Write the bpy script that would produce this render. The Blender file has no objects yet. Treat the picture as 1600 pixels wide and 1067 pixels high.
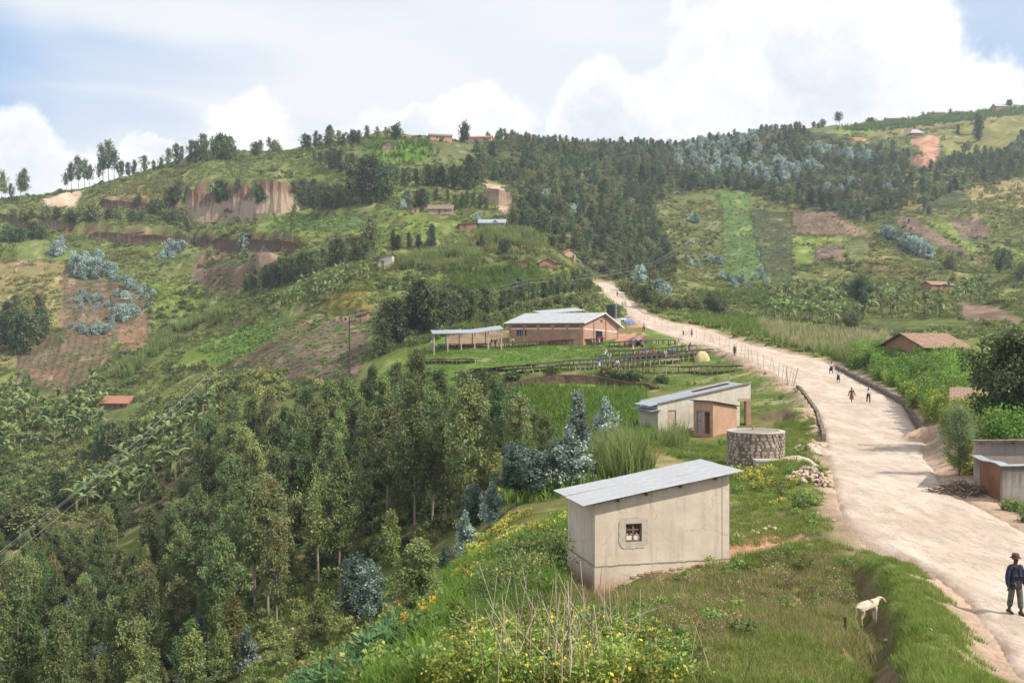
import bpy, bmesh, math, random
import numpy as np
from mathutils import Vector, Matrix

R = math.radians
rng = np.random.default_rng(7)
random.seed(7)
scene = bpy.context.scene
COL = scene.collection
F = 1556.0            # focal length in photo pixels (35 mm lens, photo 1600 wide)
CU, CV = 800.0, 533.5

# ------------------------------------------------------------------ camera
cam_data = bpy.data.cameras.new('camera')
cam_data.lens = 35.0
cam_data.sensor_width = 36.0
cam_data.clip_start = 0.1
cam_data.clip_end = 6000
cam = bpy.data.objects.new('camera', cam_data)
cam.rotation_euler = (R(90), 0, 0)
COL.objects.link(cam)
scene.camera = cam

# ------------------------------------------------------------------ sun, sky, exposure
SUN_AZ, SUN_EL = R(-24), R(44)      # azimuth from +X, turned behind the camera
SDIR = Vector((math.cos(SUN_EL) * math.cos(SUN_AZ), math.cos(SUN_EL) * math.sin(SUN_AZ), math.sin(SUN_EL)))
sun_data = bpy.data.lights.new('sun', 'SUN')
sun_data.energy = 4.4
sun_data.angle = R(0.6)
sun_data.color = (1.0, 0.93, 0.82)
sun = bpy.data.objects.new('sun', sun_data)
sun.rotation_euler = (-SDIR).to_track_quat('-Z', 'Y').to_euler()
sun.location = SDIR * 400
COL.objects.link(sun)

scene.view_settings.view_transform = 'Standard'
scene.view_settings.look = 'None'
scene.view_settings.exposure = 0.42
scene.view_settings.gamma = 1.0
scene.view_settings.use_curve_mapping = False
scene.render.engine = 'CYCLES'
scene.cycles.use_denoising = True
scene.cycles.max_bounces = 6
scene.cycles.diffuse_bounces = 3
scene.cycles.glossy_bounces = 2
scene.cycles.transmission_bounces = 4
scene.cycles.transparent_max_bounces = 6
scene.cycles.volume_bounces = 0


class NT:
    """small node-tree helper"""
    def __init__(self, tree):
        self.t = tree
        self.n = tree.nodes
        self.l = tree.links

    def new(self, kind, **kw):
        nd = self.n.new(kind)
        for k, v in kw.items():
            setattr(nd, k, v)
        return nd

    def put(self, sock, v):
        if isinstance(v, bpy.types.NodeSocket):
            self.l.new(v, sock)
        elif v is not None:
            if isinstance(v, (tuple, list)) and len(v) == 3 and sock.type == 'RGBA':
                v = (*v, 1.0)
            sock.default_value = v

    def math(self, op, a, b=None, c=None, clamp=False):
        nd = self.new('ShaderNodeMath', operation=op, use_clamp=clamp)
        self.put(nd.inputs[0], a)
        if b is not None: self.put(nd.inputs[1], b)
        if c is not None: self.put(nd.inputs[2], c)
        return nd.outputs[0]

    def vmath(self, op, a, b=None, s=None):
        nd = self.new('ShaderNodeVectorMath', operation=op)
        self.put(nd.inputs[0], a)
        if b is not None: self.put(nd.inputs[1], b)
        if s is not None: self.put(nd.inputs['Scale'], s)
        return nd.outputs['Value'] if op in ('LENGTH', 'DOT_PRODUCT', 'DISTANCE') else nd.outputs['Vector']

    def noise(self, vec, scale, detail=3, rough=0.55, color=False):
        nd = self.new('ShaderNodeTexNoise')
        if vec is not None: self.l.new(vec, nd.inputs['Vector'])
        self.put(nd.inputs['Scale'], scale)
        nd.inputs['Detail'].default_value = detail
        nd.inputs['Roughness'].default_value = rough
        return nd.outputs['Color'] if color else nd.outputs[0]

    def smooth(self, v, a, b, lo=0.0, hi=1.0):
        nd = self.new('ShaderNodeMapRange', interpolation_type='SMOOTHSTEP')
        self.put(nd.inputs[0], v)
        nd.inputs[1].default_value = a; nd.inputs[2].default_value = b
        nd.inputs[3].default_value = lo; nd.inputs[4].default_value = hi
        return nd.outputs[0]

    def mix(self, fac, a, b, mode='MIX'):
        nd = self.new('ShaderNodeMix', data_type='RGBA', blend_type=mode)
        self.put(nd.inputs[0], fac)
        self.put(nd.inputs[6], a)
        self.put(nd.inputs[7], b)
        return nd.outputs[2]

    def attr(self, name, kind='GEOMETRY'):
        nd = self.new('ShaderNodeAttribute', attribute_name=name, attribute_type=kind)
        return nd


def pxdir(u, v):
    d = Vector((u - CU, F, CV - v)); d.normalize(); return tuple(d)


def build_world():
    w = bpy.data.worlds.new('World')
    scene.world = w
    w.use_nodes = True
    t = NT(w.node_tree)
    t.n.clear()
    out = t.new('ShaderNodeOutputWorld')
    bg = t.new('ShaderNodeBackground')
    bg.inputs['Strength'].default_value = 0.1
    t.l.new(bg.outputs[0], out.inputs[0])
    sky = t.new('ShaderNodeTexSky', sky_type='NISHITA')
    sky.sun_disc = False
    sky.sun_elevation = SUN_EL
    sky.sun_rotation = math.atan2(SDIR.x, SDIR.y)
    sky.altitude = 1800
    sky.air_density = 1.0
    sky.dust_density = 1.5
    tc = t.new('ShaderNodeTexCoord').outputs['Generated']
    n1 = t.noise(tc, 7.0, 5, 0.6, True)
    warp = t.vmath('SCALE', t.vmath('SUBTRACT', n1, (0.5, 0.5, 0.5)), s=0.13)
    n2 = t.noise(tc, 26.0, 6, 0.62, True)
    warp = t.vmath('ADD', warp, t.vmath('SCALE', t.vmath('SUBTRACT', n2, (0.5, 0.5, 0.5)), s=0.035))
    d = t.vmath('ADD', tc, warp)

    def blob(u, v, ru, rv, src=d):
        c = pxdir(u, v)
        s = (F / ru, F / ru, F / rv)
        off = t.vmath('MULTIPLY', t.vmath('SUBTRACT', src, c), s)
        return t.math('SUBTRACT', 1.0, t.vmath('LENGTH', off))

    def union(lst):
        r = lst[0]
        for x in lst[1:]:
            r = t.math('MAXIMUM', r, x)
        return r
    # high thin veil: white nearly everywhere, opened by a few blue gaps
    stretch = t.vmath('MULTIPLY', tc, (1.2, 1.2, 4.5))
    veil_n = t.noise(stretch, 2.6, 5, 0.55)
    soft = t.vmath('ADD', tc, t.vmath('SCALE', t.vmath('SUBTRACT', t.noise(stretch, 3.0, 4, 0.55, True), (0.5, 0.5, 0.5)), s=0.16))
    gap = union([blob(95, 175, 300, 62, soft), blob(60, 60, 300, 60, soft)])
    gap2 = union([blob(1560, 60, 150, 120, soft), blob(1290, -25, 90, 45, soft), blob(2100, 100, 400, 250, soft), blob(-700, 0, 500, 250, soft)])
    cov = t.math('ADD', t.math('MULTIPLY', t.math('SUBTRACT', veil_n, 0.5), 0.9), 1.05)
    cov = t.math('SUBTRACT', cov, t.math('MULTIPLY', t.smooth(gap, -0.35, 0.75), 0.46))
    cov = t.math('SUBTRACT', cov, t.math('MULTIPLY', t.smooth(gap2, -0.1, 0.35), 0.85), None, True)
    # heaped clouds
    cum = union([blob(370, 235, 88, 78), blob(255, 262, 70, 44), blob(330, 290, 200, 60), blob(15, 230, 80, 90), blob(100, 285, 180, 60),
                 blob(935, 190, 95, 105), blob(1010, 215, 110, 100), blob(1120, 190, 150, 110), blob(1240, 130, 190, 135),
                 blob(1390, 50, 120, 110), blob(1330, 160, 190, 110), blob(1510, 155, 110, 78), blob(1420, 205, 200, 70),
                 blob(1700, 190, 200, 90), blob(700, 205, 150, 62), blob(600, 240, 110, 50), blob(1180, 0, 120, 70),
                 blob(-250, 250, 260, 90), blob(2000, 230, 260, 70)])
    # cloud cover beyond the picture goes on in the same broken way
    big = t.noise(tc, 2.2, 5, 0.6)
    back = t.smooth(t.vmath('DOT_PRODUCT', tc, (0, 1, 0)), 0.80, 0.55)
    cum2 = t.math('MULTIPLY', t.smooth(big, 0.5, 0.62), back)
    cmask = t.math('MAXIMUM', t.smooth(cum, -0.02, 0.26), cum2)
    shade_n = t.noise(d, 9.0, 5, 0.6)
    edge = t.smooth(cum, 0.02, 0.5)
    grey = t.math('MULTIPLY', t.smooth(shade_n, 0.36, 0.72), edge)
    ccol = t.mix(grey, (8.6, 8.6, 8.65), (6.3, 6.6, 7.15))
    vcol = t.mix(t.smooth(veil_n, 0.35, 0.7), (6.5, 6.85, 7.35), (7.25, 7.35, 7.6))
    skyc = t.mix(0.8, sky.outputs[0], (3.1, 4.7, 7.0))
    c = t.mix(cov, skyc, vcol)
    c = t.mix(cmask, c, ccol)
    t.l.new(c, bg.inputs['Color'])


build_world()

# ------------------------------------------------------------------ numpy noise
def _h(ix, iy, s):
    v = np.sin(ix * 127.1 + iy * 311.7 + s * 74.7) * 43758.5453
    return v - np.floor(v)


def vnoise(x, y, s=0):
    ix, iy = np.floor(x), np.floor(y)
    fx, fy = x - ix, y - iy
    fx = fx * fx * (3 - 2 * fx); fy = fy * fy * (3 - 2 * fy)
    a = _h(ix, iy, s); b = _h(ix + 1, iy, s); c = _h(ix, iy + 1, s); d = _h(ix + 1, iy + 1, s)
    return (a * (1 - fx) + b * fx) * (1 - fy) + (c * (1 - fx) + d * fx) * fy - 0.5


def fbm(x, y, s=0, o=4, g=0.5):
    r = 0; a = 1.0; f = 1.0
    for i in range(o):
        r = r + a * vnoise(x * f, y * f, s + i * 3.7); a *= g; f *= 2.03
    return r


def sstep(x, a, b):
    t = np.clip((x - a) / (b - a), 0, 1)
    return t * t * (3 - 2 * t)


# ------------------------------------------------------------------ terrain heights
# survey of the valley: for each bearing (photo column u) the row v at which ground at distance Y shows
PROF = {
 0: "1280@25 1220@50 1110@90 1050@105 980@122 900@140 830@160 770@180 720@205 650@240 600@265 540@300 480@335 420@365 360@405 335@430 318@460 330@600 380@1000 400@1400",
 180: "1230@25 1180@50 1090@90 1030@105 960@122 880@140 800@165 723@195 640@230 580@262 530@295 470@330 420@360 370@395 340@420 310@450 291@478 287@490 300@600 360@1000 400@1400",
 330: "1130@25 1110@50 1060@85 1000@98 930@112 850@128 780@145 720@165 655@190 610@215 570@245 520@285 470@325 420@355 380@385 350@410 322@435 300@441 270@447 250@478 246@490 256@600 330@1000 400@1400",
 480: "1095@25 1080@45 1000@80 950@92 900@103 850@115 800@128 720@150 650@172 600@185 570@195 540@207 500@230 470@260 440@290 400@320 370@350 330@400 300@430 270@450 242@480 236@500 250@600 330@1000 400@1400",
 600: "1067@21 1024@32 988@52 960@70 920@88 850@106 800@117 720@132 640@152 590@166 560@180 520@205 480@235 450@265 412@300 380@325 340@360 300@400 260@440 230@475 219@495 235@600 320@1000 400@1400",
 700: "1067@17 975@26 930@38 910@50 895@65 865@82 820@100 780@112 720@122 650@138 606@147 585@155 560@166 545@172 520@190 490@220 460@250 430@275 400@300 360@335 330@365 300@400 260@450 228@490 218@510 232@600 320@1000 400@1400",
 780: "1067@16 955@26 885@38 845@48 815@60 800@75 780@90 720@105 650@125 618@137 588@142 570@155 545@172 520@195 490@215 470@235 440@265 410@292 380@320 340@365 310@400 270@460 240@510 226@550 235@650 320@1000 400@1400",
 880: "1067@16 955@27 905@35 850@43 792@56 752@72 720@86 680@100 640@115 612@133 583@142 562@158 541@174 535@182 512@200 490@215 465@240 440@265 420@285 408@305 385@335 350@385 330@410 270@490 235@580 224@610 235@700 320@1100 400@1400",
 1000: "1067@17 980@25 920@33 872@40 802@50 732@66 702@76 679@88 658@100 622@120 600@134 586@146 562@157 545@168 525@185 505@203 490@240 470@265 445@310 415@370 385@410 340@470 300@525 255@600 230@645 240@750 320@1100 400@1400",
 1100: "1067@18 980@26 910@34 870@39 800@50 728@66 690@80 665@93 640@106 605@128 575@147 560@156 542@172 528@188 514@203 501@224 490@250 472@300 445@350 415@390 370@440 310@515 260@590 228@655 224@680 240@800 330@1100 400@1400",
 1200: "1067@19 960@29 880@37 800@49 730@65 690@79 640@100 610@116 580@131 560@145 546@160 522@190 506@220 488@280 465@320 430@370 380@430 330@490 285@560 240@640 208@715 205@730 225@850 330@1200 400@1400",
 1300: "1067@20 960@29 850@39.5 780@50 700@74 640@97 600@119 575@134 556@150 538@180 522@205 502@255 470@310 430@370 380@430 330@500 280@570 230@660 198@740 196@755 215@850 330@1200 380@1400",
 1400: "1067@20.5 960@29 850@39.5 780@50 700@74 640@99 602@112 577@122 555@130 532@165 517@210 492@270 460@315 420@375 370@440 320@510 270@590 220@690 190@760 188@775 210@900 310@1200 380@1400",
 1500: "1067@21.5 955@29.2 850@39.5 780@50 730@60 690@70 648@82 602@100 567@122 542@150 517@210 483@280 442@340 390@410 340@480 290@560 240@660 203@740 179@800 178@820 200@950 300@1200 380@1400",
 1600: "1067@22.5 955@29.2 850@40 780@50 722@62 682@72 642@85 592@110 552@140 522@200 472@290 430@350 380@420 330@490 280@570 230@670 190@760 169@805 168@825 190@950 300@1200 380@1400",
}


def parse_prof(s):
    return [(float(a.split('@')[0]), float(a.split('@')[1])) for a in s.split()]


CP = []
for u0, s in PROF.items():
    pts = parse_prof(s)
    CP += [(u0, v, Y) for v, Y in pts]
    k = 1 + max(0.0, (700 - u0) / 700) * 0.25
    CP += [(u0, 533 + 690 * k, 9.0), (u0, 533 + 980 * k, 4.2)]
for u0, src, dv in ((-450, 0, 14), (-900, 0, 20), (2000, 1600, -12), (2500, 1600, -4)):
    pts = parse_prof(PROF[src])
    CP += [(u0, v + (dv if Y > 200 else 0), Y) for v, Y in pts]
    k = 1.25 if u0 < 0 else 1.0
    CP += [(u0, 533 + 690 * k, 9.0), (u0, 533 + 980 * k, 4.2)]
# the road crest and the shoulder beside it
CP += [(975, 480, 258), (955, 462, 284), (938, 440, 318), (965, 440, 330), (912, 436, 312), (940, 436, 345),
       (929, 932, 36), (900, 918, 38), (1000, 908, 36.4), (1060, 896, 36.9), (1138, 882, 37.4), (888, 895, 39.5),
       (1181, 729, 60.5), (1140, 733, 61), (1226, 715, 61.5)]
CP = np.array(CP)


def tps_coords(u, Y):
    return np.stack([u / 110.0, np.log(Y) * 3.2], -1)


_P = tps_coords(CP[:, 0], CP[:, 2])


def _phi(d2):
    return 0.5 * d2 * np.log(d2 + 1e-12)


_n = len(_P)
_K = _phi(((_P[:, None] - _P[None]) ** 2).sum(-1)) + np.eye(_n) * 0.02
_Q = np.hstack([np.ones((_n, 1)), _P])
_A = np.block([[_K, _Q], [_Q.T, np.zeros((3, 3))]])
_W = np.linalg.solve(_A, np.concatenate([CP[:, 1], np.zeros(3)]))


def tps(u, Y):
    q = tps_coords(u, Y)
    out = np.empty(len(q))
    for i in range(0, len(q), 20000):
        c = q[i:i + 20000]
        d2 = (c * c).sum(1)[:, None] + (_P * _P).sum(1)[None] - 2 * c @ _P.T
        out[i:i + 20000] = _phi(np.maximum(d2, 0)) @ _W[:_n] + _W[_n] + c @ _W[_n + 1:]
    return out


US = np.concatenate([np.arange(-820, -60, 22.0), np.arange(-60, 1664, 5.0), np.arange(1664, 2400, 22.0)])
LS = np.concatenate([np.arange(math.log(3.6), math.log(12), 0.05), np.arange(math.log(12), math.log(240), 0.0085), np.arange(math.log(240), math.log(860), 0.0075), np.arange(math.log(860), math.log(1390), 0.03)])
NU, NL = len(US), len(LS)
# coarse fit, then resampled on the fine grid
_cu, _cl = np.linspace(US[0], US[-1], 260), np.linspace(LS[0], LS[-1], 260)
_gu, _gl = np.meshgrid(_cu, _cl)
_cv = tps(_gu.ravel(), np.exp(_gl.ravel())).reshape(260, 260)


def bil(grid, xs, ys, x, y):
    i = np.clip(np.searchsorted(xs, x) - 1, 0, len(xs) - 2)
    j = np.clip(np.searchsorted(ys, y) - 1, 0, len(ys) - 2)
    fx = np.clip((x - xs[i]) / (xs[i + 1] - xs[i]), 0, 1)
    fy = np.clip((y - ys[j]) / (ys[j + 1] - ys[j]), 0, 1)
    return (grid[j, i] * (1 - fx) + grid[j, i + 1] * fx) * (1 - fy) + (grid[j + 1, i] * (1 - fx) + grid[j + 1, i + 1] * fx) * fy


def base_z(x, y):
    x = np.asarray(x, float); y = np.maximum(np.asarray(y, float), 3.6)
    v = bil(_cv, _cu, _cl, CU + F * x / y, np.log(y))
    return (CV - v) / F * y


GU, GL = np.meshgrid(US, LS)
GY = np.exp(GL)
GX = (GU - CU) / F * GY
GZ = base_z(GX.ravel(), GY.ravel()).reshape(NL, NU)


def cast(u, v, zf, y0=6.0, y1=1200.0):
    """where the line of sight through photo pixel (u, v) meets the ground"""
    ys = np.exp(np.linspace(math.log(y0), math.log(y1), 1400))
    xs = (u - CU) / F * ys
    zr = (CV - v) / F * ys
    below = zr < zf(xs, ys)
    k = int(np.argmax(below)) if below.any() else len(ys) - 1
    return xs[k], ys[k]


def cast0(u, v, y0=6.0):
    return cast(u, v, base_z, y0)


# ------------------------------------------------------------------ road
RL = [(1592, 1067), (1560, 1000), (1512, 940), (1440, 885), (1352, 852), (1322, 815), (1308, 780), (1302, 740), (1294, 705), (1289, 680), (1279, 645), (1252, 612), (1215, 589), (1170, 567), (1120, 546), (1060, 527), (1010, 508), (985, 494), (968, 480), (946, 460), (931, 438)]
RR = [(1715, 1000), (1672, 900), (1610, 840), (1560, 812), (1520, 788), (1478, 760), (1462, 735), (1440, 705), (1447, 672), (1411, 631), (1371, 606), (1321, 581), (1290, 568), (1240, 554), (1190, 541), (1130, 525), (1080, 512), (1035, 502), (1004, 490), (988, 478), (973, 460), (944, 438)]


def edge_xy(lst):
    a = np.array([cast0(u, v) for u, v in lst])
    a = a[np.argsort(a[:, 1])]
    return a


EL, ER = edge_xy(RL), edge_xy(RR)


def road_l(y):
    y = np.asarray(y, float)
    r = np.interp(y, EL[:, 1], EL[:, 0])
    return np.where(y < EL[0, 1], EL[0, 0] + (y - EL[0, 1]) * 0.26, r)


def road_r(y):
    y = np.asarray(y, float)
    r = np.interp(y, ER[:, 1], ER[:, 0])
    return np.where(y < ER[0, 1], ER[0, 0] + (y - ER[0, 1]) * 0.26, r)


_ry = np.exp(np.linspace(math.log(3.6), math.log(335), 240))
_rc = 0.5 * (road_l(_ry) + road_r(_ry))
_rzraw = base_z(_rc, _ry)
_k = np.array([1, 4, 6, 4, 1.0]); _k /= _k.sum()
_rz = _rzraw.copy()
for _ in range(6):
    _rz = np.convolve(np.pad(_rz, 2, mode='edge'), _k, 'valid')


def road_z(y):
    return np.interp(y, _ry, _rz)


ROAD_END = 330.0


def road_bump(x, y):
    return fbm(x * 0.35, y * 0.25, 5, 4) * 0.16 + fbm(x * 1.6, y * 0.5, 9, 3) * 0.05


# ------------------------------------------------------------------ local earthworks
def smooth_line(pts):
    return np.array(pts, float)


def line_field(P, x, y):
    """distance to polyline, sign (+ on its far / left-hand side), position along it 0..1"""
    best = np.full(x.shape, 1e9); sg = np.zeros(x.shape); tt = np.zeros(x.shape)
    L = np.concatenate([[0], np.cumsum(np.hypot(*np.diff(P, axis=0).T))])
    for i in range(len(P) - 1):
        a, b = P[i], P[i + 1]
        d = b - a; l2 = (d * d).sum() + 1e-9
        t = np.clip(((x - a[0]) * d[0] + (y - a[1]) * d[1]) / l2, 0, 1)
        qx, qy = a[0] + t * d[0], a[1] + t * d[1]
        dist = np.hypot(x - qx, y - qy)
        m = dist < best
        best = np.where(m, dist, best)
        s = d[0] * (y - a[1]) - d[1] * (x - a[0])
        sg = np.where(m, np.sign(s), sg)
        tt = np.where(m, (L[i] + t * (L[i + 1] - L[i])) / L[-1], tt)
    return best, sg, tt


# banks: (pixels along the foot of the bank from left to right, height, half width of the face, reach, colour key)
BANKS = [
 ([(735, 612), (790, 607), (830, 597), (880, 592), (940, 595), (985, 602), (1040, 607)], 1.5, 0.55, 9, 'bank'),
 ([(284, 318), (330, 322), (400, 321), (440, 318), (476, 303)], 16.0, 1.6, 24, 'quarry'),
 ([(0, 350), (60, 357), (110, 362), (200, 370), (300, 377), (400, 386), (480, 390)], 6.0, 0.9, 13, 'cut'),
 ([(150, 322), (215, 322), (285, 325)], 5.5, 1.2, 12, 'cut'),
 ([(70, 325), (100, 318), (132, 306)], 6.0, 2.0, 14, 'pale'),
 ([(305, 440), (350, 452), (398, 436)], 6.0, 2.2, 16, 'slip'),
 ([(755, 312), (780, 318), (800, 318)], 6.0, 2.0, 16, 'pale'),
 ([(230, 490), (300, 470), (340, 465)], 2.0, 1.0, 10, 'grassy'),
 ([(285, 520), (350, 512), (420, 492)], 2.2, 0.8, 12, 'scrub'),
 ([(470, 478), (540, 470), (580, 470)], 2.2, 0.8, 12, 'scrub'),
 ([(600, 422), (680, 418), (742, 414)], 1.2, 0.8, 10, 'grassy'),
 ([(600, 362), (700, 375), (800, 388)], 1.6, 0.8, 10, 'grassy'),
 ([(440, 350), (560, 342), (640, 352)], 2.5, 1.0, 14, 'scrub'),
 ([(560, 250), (660, 257), (740, 262)], 2.0, 1.0, 14, 'grassy'),
 ([(1240, 378), (1280, 376), (1316, 381)], 2.2, 0.8, 10, 'grassy'),
 ([(1418, 250), (1440, 262), (1468, 262)], 3.0, 1.5, 14, 'red'),
 ([(1474, 215), (1530, 208), (1590, 202)], 1.5, 0.8, 7, 'grassy'),
 ([(1478, 228), (1530, 224), (1560, 222)], 1.5, 0.8, 7, 'grassy'),
 ([(1480, 242), (1520, 240), (1550, 238)], 1.5, 0.8, 7, 'grassy'),
 ([(1360, 212), (1450, 200), (1600, 184)], 1.5, 0.9, 8, 'track'),
 ([(1100, 446), (1180, 452), (1250, 452)], 1.5, 0.9, 10, 'grassy'),
 ([(1330, 466), (1420, 476), (1530, 478)], 1.5, 0.9, 10, 'grassy'),
 ([(1390, 345), (1440, 375), (1500, 410)], 1.5, 0.9, 12, 'scrub'),
 ([(1480, 372), (1530, 374), (1560, 376)], 1.5, 0.8, 10, 'scrub'),
 ([(1010, 324), (1060, 320), (1120, 314)], 2.0, 0.9, 12, 'scrub'),
 ([(1060, 366), (1120, 366)], 1.5, 0.9, 9, 'scrub'),
 ([(500, 372), (600, 380), (690, 392)], 2.2, 0.7, 9, 'scrub'),
 ([(480, 402), (540, 398), (590, 402)], 2.2, 0.7, 9, 'scrub'),
 ([(90, 545), (150, 530), (230, 520)], 2.0, 0.7, 9, 'scrub'),
 ([(0, 420), (60, 430), (110, 428)], 2.2, 0.8, 9, 'grassy'),
 ([(240, 430), (300, 424), (340, 400)], 2.4, 0.9, 10, 'scrub'),
 ([(420, 510), (470, 486), (540, 484), (590, 486)], 2.4, 0.8, 9, 'scrub'),
 ([(250, 620), (330, 590), (420, 560)], 2.2, 0.8, 9, 'scrub'),
 ([(440, 300), (540, 296), (600, 300)], 2.5, 0.9, 11, 'grassy'),
 ([(640, 300), (700, 308), (750, 312)], 2.2, 0.8, 10, 'scrub'),
 ([(360, 440), (430, 420), (480, 416)], 2.4, 0.8, 10, 'scrub'),
 ([(1130, 420), (1190, 424), (1240, 424)], 1.8, 0.7, 9, 'grassy'),
 ([(1320, 415), (1390, 425), (1460, 440)], 2.0, 0.8, 10, 'scrub'),
 ([(1240, 432), (1320, 440), (1400, 452)], 1.8, 0.8, 9, 'grassy'),
 ([(1520, 410), (1560, 405), (1600, 402)], 2.0, 0.8, 10, 'scrub'),
 ([(1500, 350), (1560, 345), (1600, 340)], 2.0, 0.8, 10, 'scrub'),
 ([(1470, 440), (1540, 436), (1600, 440)], 2.0, 0.8, 10, 'grassy'),
 ([(1180, 655), (1220, 650), (1240, 662)], 0.9, 0.4, 4, 'bank'),
 ([(1240, 700), (1268, 690), (1292, 706)], 0.35, 0.3, 2, 'earth'),
 ([(1140, 866), (1195, 850), (1240, 838)], 0.35, 0.35, 2.5, 'red'),
 ([(975, 532), (1000, 537), (1030, 530)], 1.3, 0.6, 6, 'bank'),
 ([(685, 515), (740, 512), (790, 513)], 1.2, 0.5, 6, 'bank'),
]
BANKXY = []
QSD = [None]
for pts, h, w, L, key in BANKS:
    P = np.array([cast0(u, v) for u, v in pts])
    BANKXY.append((P, h, w, L, key))
# trench beside the verge: the verge (right) stands higher than the meadow (left)
GULLY = np.array([cast0(u, v) for u, v in [(1325, 862), (1338, 890), (1356, 930), (1372, 975), (1385, 1020), (1374, 1067), (1366, 1200)]])


def bank_delta(i, x, y):
    P, h, w, L, key = BANKXY[i]
    pad = L * 2.6
    out = np.zeros(x.shape); face = np.zeros(x.shape)
    m = (x > P[:, 0].min() - pad) & (x < P[:, 0].max() + pad) & (y > P[:, 1].min() - pad) & (y < P[:, 1].max() + pad)
    if not m.any():
        return out, face
    xs, ys = x[m], y[m]
    jit = fbm(xs / (w * 5), ys / (w * 5), 31 + i, 3) * w * 2.4
    if key == 'quarry': jit = jit * 0.5 + fbm(xs / 2.2, ys / 40, 37, 3) * w * 1.3
    d, s, t = line_field(P, xs, ys)
    sd = d * s - w + jit
    # before the ends fade away
    ends = sstep(t, 0.0, 0.10) * sstep(1 - t, 0.0, 0.10)
    ta = np.where((t <= 0) | (t >= 1), np.exp(-(d / (L * 0.25)) ** 2), 1.0)
    fade = np.where(sd > 0, np.exp(-(np.abs(sd) / L) ** 2), np.exp(-(np.abs(sd) / (L * 0.6)) ** 2)) * ends * ta
    out[m] = h * (0.62 * (np.tanh(sd / w) + 1) / 2 + 0.38 * (np.tanh(sd / w) - 1) / 2) * fade
    face[m] = np.exp(-(sd / (w * 1.25)) ** 2) * ends * ta
    if key == 'quarry':
        q = np.full(x.shape, -9.0); q[m] = sd / w
        QSD[0] = q
    return out, face


# level pads for buildings: filled in when the buildings are laid out   (cx, cy, angle, half length, half width, z, margin)
PADS = []


def pad_blend(x, y, z):
    for (cx, cy, a, hl, hw, pz, mg) in PADS:
        c, s = math.cos(a), math.sin(a)
        lx = (x - cx) * c + (y - cy) * s
        ly = -(x - cx) * s + (y - cy) * c
        d = np.maximum(np.maximum(np.abs(lx) - hl, np.abs(ly) - hw), 0)
        k = 1 - sstep(d, 0.0, mg)
        z = z * (1 - k) + pz * k
    return z

# ------------------------------------------------------------------ finished ground
def in_poly(px, py, poly):
    P = np.asarray(poly, float)
    r = np.zeros(px.shape, bool)
    m = (px >= P[:, 0].min()) & (px <= P[:, 0].max()) & (py >= P[:, 1].min()) & (py <= P[:, 1].max())
    if not m.any():
        return r
    x, y = px[m], py[m]
    ins = np.zeros(x.shape, bool)
    j = len(P) - 1
    for i in range(len(P)):
        xi, yi, xj, yj = P[i, 0], P[i, 1], P[j, 0], P[j, 1]
        c = ((yi > y) != (yj > y)) & (x < (xj - xi) * (y - yi) / (yj - yi + 1e-12) + xi)
        ins ^= c
        j = i
    r[m] = ins
    return r


FACE = {}


def finish_ground():
    global GZ
    x, y = GX, GY
    z = GZ.copy()
    dz = np.zeros_like(z)
    for i in range(len(BANKXY)):
        d, f = bank_delta(i, x, y)
        dz += d
        k = BANKXY[i][4]
        FACE[k] = np.maximum(FACE.get(k, 0), f)
    z = z + dz
    # verge mound and trench
    d, s, t = line_field(GULLY, x, y)
    sd = d * s         # positive towards the road
    ends = sstep(t, 0, 0.12) * np.where((t <= 0) | (t >= 1), np.exp(-(d / 1.0) ** 2), 1)
    n = fbm(x * 0.7, y * 0.7, 77, 3) * 0.4
    z = z + ends * (0.55 * sstep(sd + n, -0.1, 1.0) * np.exp(-np.maximum(sd - 1.0, 0) ** 2 / 9.0) - 0.45 * np.exp(-((sd + 0.25 + n) / 0.45) ** 2))
    FACE['gully'] = ends * np.exp(-((sd - 0.05 + n) / 0.5) ** 2)
    # roughness
    far = sstep(y, 120, 320)
    z = z + fbm(x / 2.6, y / 2.6, 3, 4) * 0.34 * (1 - far) * sstep(y, 8, 24)
    z = z + fbm(x / 17, y / 17, 11, 4) * 2.4 * far + fbm(x / 4.5, y / 4.5, 12, 3) * 0.8 * far
    z = z + fbm(x / 70, y / 70, 15, 2) * 6 * sstep(y, 300, 520)
    z = pad_blend(x, y, z)
    # road bed
    xl, xr = road_l(y), road_r(y)
    rz = road_z(y)
    out = np.maximum(np.maximum(xl - x, x - xr), 0)
    k = 1 - sstep(out, 0.0, 1.6 + 0.006 * y)
    k = np.where(y > ROAD_END, 0, k)
    # retained banks behind the stone kerbs
    kr = sstep(x - xr, 0.1, 0.5) * sstep(y, 83, 90) * (1 - sstep(y, 128, 140))
    kl = sstep(xl - x, 0.1, 0.5) * sstep(y, 79, 84) * (1 - sstep(y, 108, 118))
    z = z * (1 - k) + (rz + 0.5 * (kr + kl) - 0.14 * (out < 0.01) + fbm(x, y, 8, 2) * 0.06) * k
    FACE['roadside'] = np.where(y > ROAD_END, 0, np.exp(-(out / (1.3 + 0.004 * y)) ** 2))
    GZ = z


# ------------------------------------------------------------------ building sites (corner X, Y, bearing of the front, sizes)
def at(u, Y):
    return (u - CU) / F * Y


finish_ground()


def gz(x, y):
    x = np.asarray(x, float); y = np.maximum(np.asarray(y, float), 3.7)
    return bil(GZ, US, LS, CU + F * x / y, np.log(y))


def g1(x, y):
    return float(gz(np.array([x]), np.array([y]))[0])


def pix(u, v, y0=6.0):
    x, y = cast(u, v, gz, y0)
    k = 0
    while y > 1150 and k < 40:      # just over the skyline: step down to the crest
        v += 1; k += 1
        x, y = cast(u, v, gz, y0)
    return x, y, g1(x, y)


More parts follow.
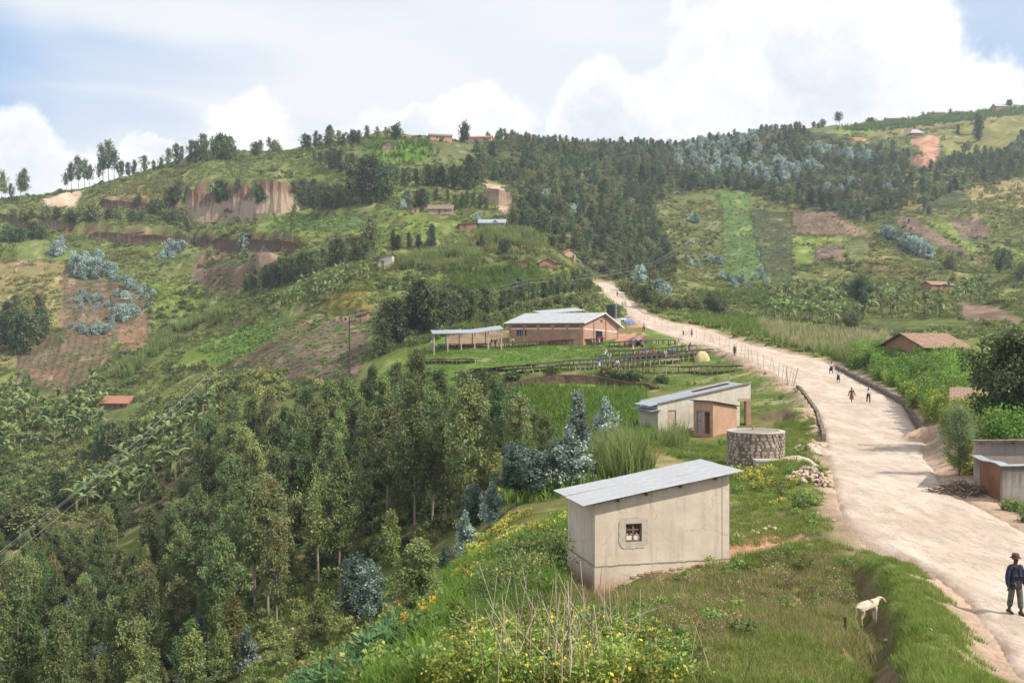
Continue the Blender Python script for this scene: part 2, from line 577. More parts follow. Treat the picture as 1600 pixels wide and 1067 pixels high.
# ------------------------------------------------------------------ ground cover map
GRASS = (0.125, 0.155, 0.036); LUSH = (0.115, 0.205, 0.028); OLIVE = (0.125, 0.152, 0.046); SCRUB = (0.075, 0.098, 0.034)
DRY = (0.235, 0.190, 0.085); BROWN = (0.145, 0.098, 0.068); RED = (0.300, 0.135, 0.085); PALE = (0.42, 0.31, 0.235)
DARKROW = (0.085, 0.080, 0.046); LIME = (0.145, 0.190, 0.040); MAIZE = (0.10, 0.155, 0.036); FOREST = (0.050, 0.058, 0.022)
DIRT = (0.44, 0.335, 0.255); PURPLE = (0.155, 0.105, 0.085); YEL = (0.20, 0.165, 0.035); TERRA = (0.36, 0.20, 0.13)
# polygon in photo pixels, colour, raggedness in pixels, furrow (spacing m, bearing deg, strength) or None, separate field object?
FIELDS = [
 ([(-60, 300), (600, 215), (660, 300), (760, 420), (560, 600), (300, 640), (-60, 700)], OLIVE, 6, None, 0),
 ([(-60, 720), (0, 720), (150, 700), (230, 690), (190, 800), (60, 850), (-60, 870)], SCRUB, 6, None, 0),
 ([(-60, 400), (90, 400), (110, 470), (60, 560), (-60, 600)], DRY, 9, None, 0),
 ([(150, 300), (300, 262), (282, 312), (150, 320)], DRY, 6, None, 0),
 ([(60, 312), (132, 297), (118, 326), (88, 322)], PALE, 4, None, 0),
 ([(20, 378), (72, 374), (66, 408), (28, 412)], (0.34, 0.21, 0.15), 7, None, 0),
 ([(92, 436), (222, 446), (232, 516), (170, 528), (95, 540)], BROWN, 7, None, 0),
 ([(36, 545), (90, 520), (172, 520), (178, 560), (120, 618), (24, 600)], (0.135, 0.094, 0.064), 6, (2.1, 72, 0.4), 1),
 ([(50, 575), (80, 568), (116, 575), (108, 596), (60, 594)], (0.185, 0.110, 0.076), 9, (2.1, 72, 0.4), 1),
 ([(180, 515), (225, 508), (228, 545), (190, 555)], (0.22, 0.125, 0.08), 6, None, 0),
 ([(230, 440), (300, 445), (330, 470), (300, 500), (235, 480)], LIME, 8, None, 0),
 ([(300, 400), (340, 392), (398, 400), (398, 448), (330, 458), (300, 440)], (0.115, 0.082, 0.055), 10, None, 0),
 ([(120, 384), (252, 382), (256, 402), (118, 400)], DRY, 5, None, 0),
 ([(0, 352), (120, 362), (300, 380), (300, 420), (120, 412), (0, 402)], OLIVE, 8, None, 0),
 ([(395, 330), (640, 332), (720, 350), (700, 374), (520, 376), (400, 366)], GRASS, 5, (3.5, 5, 0.2), 1),
 ([(430, 345), (520, 335), (580, 340), (560, 360), (440, 362)], (0.085, 0.125, 0.04), 5, (2.5, 5, 0.35), 1),
 ([(388, 396), (432, 392), (430, 416), (392, 420)], PURPLE, 5, None, 1),
 ([(430, 262), (560, 258), (600, 276), (520, 290), (440, 276)], GRASS, 4, None, 0),
 ([(560, 225), (665, 218), (672, 252), (590, 258)], LUSH, 4, (2.2, 80, 0.3), 1),
 ([(665, 225), (740, 225), (740, 252), (672, 252)], (0.10, 0.115, 0.045), 5, None, 1),
 ([(590, 290), (650, 292), (660, 306), (600, 306)], GRASS, 3, None, 0),
 ([(752, 286), (806, 292), (802, 312), (790, 335), (776, 330), (772, 308)], PALE, 4, None, 0),
 ([(560, 416), (720, 410), (880, 425), (800, 470), (640, 480), (540, 460)], GRASS, 6, None, 0),
 ([(700, 424), (830, 418), (830, 450), (720, 450)], MAIZE, 4, (1.4, 12, 0.3), 1),
 ([(520, 460), (578, 452), (580, 476), (510, 480)], YEL, 6, None, 0),
 ([(412, 580), (452, 540), (512, 496), (577, 490), (575, 540), (562, 588), (440, 594)], (0.150, 0.106, 0.080), 3, (2.2, -22, 0.35), 1),
 ([(322, 570), (440, 502), (506, 492), (448, 540), (410, 582)], (0.16, 0.115, 0.07), 8, (2.6, -40, 0.3), 1),
 ([(290, 545), (400, 508), (420, 520), (350, 570), (280, 576)], LIME, 7, (1.8, -28, 0.4), 1),
 ([(400, 470), (470, 455), (520, 470), (480, 494), (420, 500)], MAIZE, 6, None, 0),
 ([(430, 590), (560, 592), (560, 610), (420, 630)], SCRUB, 6, None, 0),
 # lush grass below the drying ground, and round the warehouse
 ([(620, 560), (720, 600), (1000, 598), (1010, 660), (930, 760), (820, 790), (560, 720), (540, 630)], LUSH, 5, None, 0),
 ([(640, 500), (800, 520), (1120, 520), (1160, 590), (1000, 602), (720, 606), (640, 560)], (0.085, 0.140, 0.026), 4, None, 0),
 ([(870, 595), (1100, 560), (1230, 600), (1250, 660), (1180, 650), (1010, 610)], (0.10, 0.130, 0.032), 5, None, 0),
 ([(960, 520), (1010, 522), (1010, 532), (965, 536)], TERRA, 3, None, 0),
 ([(975, 540), (1010, 532), (1025, 540), (985, 546)], BROWN, 3, None, 0),
 ([(700, 525), (790, 515), (800, 540), (690, 545)], (0.2, 0.14, 0.09), 4, None, 0),
 ([(1105, 530), (1160, 545), (1240, 575), (1230, 590), (1140, 560)], (0.22, 0.16, 0.11), 4, None, 0),
 # near ridge
 ([(960, 690), (1140, 690), (1140, 740), (960, 760)], (0.17, 0.155, 0.06), 8, None, 0),
 ([(690, 880), (800, 800), (890, 800), (900, 900), (760, 930)], (0.135, 0.150, 0.035), 8, None, 0),
 ([(1135, 862), (1200, 845), (1262, 835), (1270, 846), (1210, 868), (1140, 878)], TERRA, 5, None, 0),
 ([(1140, 820), (1250, 800), (1330, 800), (1330, 850), (1250, 840)], (0.17, 0.15, 0.06), 12, None, 0),
 ([(1220, 708), (1290, 706), (1300, 722), (1235, 722)], (0.36, 0.28, 0.21), 5, None, 0),
 ([(1000, 900), (1310, 860), (1350, 1000), (1290, 1080), (1050, 1080)], (0.185, 0.150, 0.068), 14, None, 0),
 ([(1050, 960), (1200, 930), (1330, 980), (1300, 1075), (1080, 1075)], (0.22, 0.165, 0.085), 20, None, 0),
 ([(1325, 855), (1440, 890), (1600, 1040), (1600, 1080), (1390, 1080)], (0.115, 0.165, 0.030), 6, None, 0),
 ([(420, 930), (520, 930), (560, 1000), (430, 1060)], (0.115, 0.105, 0.05), 18, None, 0),
 ([(100, 815), (345, 640), (360, 700), (290, 790), (140, 850)], (0.13, 0.105, 0.055), 10, None, 0),
 ([(545, 950), (620, 945), (600, 1010), (540, 1010)], (0.26, 0.125, 0.085), 8, None, 0),
 ([(420, 890), (500, 880), (500, 930), (420, 940)], (0.17, 0.12, 0.085), 8, None, 0),
 # beside the road, right
 ([(1395, 690), (1480, 670), (1530, 740), (1560, 790), (1560, 830), (1470, 770), (1400, 720)], (0.37, 0.275, 0.20), 6, None, 0),
 ([(1480, 770), (1600, 800), (1640, 880), (1600, 860), (1530, 810)], (0.37, 0.265, 0.19), 6, None, 0),
 ([(1440, 735), (1520, 730), (1530, 775), (1480, 772)], (0.22, 0.15, 0.11), 5, None, 0),
 # right-hand hill
 ([(930, 440), (1130, 300), (1330, 330), (1620, 320), (1620, 520), (1000, 500)], (0.120, 0.128, 0.038), 5, None, 0),
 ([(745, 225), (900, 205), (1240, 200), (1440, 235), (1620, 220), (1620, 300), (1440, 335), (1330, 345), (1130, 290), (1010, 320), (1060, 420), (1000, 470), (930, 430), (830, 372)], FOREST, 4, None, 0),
 ([(1010, 322), (1122, 312), (1124, 360), (1126, 440), (1060, 444), (1030, 380)], (0.125, 0.130, 0.045), 4, None, 0),
 ([(1124, 298), (1170, 300), (1172, 332), (1180, 336), (1186, 372), (1196, 442), (1130, 446), (1127, 360)], (0.090, 0.138, 0.040), 2, (2.2, 3, 0.3), 1),
 ([(1172, 330), (1236, 330), (1240, 380), (1238, 440), (1196, 442), (1182, 370)], DARKROW, 2, (2.8, 2, 0.75), 1),
 ([(1236, 330), (1292, 330), (1345, 366), (1300, 372), (1240, 366)], (0.165, 0.105, 0.078), 3, (2.4, 40, 0.3), 1),
 ([(1290, 330), (1310, 335), (1362, 370), (1340, 372)], (0.21, 0.14, 0.095), 3, None, 1),
 ([(1242, 370), (1316, 374), (1316, 384), (1242, 382)], LIME, 2, None, 1),
 ([(1243, 385), (1269, 384), (1271, 412), (1240, 414)], LIME, 2, None, 1),
 ([(1271, 385), (1314, 384), (1318, 409), (1273, 410)], PURPLE, 2, (1.8, 4, 0.25), 1),
 ([(1316, 366), (1360, 372), (1375, 405), (1325, 412)], (0.11, 0.12, 0.04), 4, (2.6, 6, 0.6), 1),
 ([(1360, 380), (1400, 400), (1460, 440), (1400, 440), (1350, 420)], (0.18, 0.15, 0.06), 8, None, 0),
 ([(1398, 340), (1424, 340), (1512, 396), (1500, 408), (1484, 398)], (0.17, 0.11, 0.085), 3, None, 1),
 ([(1392, 345), (1400, 344), (1480, 390), (1470, 398)], (0.09, 0.12, 0.045), 3, None, 1),
 ([(1450, 345), (1482, 345), (1515, 378), (1530, 396), (1516, 398)], LIME, 2, None, 1),
 ([(1482, 344), (1528, 342), (1545, 372), (1506, 374)], PURPLE, 2, (2.0, 4, 0.3), 1),
 ([(1130, 446), (1250, 452), (1260, 468), (1130, 470)], MAIZE, 4, None, 0),
 ([(1420, 214), (1466, 210), (1470, 240), (1452, 262), (1436, 240)], TERRA, 4, None, 0),
 ([(1322, 214), (1350, 216), (1358, 224), (1336, 224)], TERRA, 3, None, 0),
 ([(1468, 205), (1600, 182), (1620, 200), (1560, 240), (1480, 245)], (0.165, 0.165, 0.05), 3, None, 1),
 ([(1290, 203), (1370, 192), (1620, 160), (1620, 178), (1370, 208), (1300, 210)], LIME, 2, None, 1),
 ([(1360, 208), (1450, 198), (1620, 178), (1620, 182), (1450, 203), (1365, 212)], (0.22, 0.13, 0.085), 1.5, None, 0),
 ([(1425, 270), (1440, 300), (1438, 330), (1400, 320), (1390, 280)], YEL, 8, None, 0),
 ([(1500, 290), (1620, 270), (1620, 330), (1520, 320)], DRY, 9, None, 0),
 ([(895, 250), (928, 262), (925, 275), (905, 272)], DRY, 5, None, 0),
 ([(1540, 390), (1620, 380), (1620, 420), (1540, 430)], GRASS, 5, None, 0),
 ([(1495, 470), (1560, 480), (1600, 500), (1590, 510), (1500, 500)], (0.165, 0.115, 0.08), 4, None, 1),
 ([(1340, 495), (1500, 500), (1540, 520), (1370, 520)], (0.10, 0.125, 0.035), 4, (2.0, 4, 0.4), 1),
]


def ground_colours():
    x, y, z = GX, GY, GZ
    v = CV - z / y * F
    u = GU
    n1 = fbm(x / 9, y / 9, 21, 4); n2 = fbm(x / 30, y / 30, 22, 3); n3 = fbm(x / 2.2, y / 2.2, 23, 3)
    col = np.zeros(x.shape + (3,))
    a = sstep(n1 + 0.5 * n3, -0.25, 0.35)[..., None]
    col[:] = np.array(GRASS) * (1 - a) + np.array((0.165, 0.150, 0.058)) * a
    fld = np.zeros(x.shape, int); ph = np.zeros(x.shape); fs = np.zeros(x.shape)
    far = sstep(y, 180, 260)[..., None]
    col = col * (1 - far) + far * (np.array(OLIVE) * (1 - 0.6 * a) + np.array(SCRUB) * 0.6 * a)
    ju, jv = fbm(x / 6, y / 6, 41, 3), fbm(x / 6, y / 6, 42, 3)
    ju2, jv2 = fbm(x / 25, y / 25, 43, 3), fbm(x / 25, y / 25, 44, 3)
    for poly, c, rag, fur, sep in FIELDS:
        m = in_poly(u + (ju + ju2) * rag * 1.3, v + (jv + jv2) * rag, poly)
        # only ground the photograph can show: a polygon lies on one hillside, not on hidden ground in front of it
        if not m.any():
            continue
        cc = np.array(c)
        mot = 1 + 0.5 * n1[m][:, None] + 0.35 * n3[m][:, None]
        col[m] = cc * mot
        fld[m] = sep
        if fur:
            sp, ang, st = fur
            ph[m] = (x[m] * math.sin(R(ang)) + y[m] * math.cos(R(ang))) * 2 * math.pi / sp
            fs[m] = st
        else:
            fs[m] = 0
    FACE['tilled'] = (fld == 1).astype(float)
    for poly, c, rag, fur, sep in FIELDS:
        if c[0] > c[1] * 1.25 and not sep and max(p[1] for p in poly) < 620:
            FACE['tilled'] = np.maximum(FACE['tilled'], in_poly(u, v, poly) * 0.6)
    def over(key, c, k=1.0):
        f = np.clip(FACE[key] * k + n3 * 0.5 * (FACE[key] > 0.05), 0, 1)[..., None]
        col[:] = col * (1 - f) + np.array(c) * f * (1 + 0.5 * n3[..., None])
    over('bank', (0.115, 0.075, 0.055), 0.95)
    strat = (0.5 + 0.5 * np.sin(z * 1.1 + 2 * n1))[..., None]
    q = np.clip(FACE['quarry'] * 1.3, 0, 1)[..., None]
    vert = fbm(x / 1.7, z * 0.03, 51, 3)[..., None]
    tb = sstep(QSD[0] + vert[..., 0] * 1.6, -0.1, 0.75)[..., None]
    col[:] = col * (1 - q) + q * (np.array((0.40, 0.295, 0.215)) * (1 - tb) + np.array((0.17, 0.09, 0.06)) * tb) * (1 + 1.1 * vert)
    over('cut', (0.125, 0.066, 0.050), 1.2)
    over('pale', PALE, 0.9)
    over('slip', (0.16, 0.10, 0.075), 0.9)
    over('red', (0.34, 0.165, 0.11), 0.8)
    over('scrub', (0.14, 0.10, 0.055), 0.7)
    over('track', (0.17, 0.095, 0.07), 1.0)
    over('earth', (0.26, 0.18, 0.125), 0.7)
    over('gully', (0.17, 0.115, 0.08), 0.75)
    rs = np.clip(FACE['roadside'] * 1.25 + n3 * 0.9 - 0.18, 0, 1)[..., None]
    col[:] = col * (1 - rs) + rs * np.array((0.40, 0.29, 0.215)) * (1 + 0.3 * n3[..., None])
    return np.clip(col, 0.01, 0.8), fld, ph, fs, v


# ------------------------------------------------------------------ mesh helpers
def mk_mesh(name, V, quads=None, tris=None, faces=None, colors=None, fl=None, smooth=False):
    me = bpy.data.meshes.new(name)
    V = np.asarray(V, np.float32).reshape(-1, 3)
    me.vertices.add(len(V))
    me.vertices.foreach_set('co', V.ravel())
    if faces is not None:
        loops = np.concatenate([np.asarray(f, np.int32) for f in faces]) if len(faces) else np.zeros(0, np.int32)
        tot = np.array([len(f) for f in faces], np.int32)
    else:
        ls, ts = [], []
        if quads is not None and len(quads):
            ls.append(np.asarray(quads, np.int32).ravel()); ts.append(np.full(len(quads), 4, np.int32))
        if tris is not None and len(tris):
            ls.append(np.asarray(tris, np.int32).ravel()); ts.append(np.full(len(tris), 3, np.int32))
        loops = np.concatenate(ls) if ls else np.zeros(0, np.int32)
        tot = np.concatenate(ts) if ts else np.zeros(0, np.int32)
    if len(loops):
        me.loops.add(len(loops))
        me.loops.foreach_set('vertex_index', loops)
        me.polygons.add(len(tot))
        st = np.concatenate([[0], np.cumsum(tot)[:-1]]).astype(np.int32)
        me.polygons.foreach_set('loop_start', st)
        me.polygons.foreach_set('loop_total', tot)
        me.polygons.foreach_set('use_smooth', np.full(len(tot), smooth))
    if colors is not None:
        at_ = me.attributes.new('tint', 'FLOAT_COLOR', 'POINT')
        c = np.ones((len(V), 4), np.float32); c[:, :3] = colors
        at_.data.foreach_set('color', c.ravel())
    for k, arr in (fl or {}).items():
        a_ = me.attributes.new(k, 'FLOAT', 'POINT')
        a_.data.foreach_set('value', np.asarray(arr, np.float32).ravel())
    me.update(calc_edges=True)
    return me


def tag(o, label=None, cat=None, group=None, kind=None):
    if label: o['label'] = label
    if cat: o['category'] = cat
    if group: o['group'] = group
    if kind: o['kind'] = kind
    return o


def link(o, parent=None):
    COL.objects.link(o)
    if parent is not None:
        o.parent = parent
    return o


def empty(name, loc=(0, 0, 0), rz=0.0):
    o = bpy.data.objects.new(name, None)
    o.empty_display_size = 0.2
    o.location = loc
    o.rotation_euler = (0, 0, rz)
    return link(o)


class MB:
    """collects boxes, bars, prisms; builds ONE mesh object"""
    def __init__(self):
        self.v, self.f, self.m = [], [], []

    def add(self, vs, fs, mat=0):
        o = len(self.v)
        self.v += [tuple(p) for p in vs]
        self.f += [tuple(i + o for i in f) for f in fs]
        self.m += [mat] * len(fs)

    def hexa(self, p, mat=0):
        """8 corners: bottom four counter-clockwise, then top four"""
        self.add(p, [(3, 2, 1, 0), (4, 5, 6, 7), (0, 1, 5, 4), (1, 2, 6, 5), (2, 3, 7, 6), (3, 0, 4, 7)], mat)

    def box(self, x0, x1, y0, y1, z0, z1, mat=0):
        self.hexa([(x0, y0, z0), (x1, y0, z0), (x1, y1, z0), (x0, y1, z0), (x0, y0, z1), (x1, y0, z1), (x1, y1, z1), (x0, y1, z1)], mat)

    def bar(self, a, b, w, h=None, mat=0, up=(0, 0, 1)):
        a, b = Vector(a), Vector(b)
        h = h or w
        d = (b - a).normalized()
        u = Vector(up)
        if abs(d.dot(u)) > 0.95: u = Vector((1, 0, 0))
        s = d.cross(u).normalized() * w / 2
        t = s.cross(d).normalized() * h / 2
        self.hexa([a - s - t, a + s - t, b + s - t, b - s - t, a - s + t, a + s + t, b + s + t, b - s + t], mat)

    def tube(self, pts, rad, n=6, mat=0, cap=True):
        pts = [Vector(p) for p in pts]
        if not isinstance(rad, (list, tuple)): rad = [rad] * len(pts)
        o = len(self.v)
        prev = None
        for i, p in enumerate(pts):
            d = (pts[min(i + 1, len(pts) - 1)] - pts[max(i - 1, 0)]).normalized()
            if prev is None:
                a = d.cross(Vector((0, 0, 1)))
                if a.length < 0.1: a = d.cross(Vector((1, 0, 0)))
            else:
                a = prev - d * prev.dot(d)
            a.normalize(); prev = a
            b = d.cross(a)
            for k in range(n):
                an = 2 * math.pi * k / n
                self.v.append(tuple(p + (a * math.cos(an) + b * math.sin(an)) * rad[i]))
        for i in range(len(pts) - 1):
            for k in range(n):
                k2 = (k + 1) % n
                self.f.append((o + i * n + k, o + i * n + k2, o + (i + 1) * n + k2, o + (i + 1) * n + k)); self.m.append(mat)
        if cap:
            self.f.append(tuple(o + k for k in range(n))[::-1]); self.m.append(mat)
            e = o + (len(pts) - 1) * n
            self.f.append(tuple(e + k for k in range(n))); self.m.append(mat)

    def lathe(self, prof, n=24, mat=0, cx=0, cy=0):
        o = len(self.v)
        for r, z in prof:
            for k in range(n):
                a = 2 * math.pi * k / n
                self.v.append((cx + r * math.cos(a), cy + r * math.sin(a), z))
        for i in range(len(prof) - 1):
            for k in range(n):
                k2 = (k + 1) % n
                self.f.append((o + i * n + k, o + i * n + k2, o + (i + 1) * n + k2, o + (i + 1) * n + k)); self.m.append(mat)
        self.f.append(tuple(o + k for k in range(n))[::-1]); self.m.append(mat)
        e = o + (len(prof) - 1) * n
        self.f.append(tuple(e + k for k in range(n))); self.m.append(mat)

    def mesh(self, name, mats, smooth=False):
        me = bpy.data.meshes.new(name)
        me.from_pydata(self.v, [], self.f)
        for mt in (mats if isinstance(mats, (list, tuple)) else [mats]):
            me.materials.append(mt)
        me.polygons.foreach_set('material_index', np.array(self.m, np.int32))
        if smooth:
            me.polygons.foreach_set('use_smooth', np.ones(len(self.f), bool))
        me.update()
        return me

    def build(self, name, mats, parent=None, smooth=False):
        o = bpy.data.objects.new(name, self.mesh(name, mats, smooth))
        return link(o, parent)


# ------------------------------------------------------------------ materials
def material(name, build, rough=0.85, spec=0.2):
    m = bpy.data.materials.new(name)
    m.use_nodes = True
    t = NT(m.node_tree)
    b = t.n['Principled BSDF']
    b.inputs['Roughness'].default_value = rough
    b.inputs['Specular IOR Level'].default_value = spec
    build(t, b)
    return m


def bump(t, b, h, strength=0.4, dist=0.05):
    nd = t.new('ShaderNodeBump')
    nd.inputs['Strength'].default_value = strength
    nd.inputs['Distance'].default_value = dist
    t.put(nd.inputs['Height'], h)
    t.l.new(nd.outputs[0], b.inputs['Normal'])


def objco(t):
    return t.new('ShaderNodeTexCoord').outputs['Object']


def mat_ground():
    def f(t, b):
        c = t.attr('tint').outputs['Color']
        co = objco(t)
        n_f = t.noise(co, 6.0, 5, 0.7)
        n_m = t.noise(co, 0.9, 4, 0.65)
        n_l = t.noise(co, 0.16, 4, 0.6)
        k = t.math('ADD', t.math('MULTIPLY', n_f, 0.9), t.math('MULTIPLY', n_m, 0.9))
        k = t.math('ADD', k, t.math('MULTIPLY', n_l, 0.9))
        k = t.math('SUBTRACT', k, 0.35)
        ph = t.attr('ph').outputs['Fac']; fs = t.attr('fs').outputs['Fac']
        wob = t.math('MULTIPLY', n_m, 3.0)
        row = t.math('SINE', t.math('ADD', ph, wob))
        rowk = t.math('MULTIPLY', t.smooth(row, -0.2, 0.8), fs)
        col = t.mix(1.0, c, k, 'MULTIPLY')
        col = t.mix(rowk, col, t.mix(1.0, col, (0.42, 0.62, 0.40), 'MULTIPLY'))
        t.l.new(col, b.inputs['Base Color'])
        h = t.math('ADD', t.math('MULTIPLY', n_f, 0.4), n_m)
        h = t.math('ADD', h, t.math('MULTIPLY', rowk, 0.8))
        bump(t, b, h, 0.7, 0.35)
    return material('ground_cover', f, 0.95, 0.1)


def mat_road():
    def f(t, b):
        co = objco(t)
        stretch = t.vmath('MULTIPLY', co, (1.0, 0.35, 1.0))
        n1 = t.noise(stretch, 0.55, 6, 0.62); n2 = t.noise(co, 7.0, 5, 0.7); n3 = t.noise(stretch, 2.3, 4, 0.6)
        c = t.mix(t.smooth(n1, 0.40, 0.62), (0.435, 0.352, 0.285), (0.525, 0.445, 0.375))
        c = t.mix(t.smooth(n3, 0.60, 0.80, 0, 0.35), c, (0.36, 0.265, 0.195))
        rill = t.noise(t.vmath('MULTIPLY', co, (1.0, 0.22, 1.0)), 1.1, 7, 0.72)
        rk = t.smooth(t.math('ABSOLUTE', t.math('SUBTRACT', rill, 0.5)), 0.022, 0.0, 0, 0.30)
        c = t.mix(rk, c, (0.29, 0.195, 0.14))
        peb = t.noise(co, 22.0, 3, 0.6)
        c = t.mix(t.smooth(peb, 0.62, 0.74, 0, 0.3), c, (0.31, 0.24, 0.185))
        ed = t.attr('edge').outputs['Fac']
        ek = t.smooth(t.math('ADD', ed, t.math('MULTIPLY', t.math('SUBTRACT', n3, 0.5), 1.6)), 0.55, 0.05, 0, 0.8)
        c = t.mix(ek, c, t.mix(n2, (0.30, 0.205, 0.145), (0.40, 0.295, 0.225)))
        c = t.mix(t.smooth(n2, 0.55, 0.85, 0, 0.3), c, (0.34, 0.26, 0.20))
        t.l.new(c, b.inputs['Base Color'])
        h = t.math('ADD', t.math('MULTIPLY', n3, 1.0), t.math('MULTIPLY', n2, 0.6))
        h = t.math('SUBTRACT', h, t.math('MULTIPLY', rk, 1.2))
        bump(t, b, t.math('ADD', h, t.math('MULTIPLY', peb, 0.4)), 0.55, 0.07)
    return material('road_earth', f, 0.95, 0.1)


M = {}
M['ground'] = mat_ground()
M['road'] = mat_road()


def make_ground():
    col, fld, ph, fs, v = ground_colours()
    V = np.stack([GX, GY, GZ], -1).reshape(-1, 3)
    C = col.reshape(-1, 3)
    idx = np.arange(NL * NU).reshape(NL, NU)
    q = np.stack([idx[:-1, :-1], idx[:-1, 1:], idx[1:, 1:], idx[1:, :-1]], -1).reshape(-1, 4)
    fq = fld[:-1, :-1].reshape(-1)
    yq = GY[:-1, :-1].reshape(-1)
    uq = GU[:-1, :-1].reshape(-1)
    cls = np.where(fq == 1, 3, np.where(yq < 205, 0, np.where(uq < 900, 1, 2)))
    for c, name in ((0, 'ground'), (1, 'hillside'), (2, 'hillside'), (3, 'field')):
        sel = q[cls == c]
        used, inv = np.unique(sel.ravel(), return_inverse=True)
        me = mk_mesh(name, V[used], quads=inv.reshape(-1, 4), colors=C[used], fl={'ph': ph.ravel()[used], 'fs': fs.ravel()[used]}, smooth=True)
        me.materials.append(M['ground'])
        o = bpy.data.objects.new(name, me)
        link(o)
        o['kind'] = 'structure'
    # road surface
    ys = np.exp(np.arange(math.log(4.0), math.log(ROAD_END), 0.008))
    nx = 44
    t = np.linspace(0, 1, nx)
    xl, xr = road_l(ys), road_r(ys)
    ov = 0.5 + 0.003 * ys
    X = (xl - ov)[:, None] + (xr - xl + 2 * ov)[:, None] * t[None]
    Y = np.repeat(ys[:, None], nx, 1)
    e = np.minimum(X - (xl - ov)[:, None], (xr + ov)[:, None] - X) / ov[:, None]
    Z = road_z(Y) + road_bump(X, Y) * sstep(e, 0, 2) + 0.05 - 0.42 * (1 - sstep(e, 0.0, 1.5)) + fbm(X * 0.8, Y * 0.5, 66, 3) * 0.16 * (1 - sstep(e, 0.5, 4))
    idx = np.arange(X.size).reshape(X.shape)
    q = np.stack([idx[:-1, :-1], idx[:-1, 1:], idx[1:, 1:], idx[1:, :-1]], -1).reshape(-1, 4)
    me = mk_mesh('road', np.stack([X, Y, Z], -1).reshape(-1, 3), quads=q, smooth=True, fl={'edge': (e * ov[:, None] / 2.2).clip(0, 2).ravel()})
    me.materials.append(M['road'])
    o = bpy.data.objects.new('road', me)
    link(o); o['kind'] = 'structure'


make_ground()

# ------------------------------------------------------------------ plants: materials and forms
def mat_leaf(name, transl=0.25, rough=0.6, var=0.35, spec=0.25):
    m = bpy.data.materials.new(name)
    m.use_nodes = True
    t = NT(m.node_tree)
    b = t.n['Principled BSDF']
    b.inputs['Roughness'].default_value = rough
    b.inputs['Specular IOR Level'].default_value = spec
    c = t.attr('tint').outputs['Color']
    rnd = t.new('ShaderNodeObjectInfo').outputs['Random']
    k = t.math('ADD', t.math('MULTIPLY', rnd, var * 2), 1 - var)
    hue = t.math('ADD', t.math('MULTIPLY', t.math('FRACT', t.math('MULTIPLY', rnd, 7.31)), 0.05), 0.475)
    hs = t.new('ShaderNodeHueSaturation')
    t.put(hs.inputs['Hue'], hue); hs.inputs['Saturation'].default_value = 1.0
    t.put(hs.inputs['Value'], k)
    t.put(hs.inputs['Color'], c)
    t.l.new(hs.outputs[0], b.inputs['Base Color'])
    tr = t.new('ShaderNodeBsdfTranslucent')
    t.l.new(hs.outputs[0], tr.inputs['Color'])
    mx = t.new('ShaderNodeMixShader')
    mx.inputs[0].default_value = transl
    t.l.new(b.outputs[0], mx.inputs[1]); t.l.new(tr.outputs[0], mx.inputs[2])
    t.l.new(mx.outputs[0], t.n['Material Output'].inputs['Surface'])
    return m


def mat_bark(name, c1, c2, scale=3.0):
    def f(t, b):
        co = t.vmath('MULTIPLY', objco(t), (1, 1, 0.25))
        n = t.noise(co, scale, 4, 0.65)
        t.l.new(t.mix(t.smooth(n, 0.35, 0.65), c1, c2), b.inputs['Base Color'])
        bump(t, b, n, 0.5, 0.05)
    return material(name, f, 0.9, 0.1)


M['leaf'] = mat_leaf('leaf', 0.3, var=0.4)
M['grassblade'] = mat_leaf('grass_blade', 0.45, 0.7, 0.22, 0.1)
M['bark_pale'] = mat_bark('bark_pale', (0.19, 0.145, 0.115), (0.36, 0.30, 0.25))
M['bark_dark'] = mat_bark('bark_dark', (0.07, 0.05, 0.038), (0.15, 0.115, 0.09))
M['stem_banana'] = mat_bark('banana_stem', (0.10, 0.10, 0.04), (0.20, 0.17, 0.09))


def unit(a):
    return a / (np.linalg.norm(a, axis=-1, keepdims=True) + 1e-9)


LEAFK = 1.95


def leaf_cloud(r, cen, rad, per, ln, wd, droop, cols, ccol=None, out=0.6, flat=1.0):
    """diamond leaves gathered in clumps round the centres"""
    N = len(cen)
    idx = np.repeat(np.arange(N), per)
    g = unit(r.normal(size=(len(idx), 3))) * (r.random(len(idx)) ** 0.45)[:, None]
    g[:, 2] *= flat
    p = cen[idx] + g * rad[idx][:, None]
    d = unit(r.normal(size=p.shape) * 0.8 + g * out + np.array([0, 0, -1.0]) * droop)
    s = unit(np.cross(d, r.normal(size=p.shape)))
    L = (ln * r.uniform(0.6, 1.3, len(p)))[:, None]; Wd = (wd * r.uniform(0.6, 1.3, len(p)))[:, None]
    V = np.stack([p, p + d * L * 0.45 + s * Wd * 0.5, p + d * L, p + d * L * 0.45 - s * Wd * 0.5], 1).reshape(-1, 3)
    cols = np.asarray(cols, float)
    if ccol is None:
        ccol = r.integers(0, len(cols), N)
    mixi = np.where(r.random(len(p)) < 0.25, r.integers(0, len(cols), len(p)), ccol[idx])
    C = cols[mixi] * LEAFK * r.uniform(0.72, 1.3, len(p))[:, None]
    return V, np.repeat(C, 4, 0)


def quads_of(V):
    return np.arange(len(V)).reshape(-1, 4)


def cloud_mesh(name, V, C, mat='leaf'):
    me = mk_mesh(name, V, quads=quads_of(V), colors=np.clip(C, 0, 1))
    me.materials.append(M[mat])
    return me


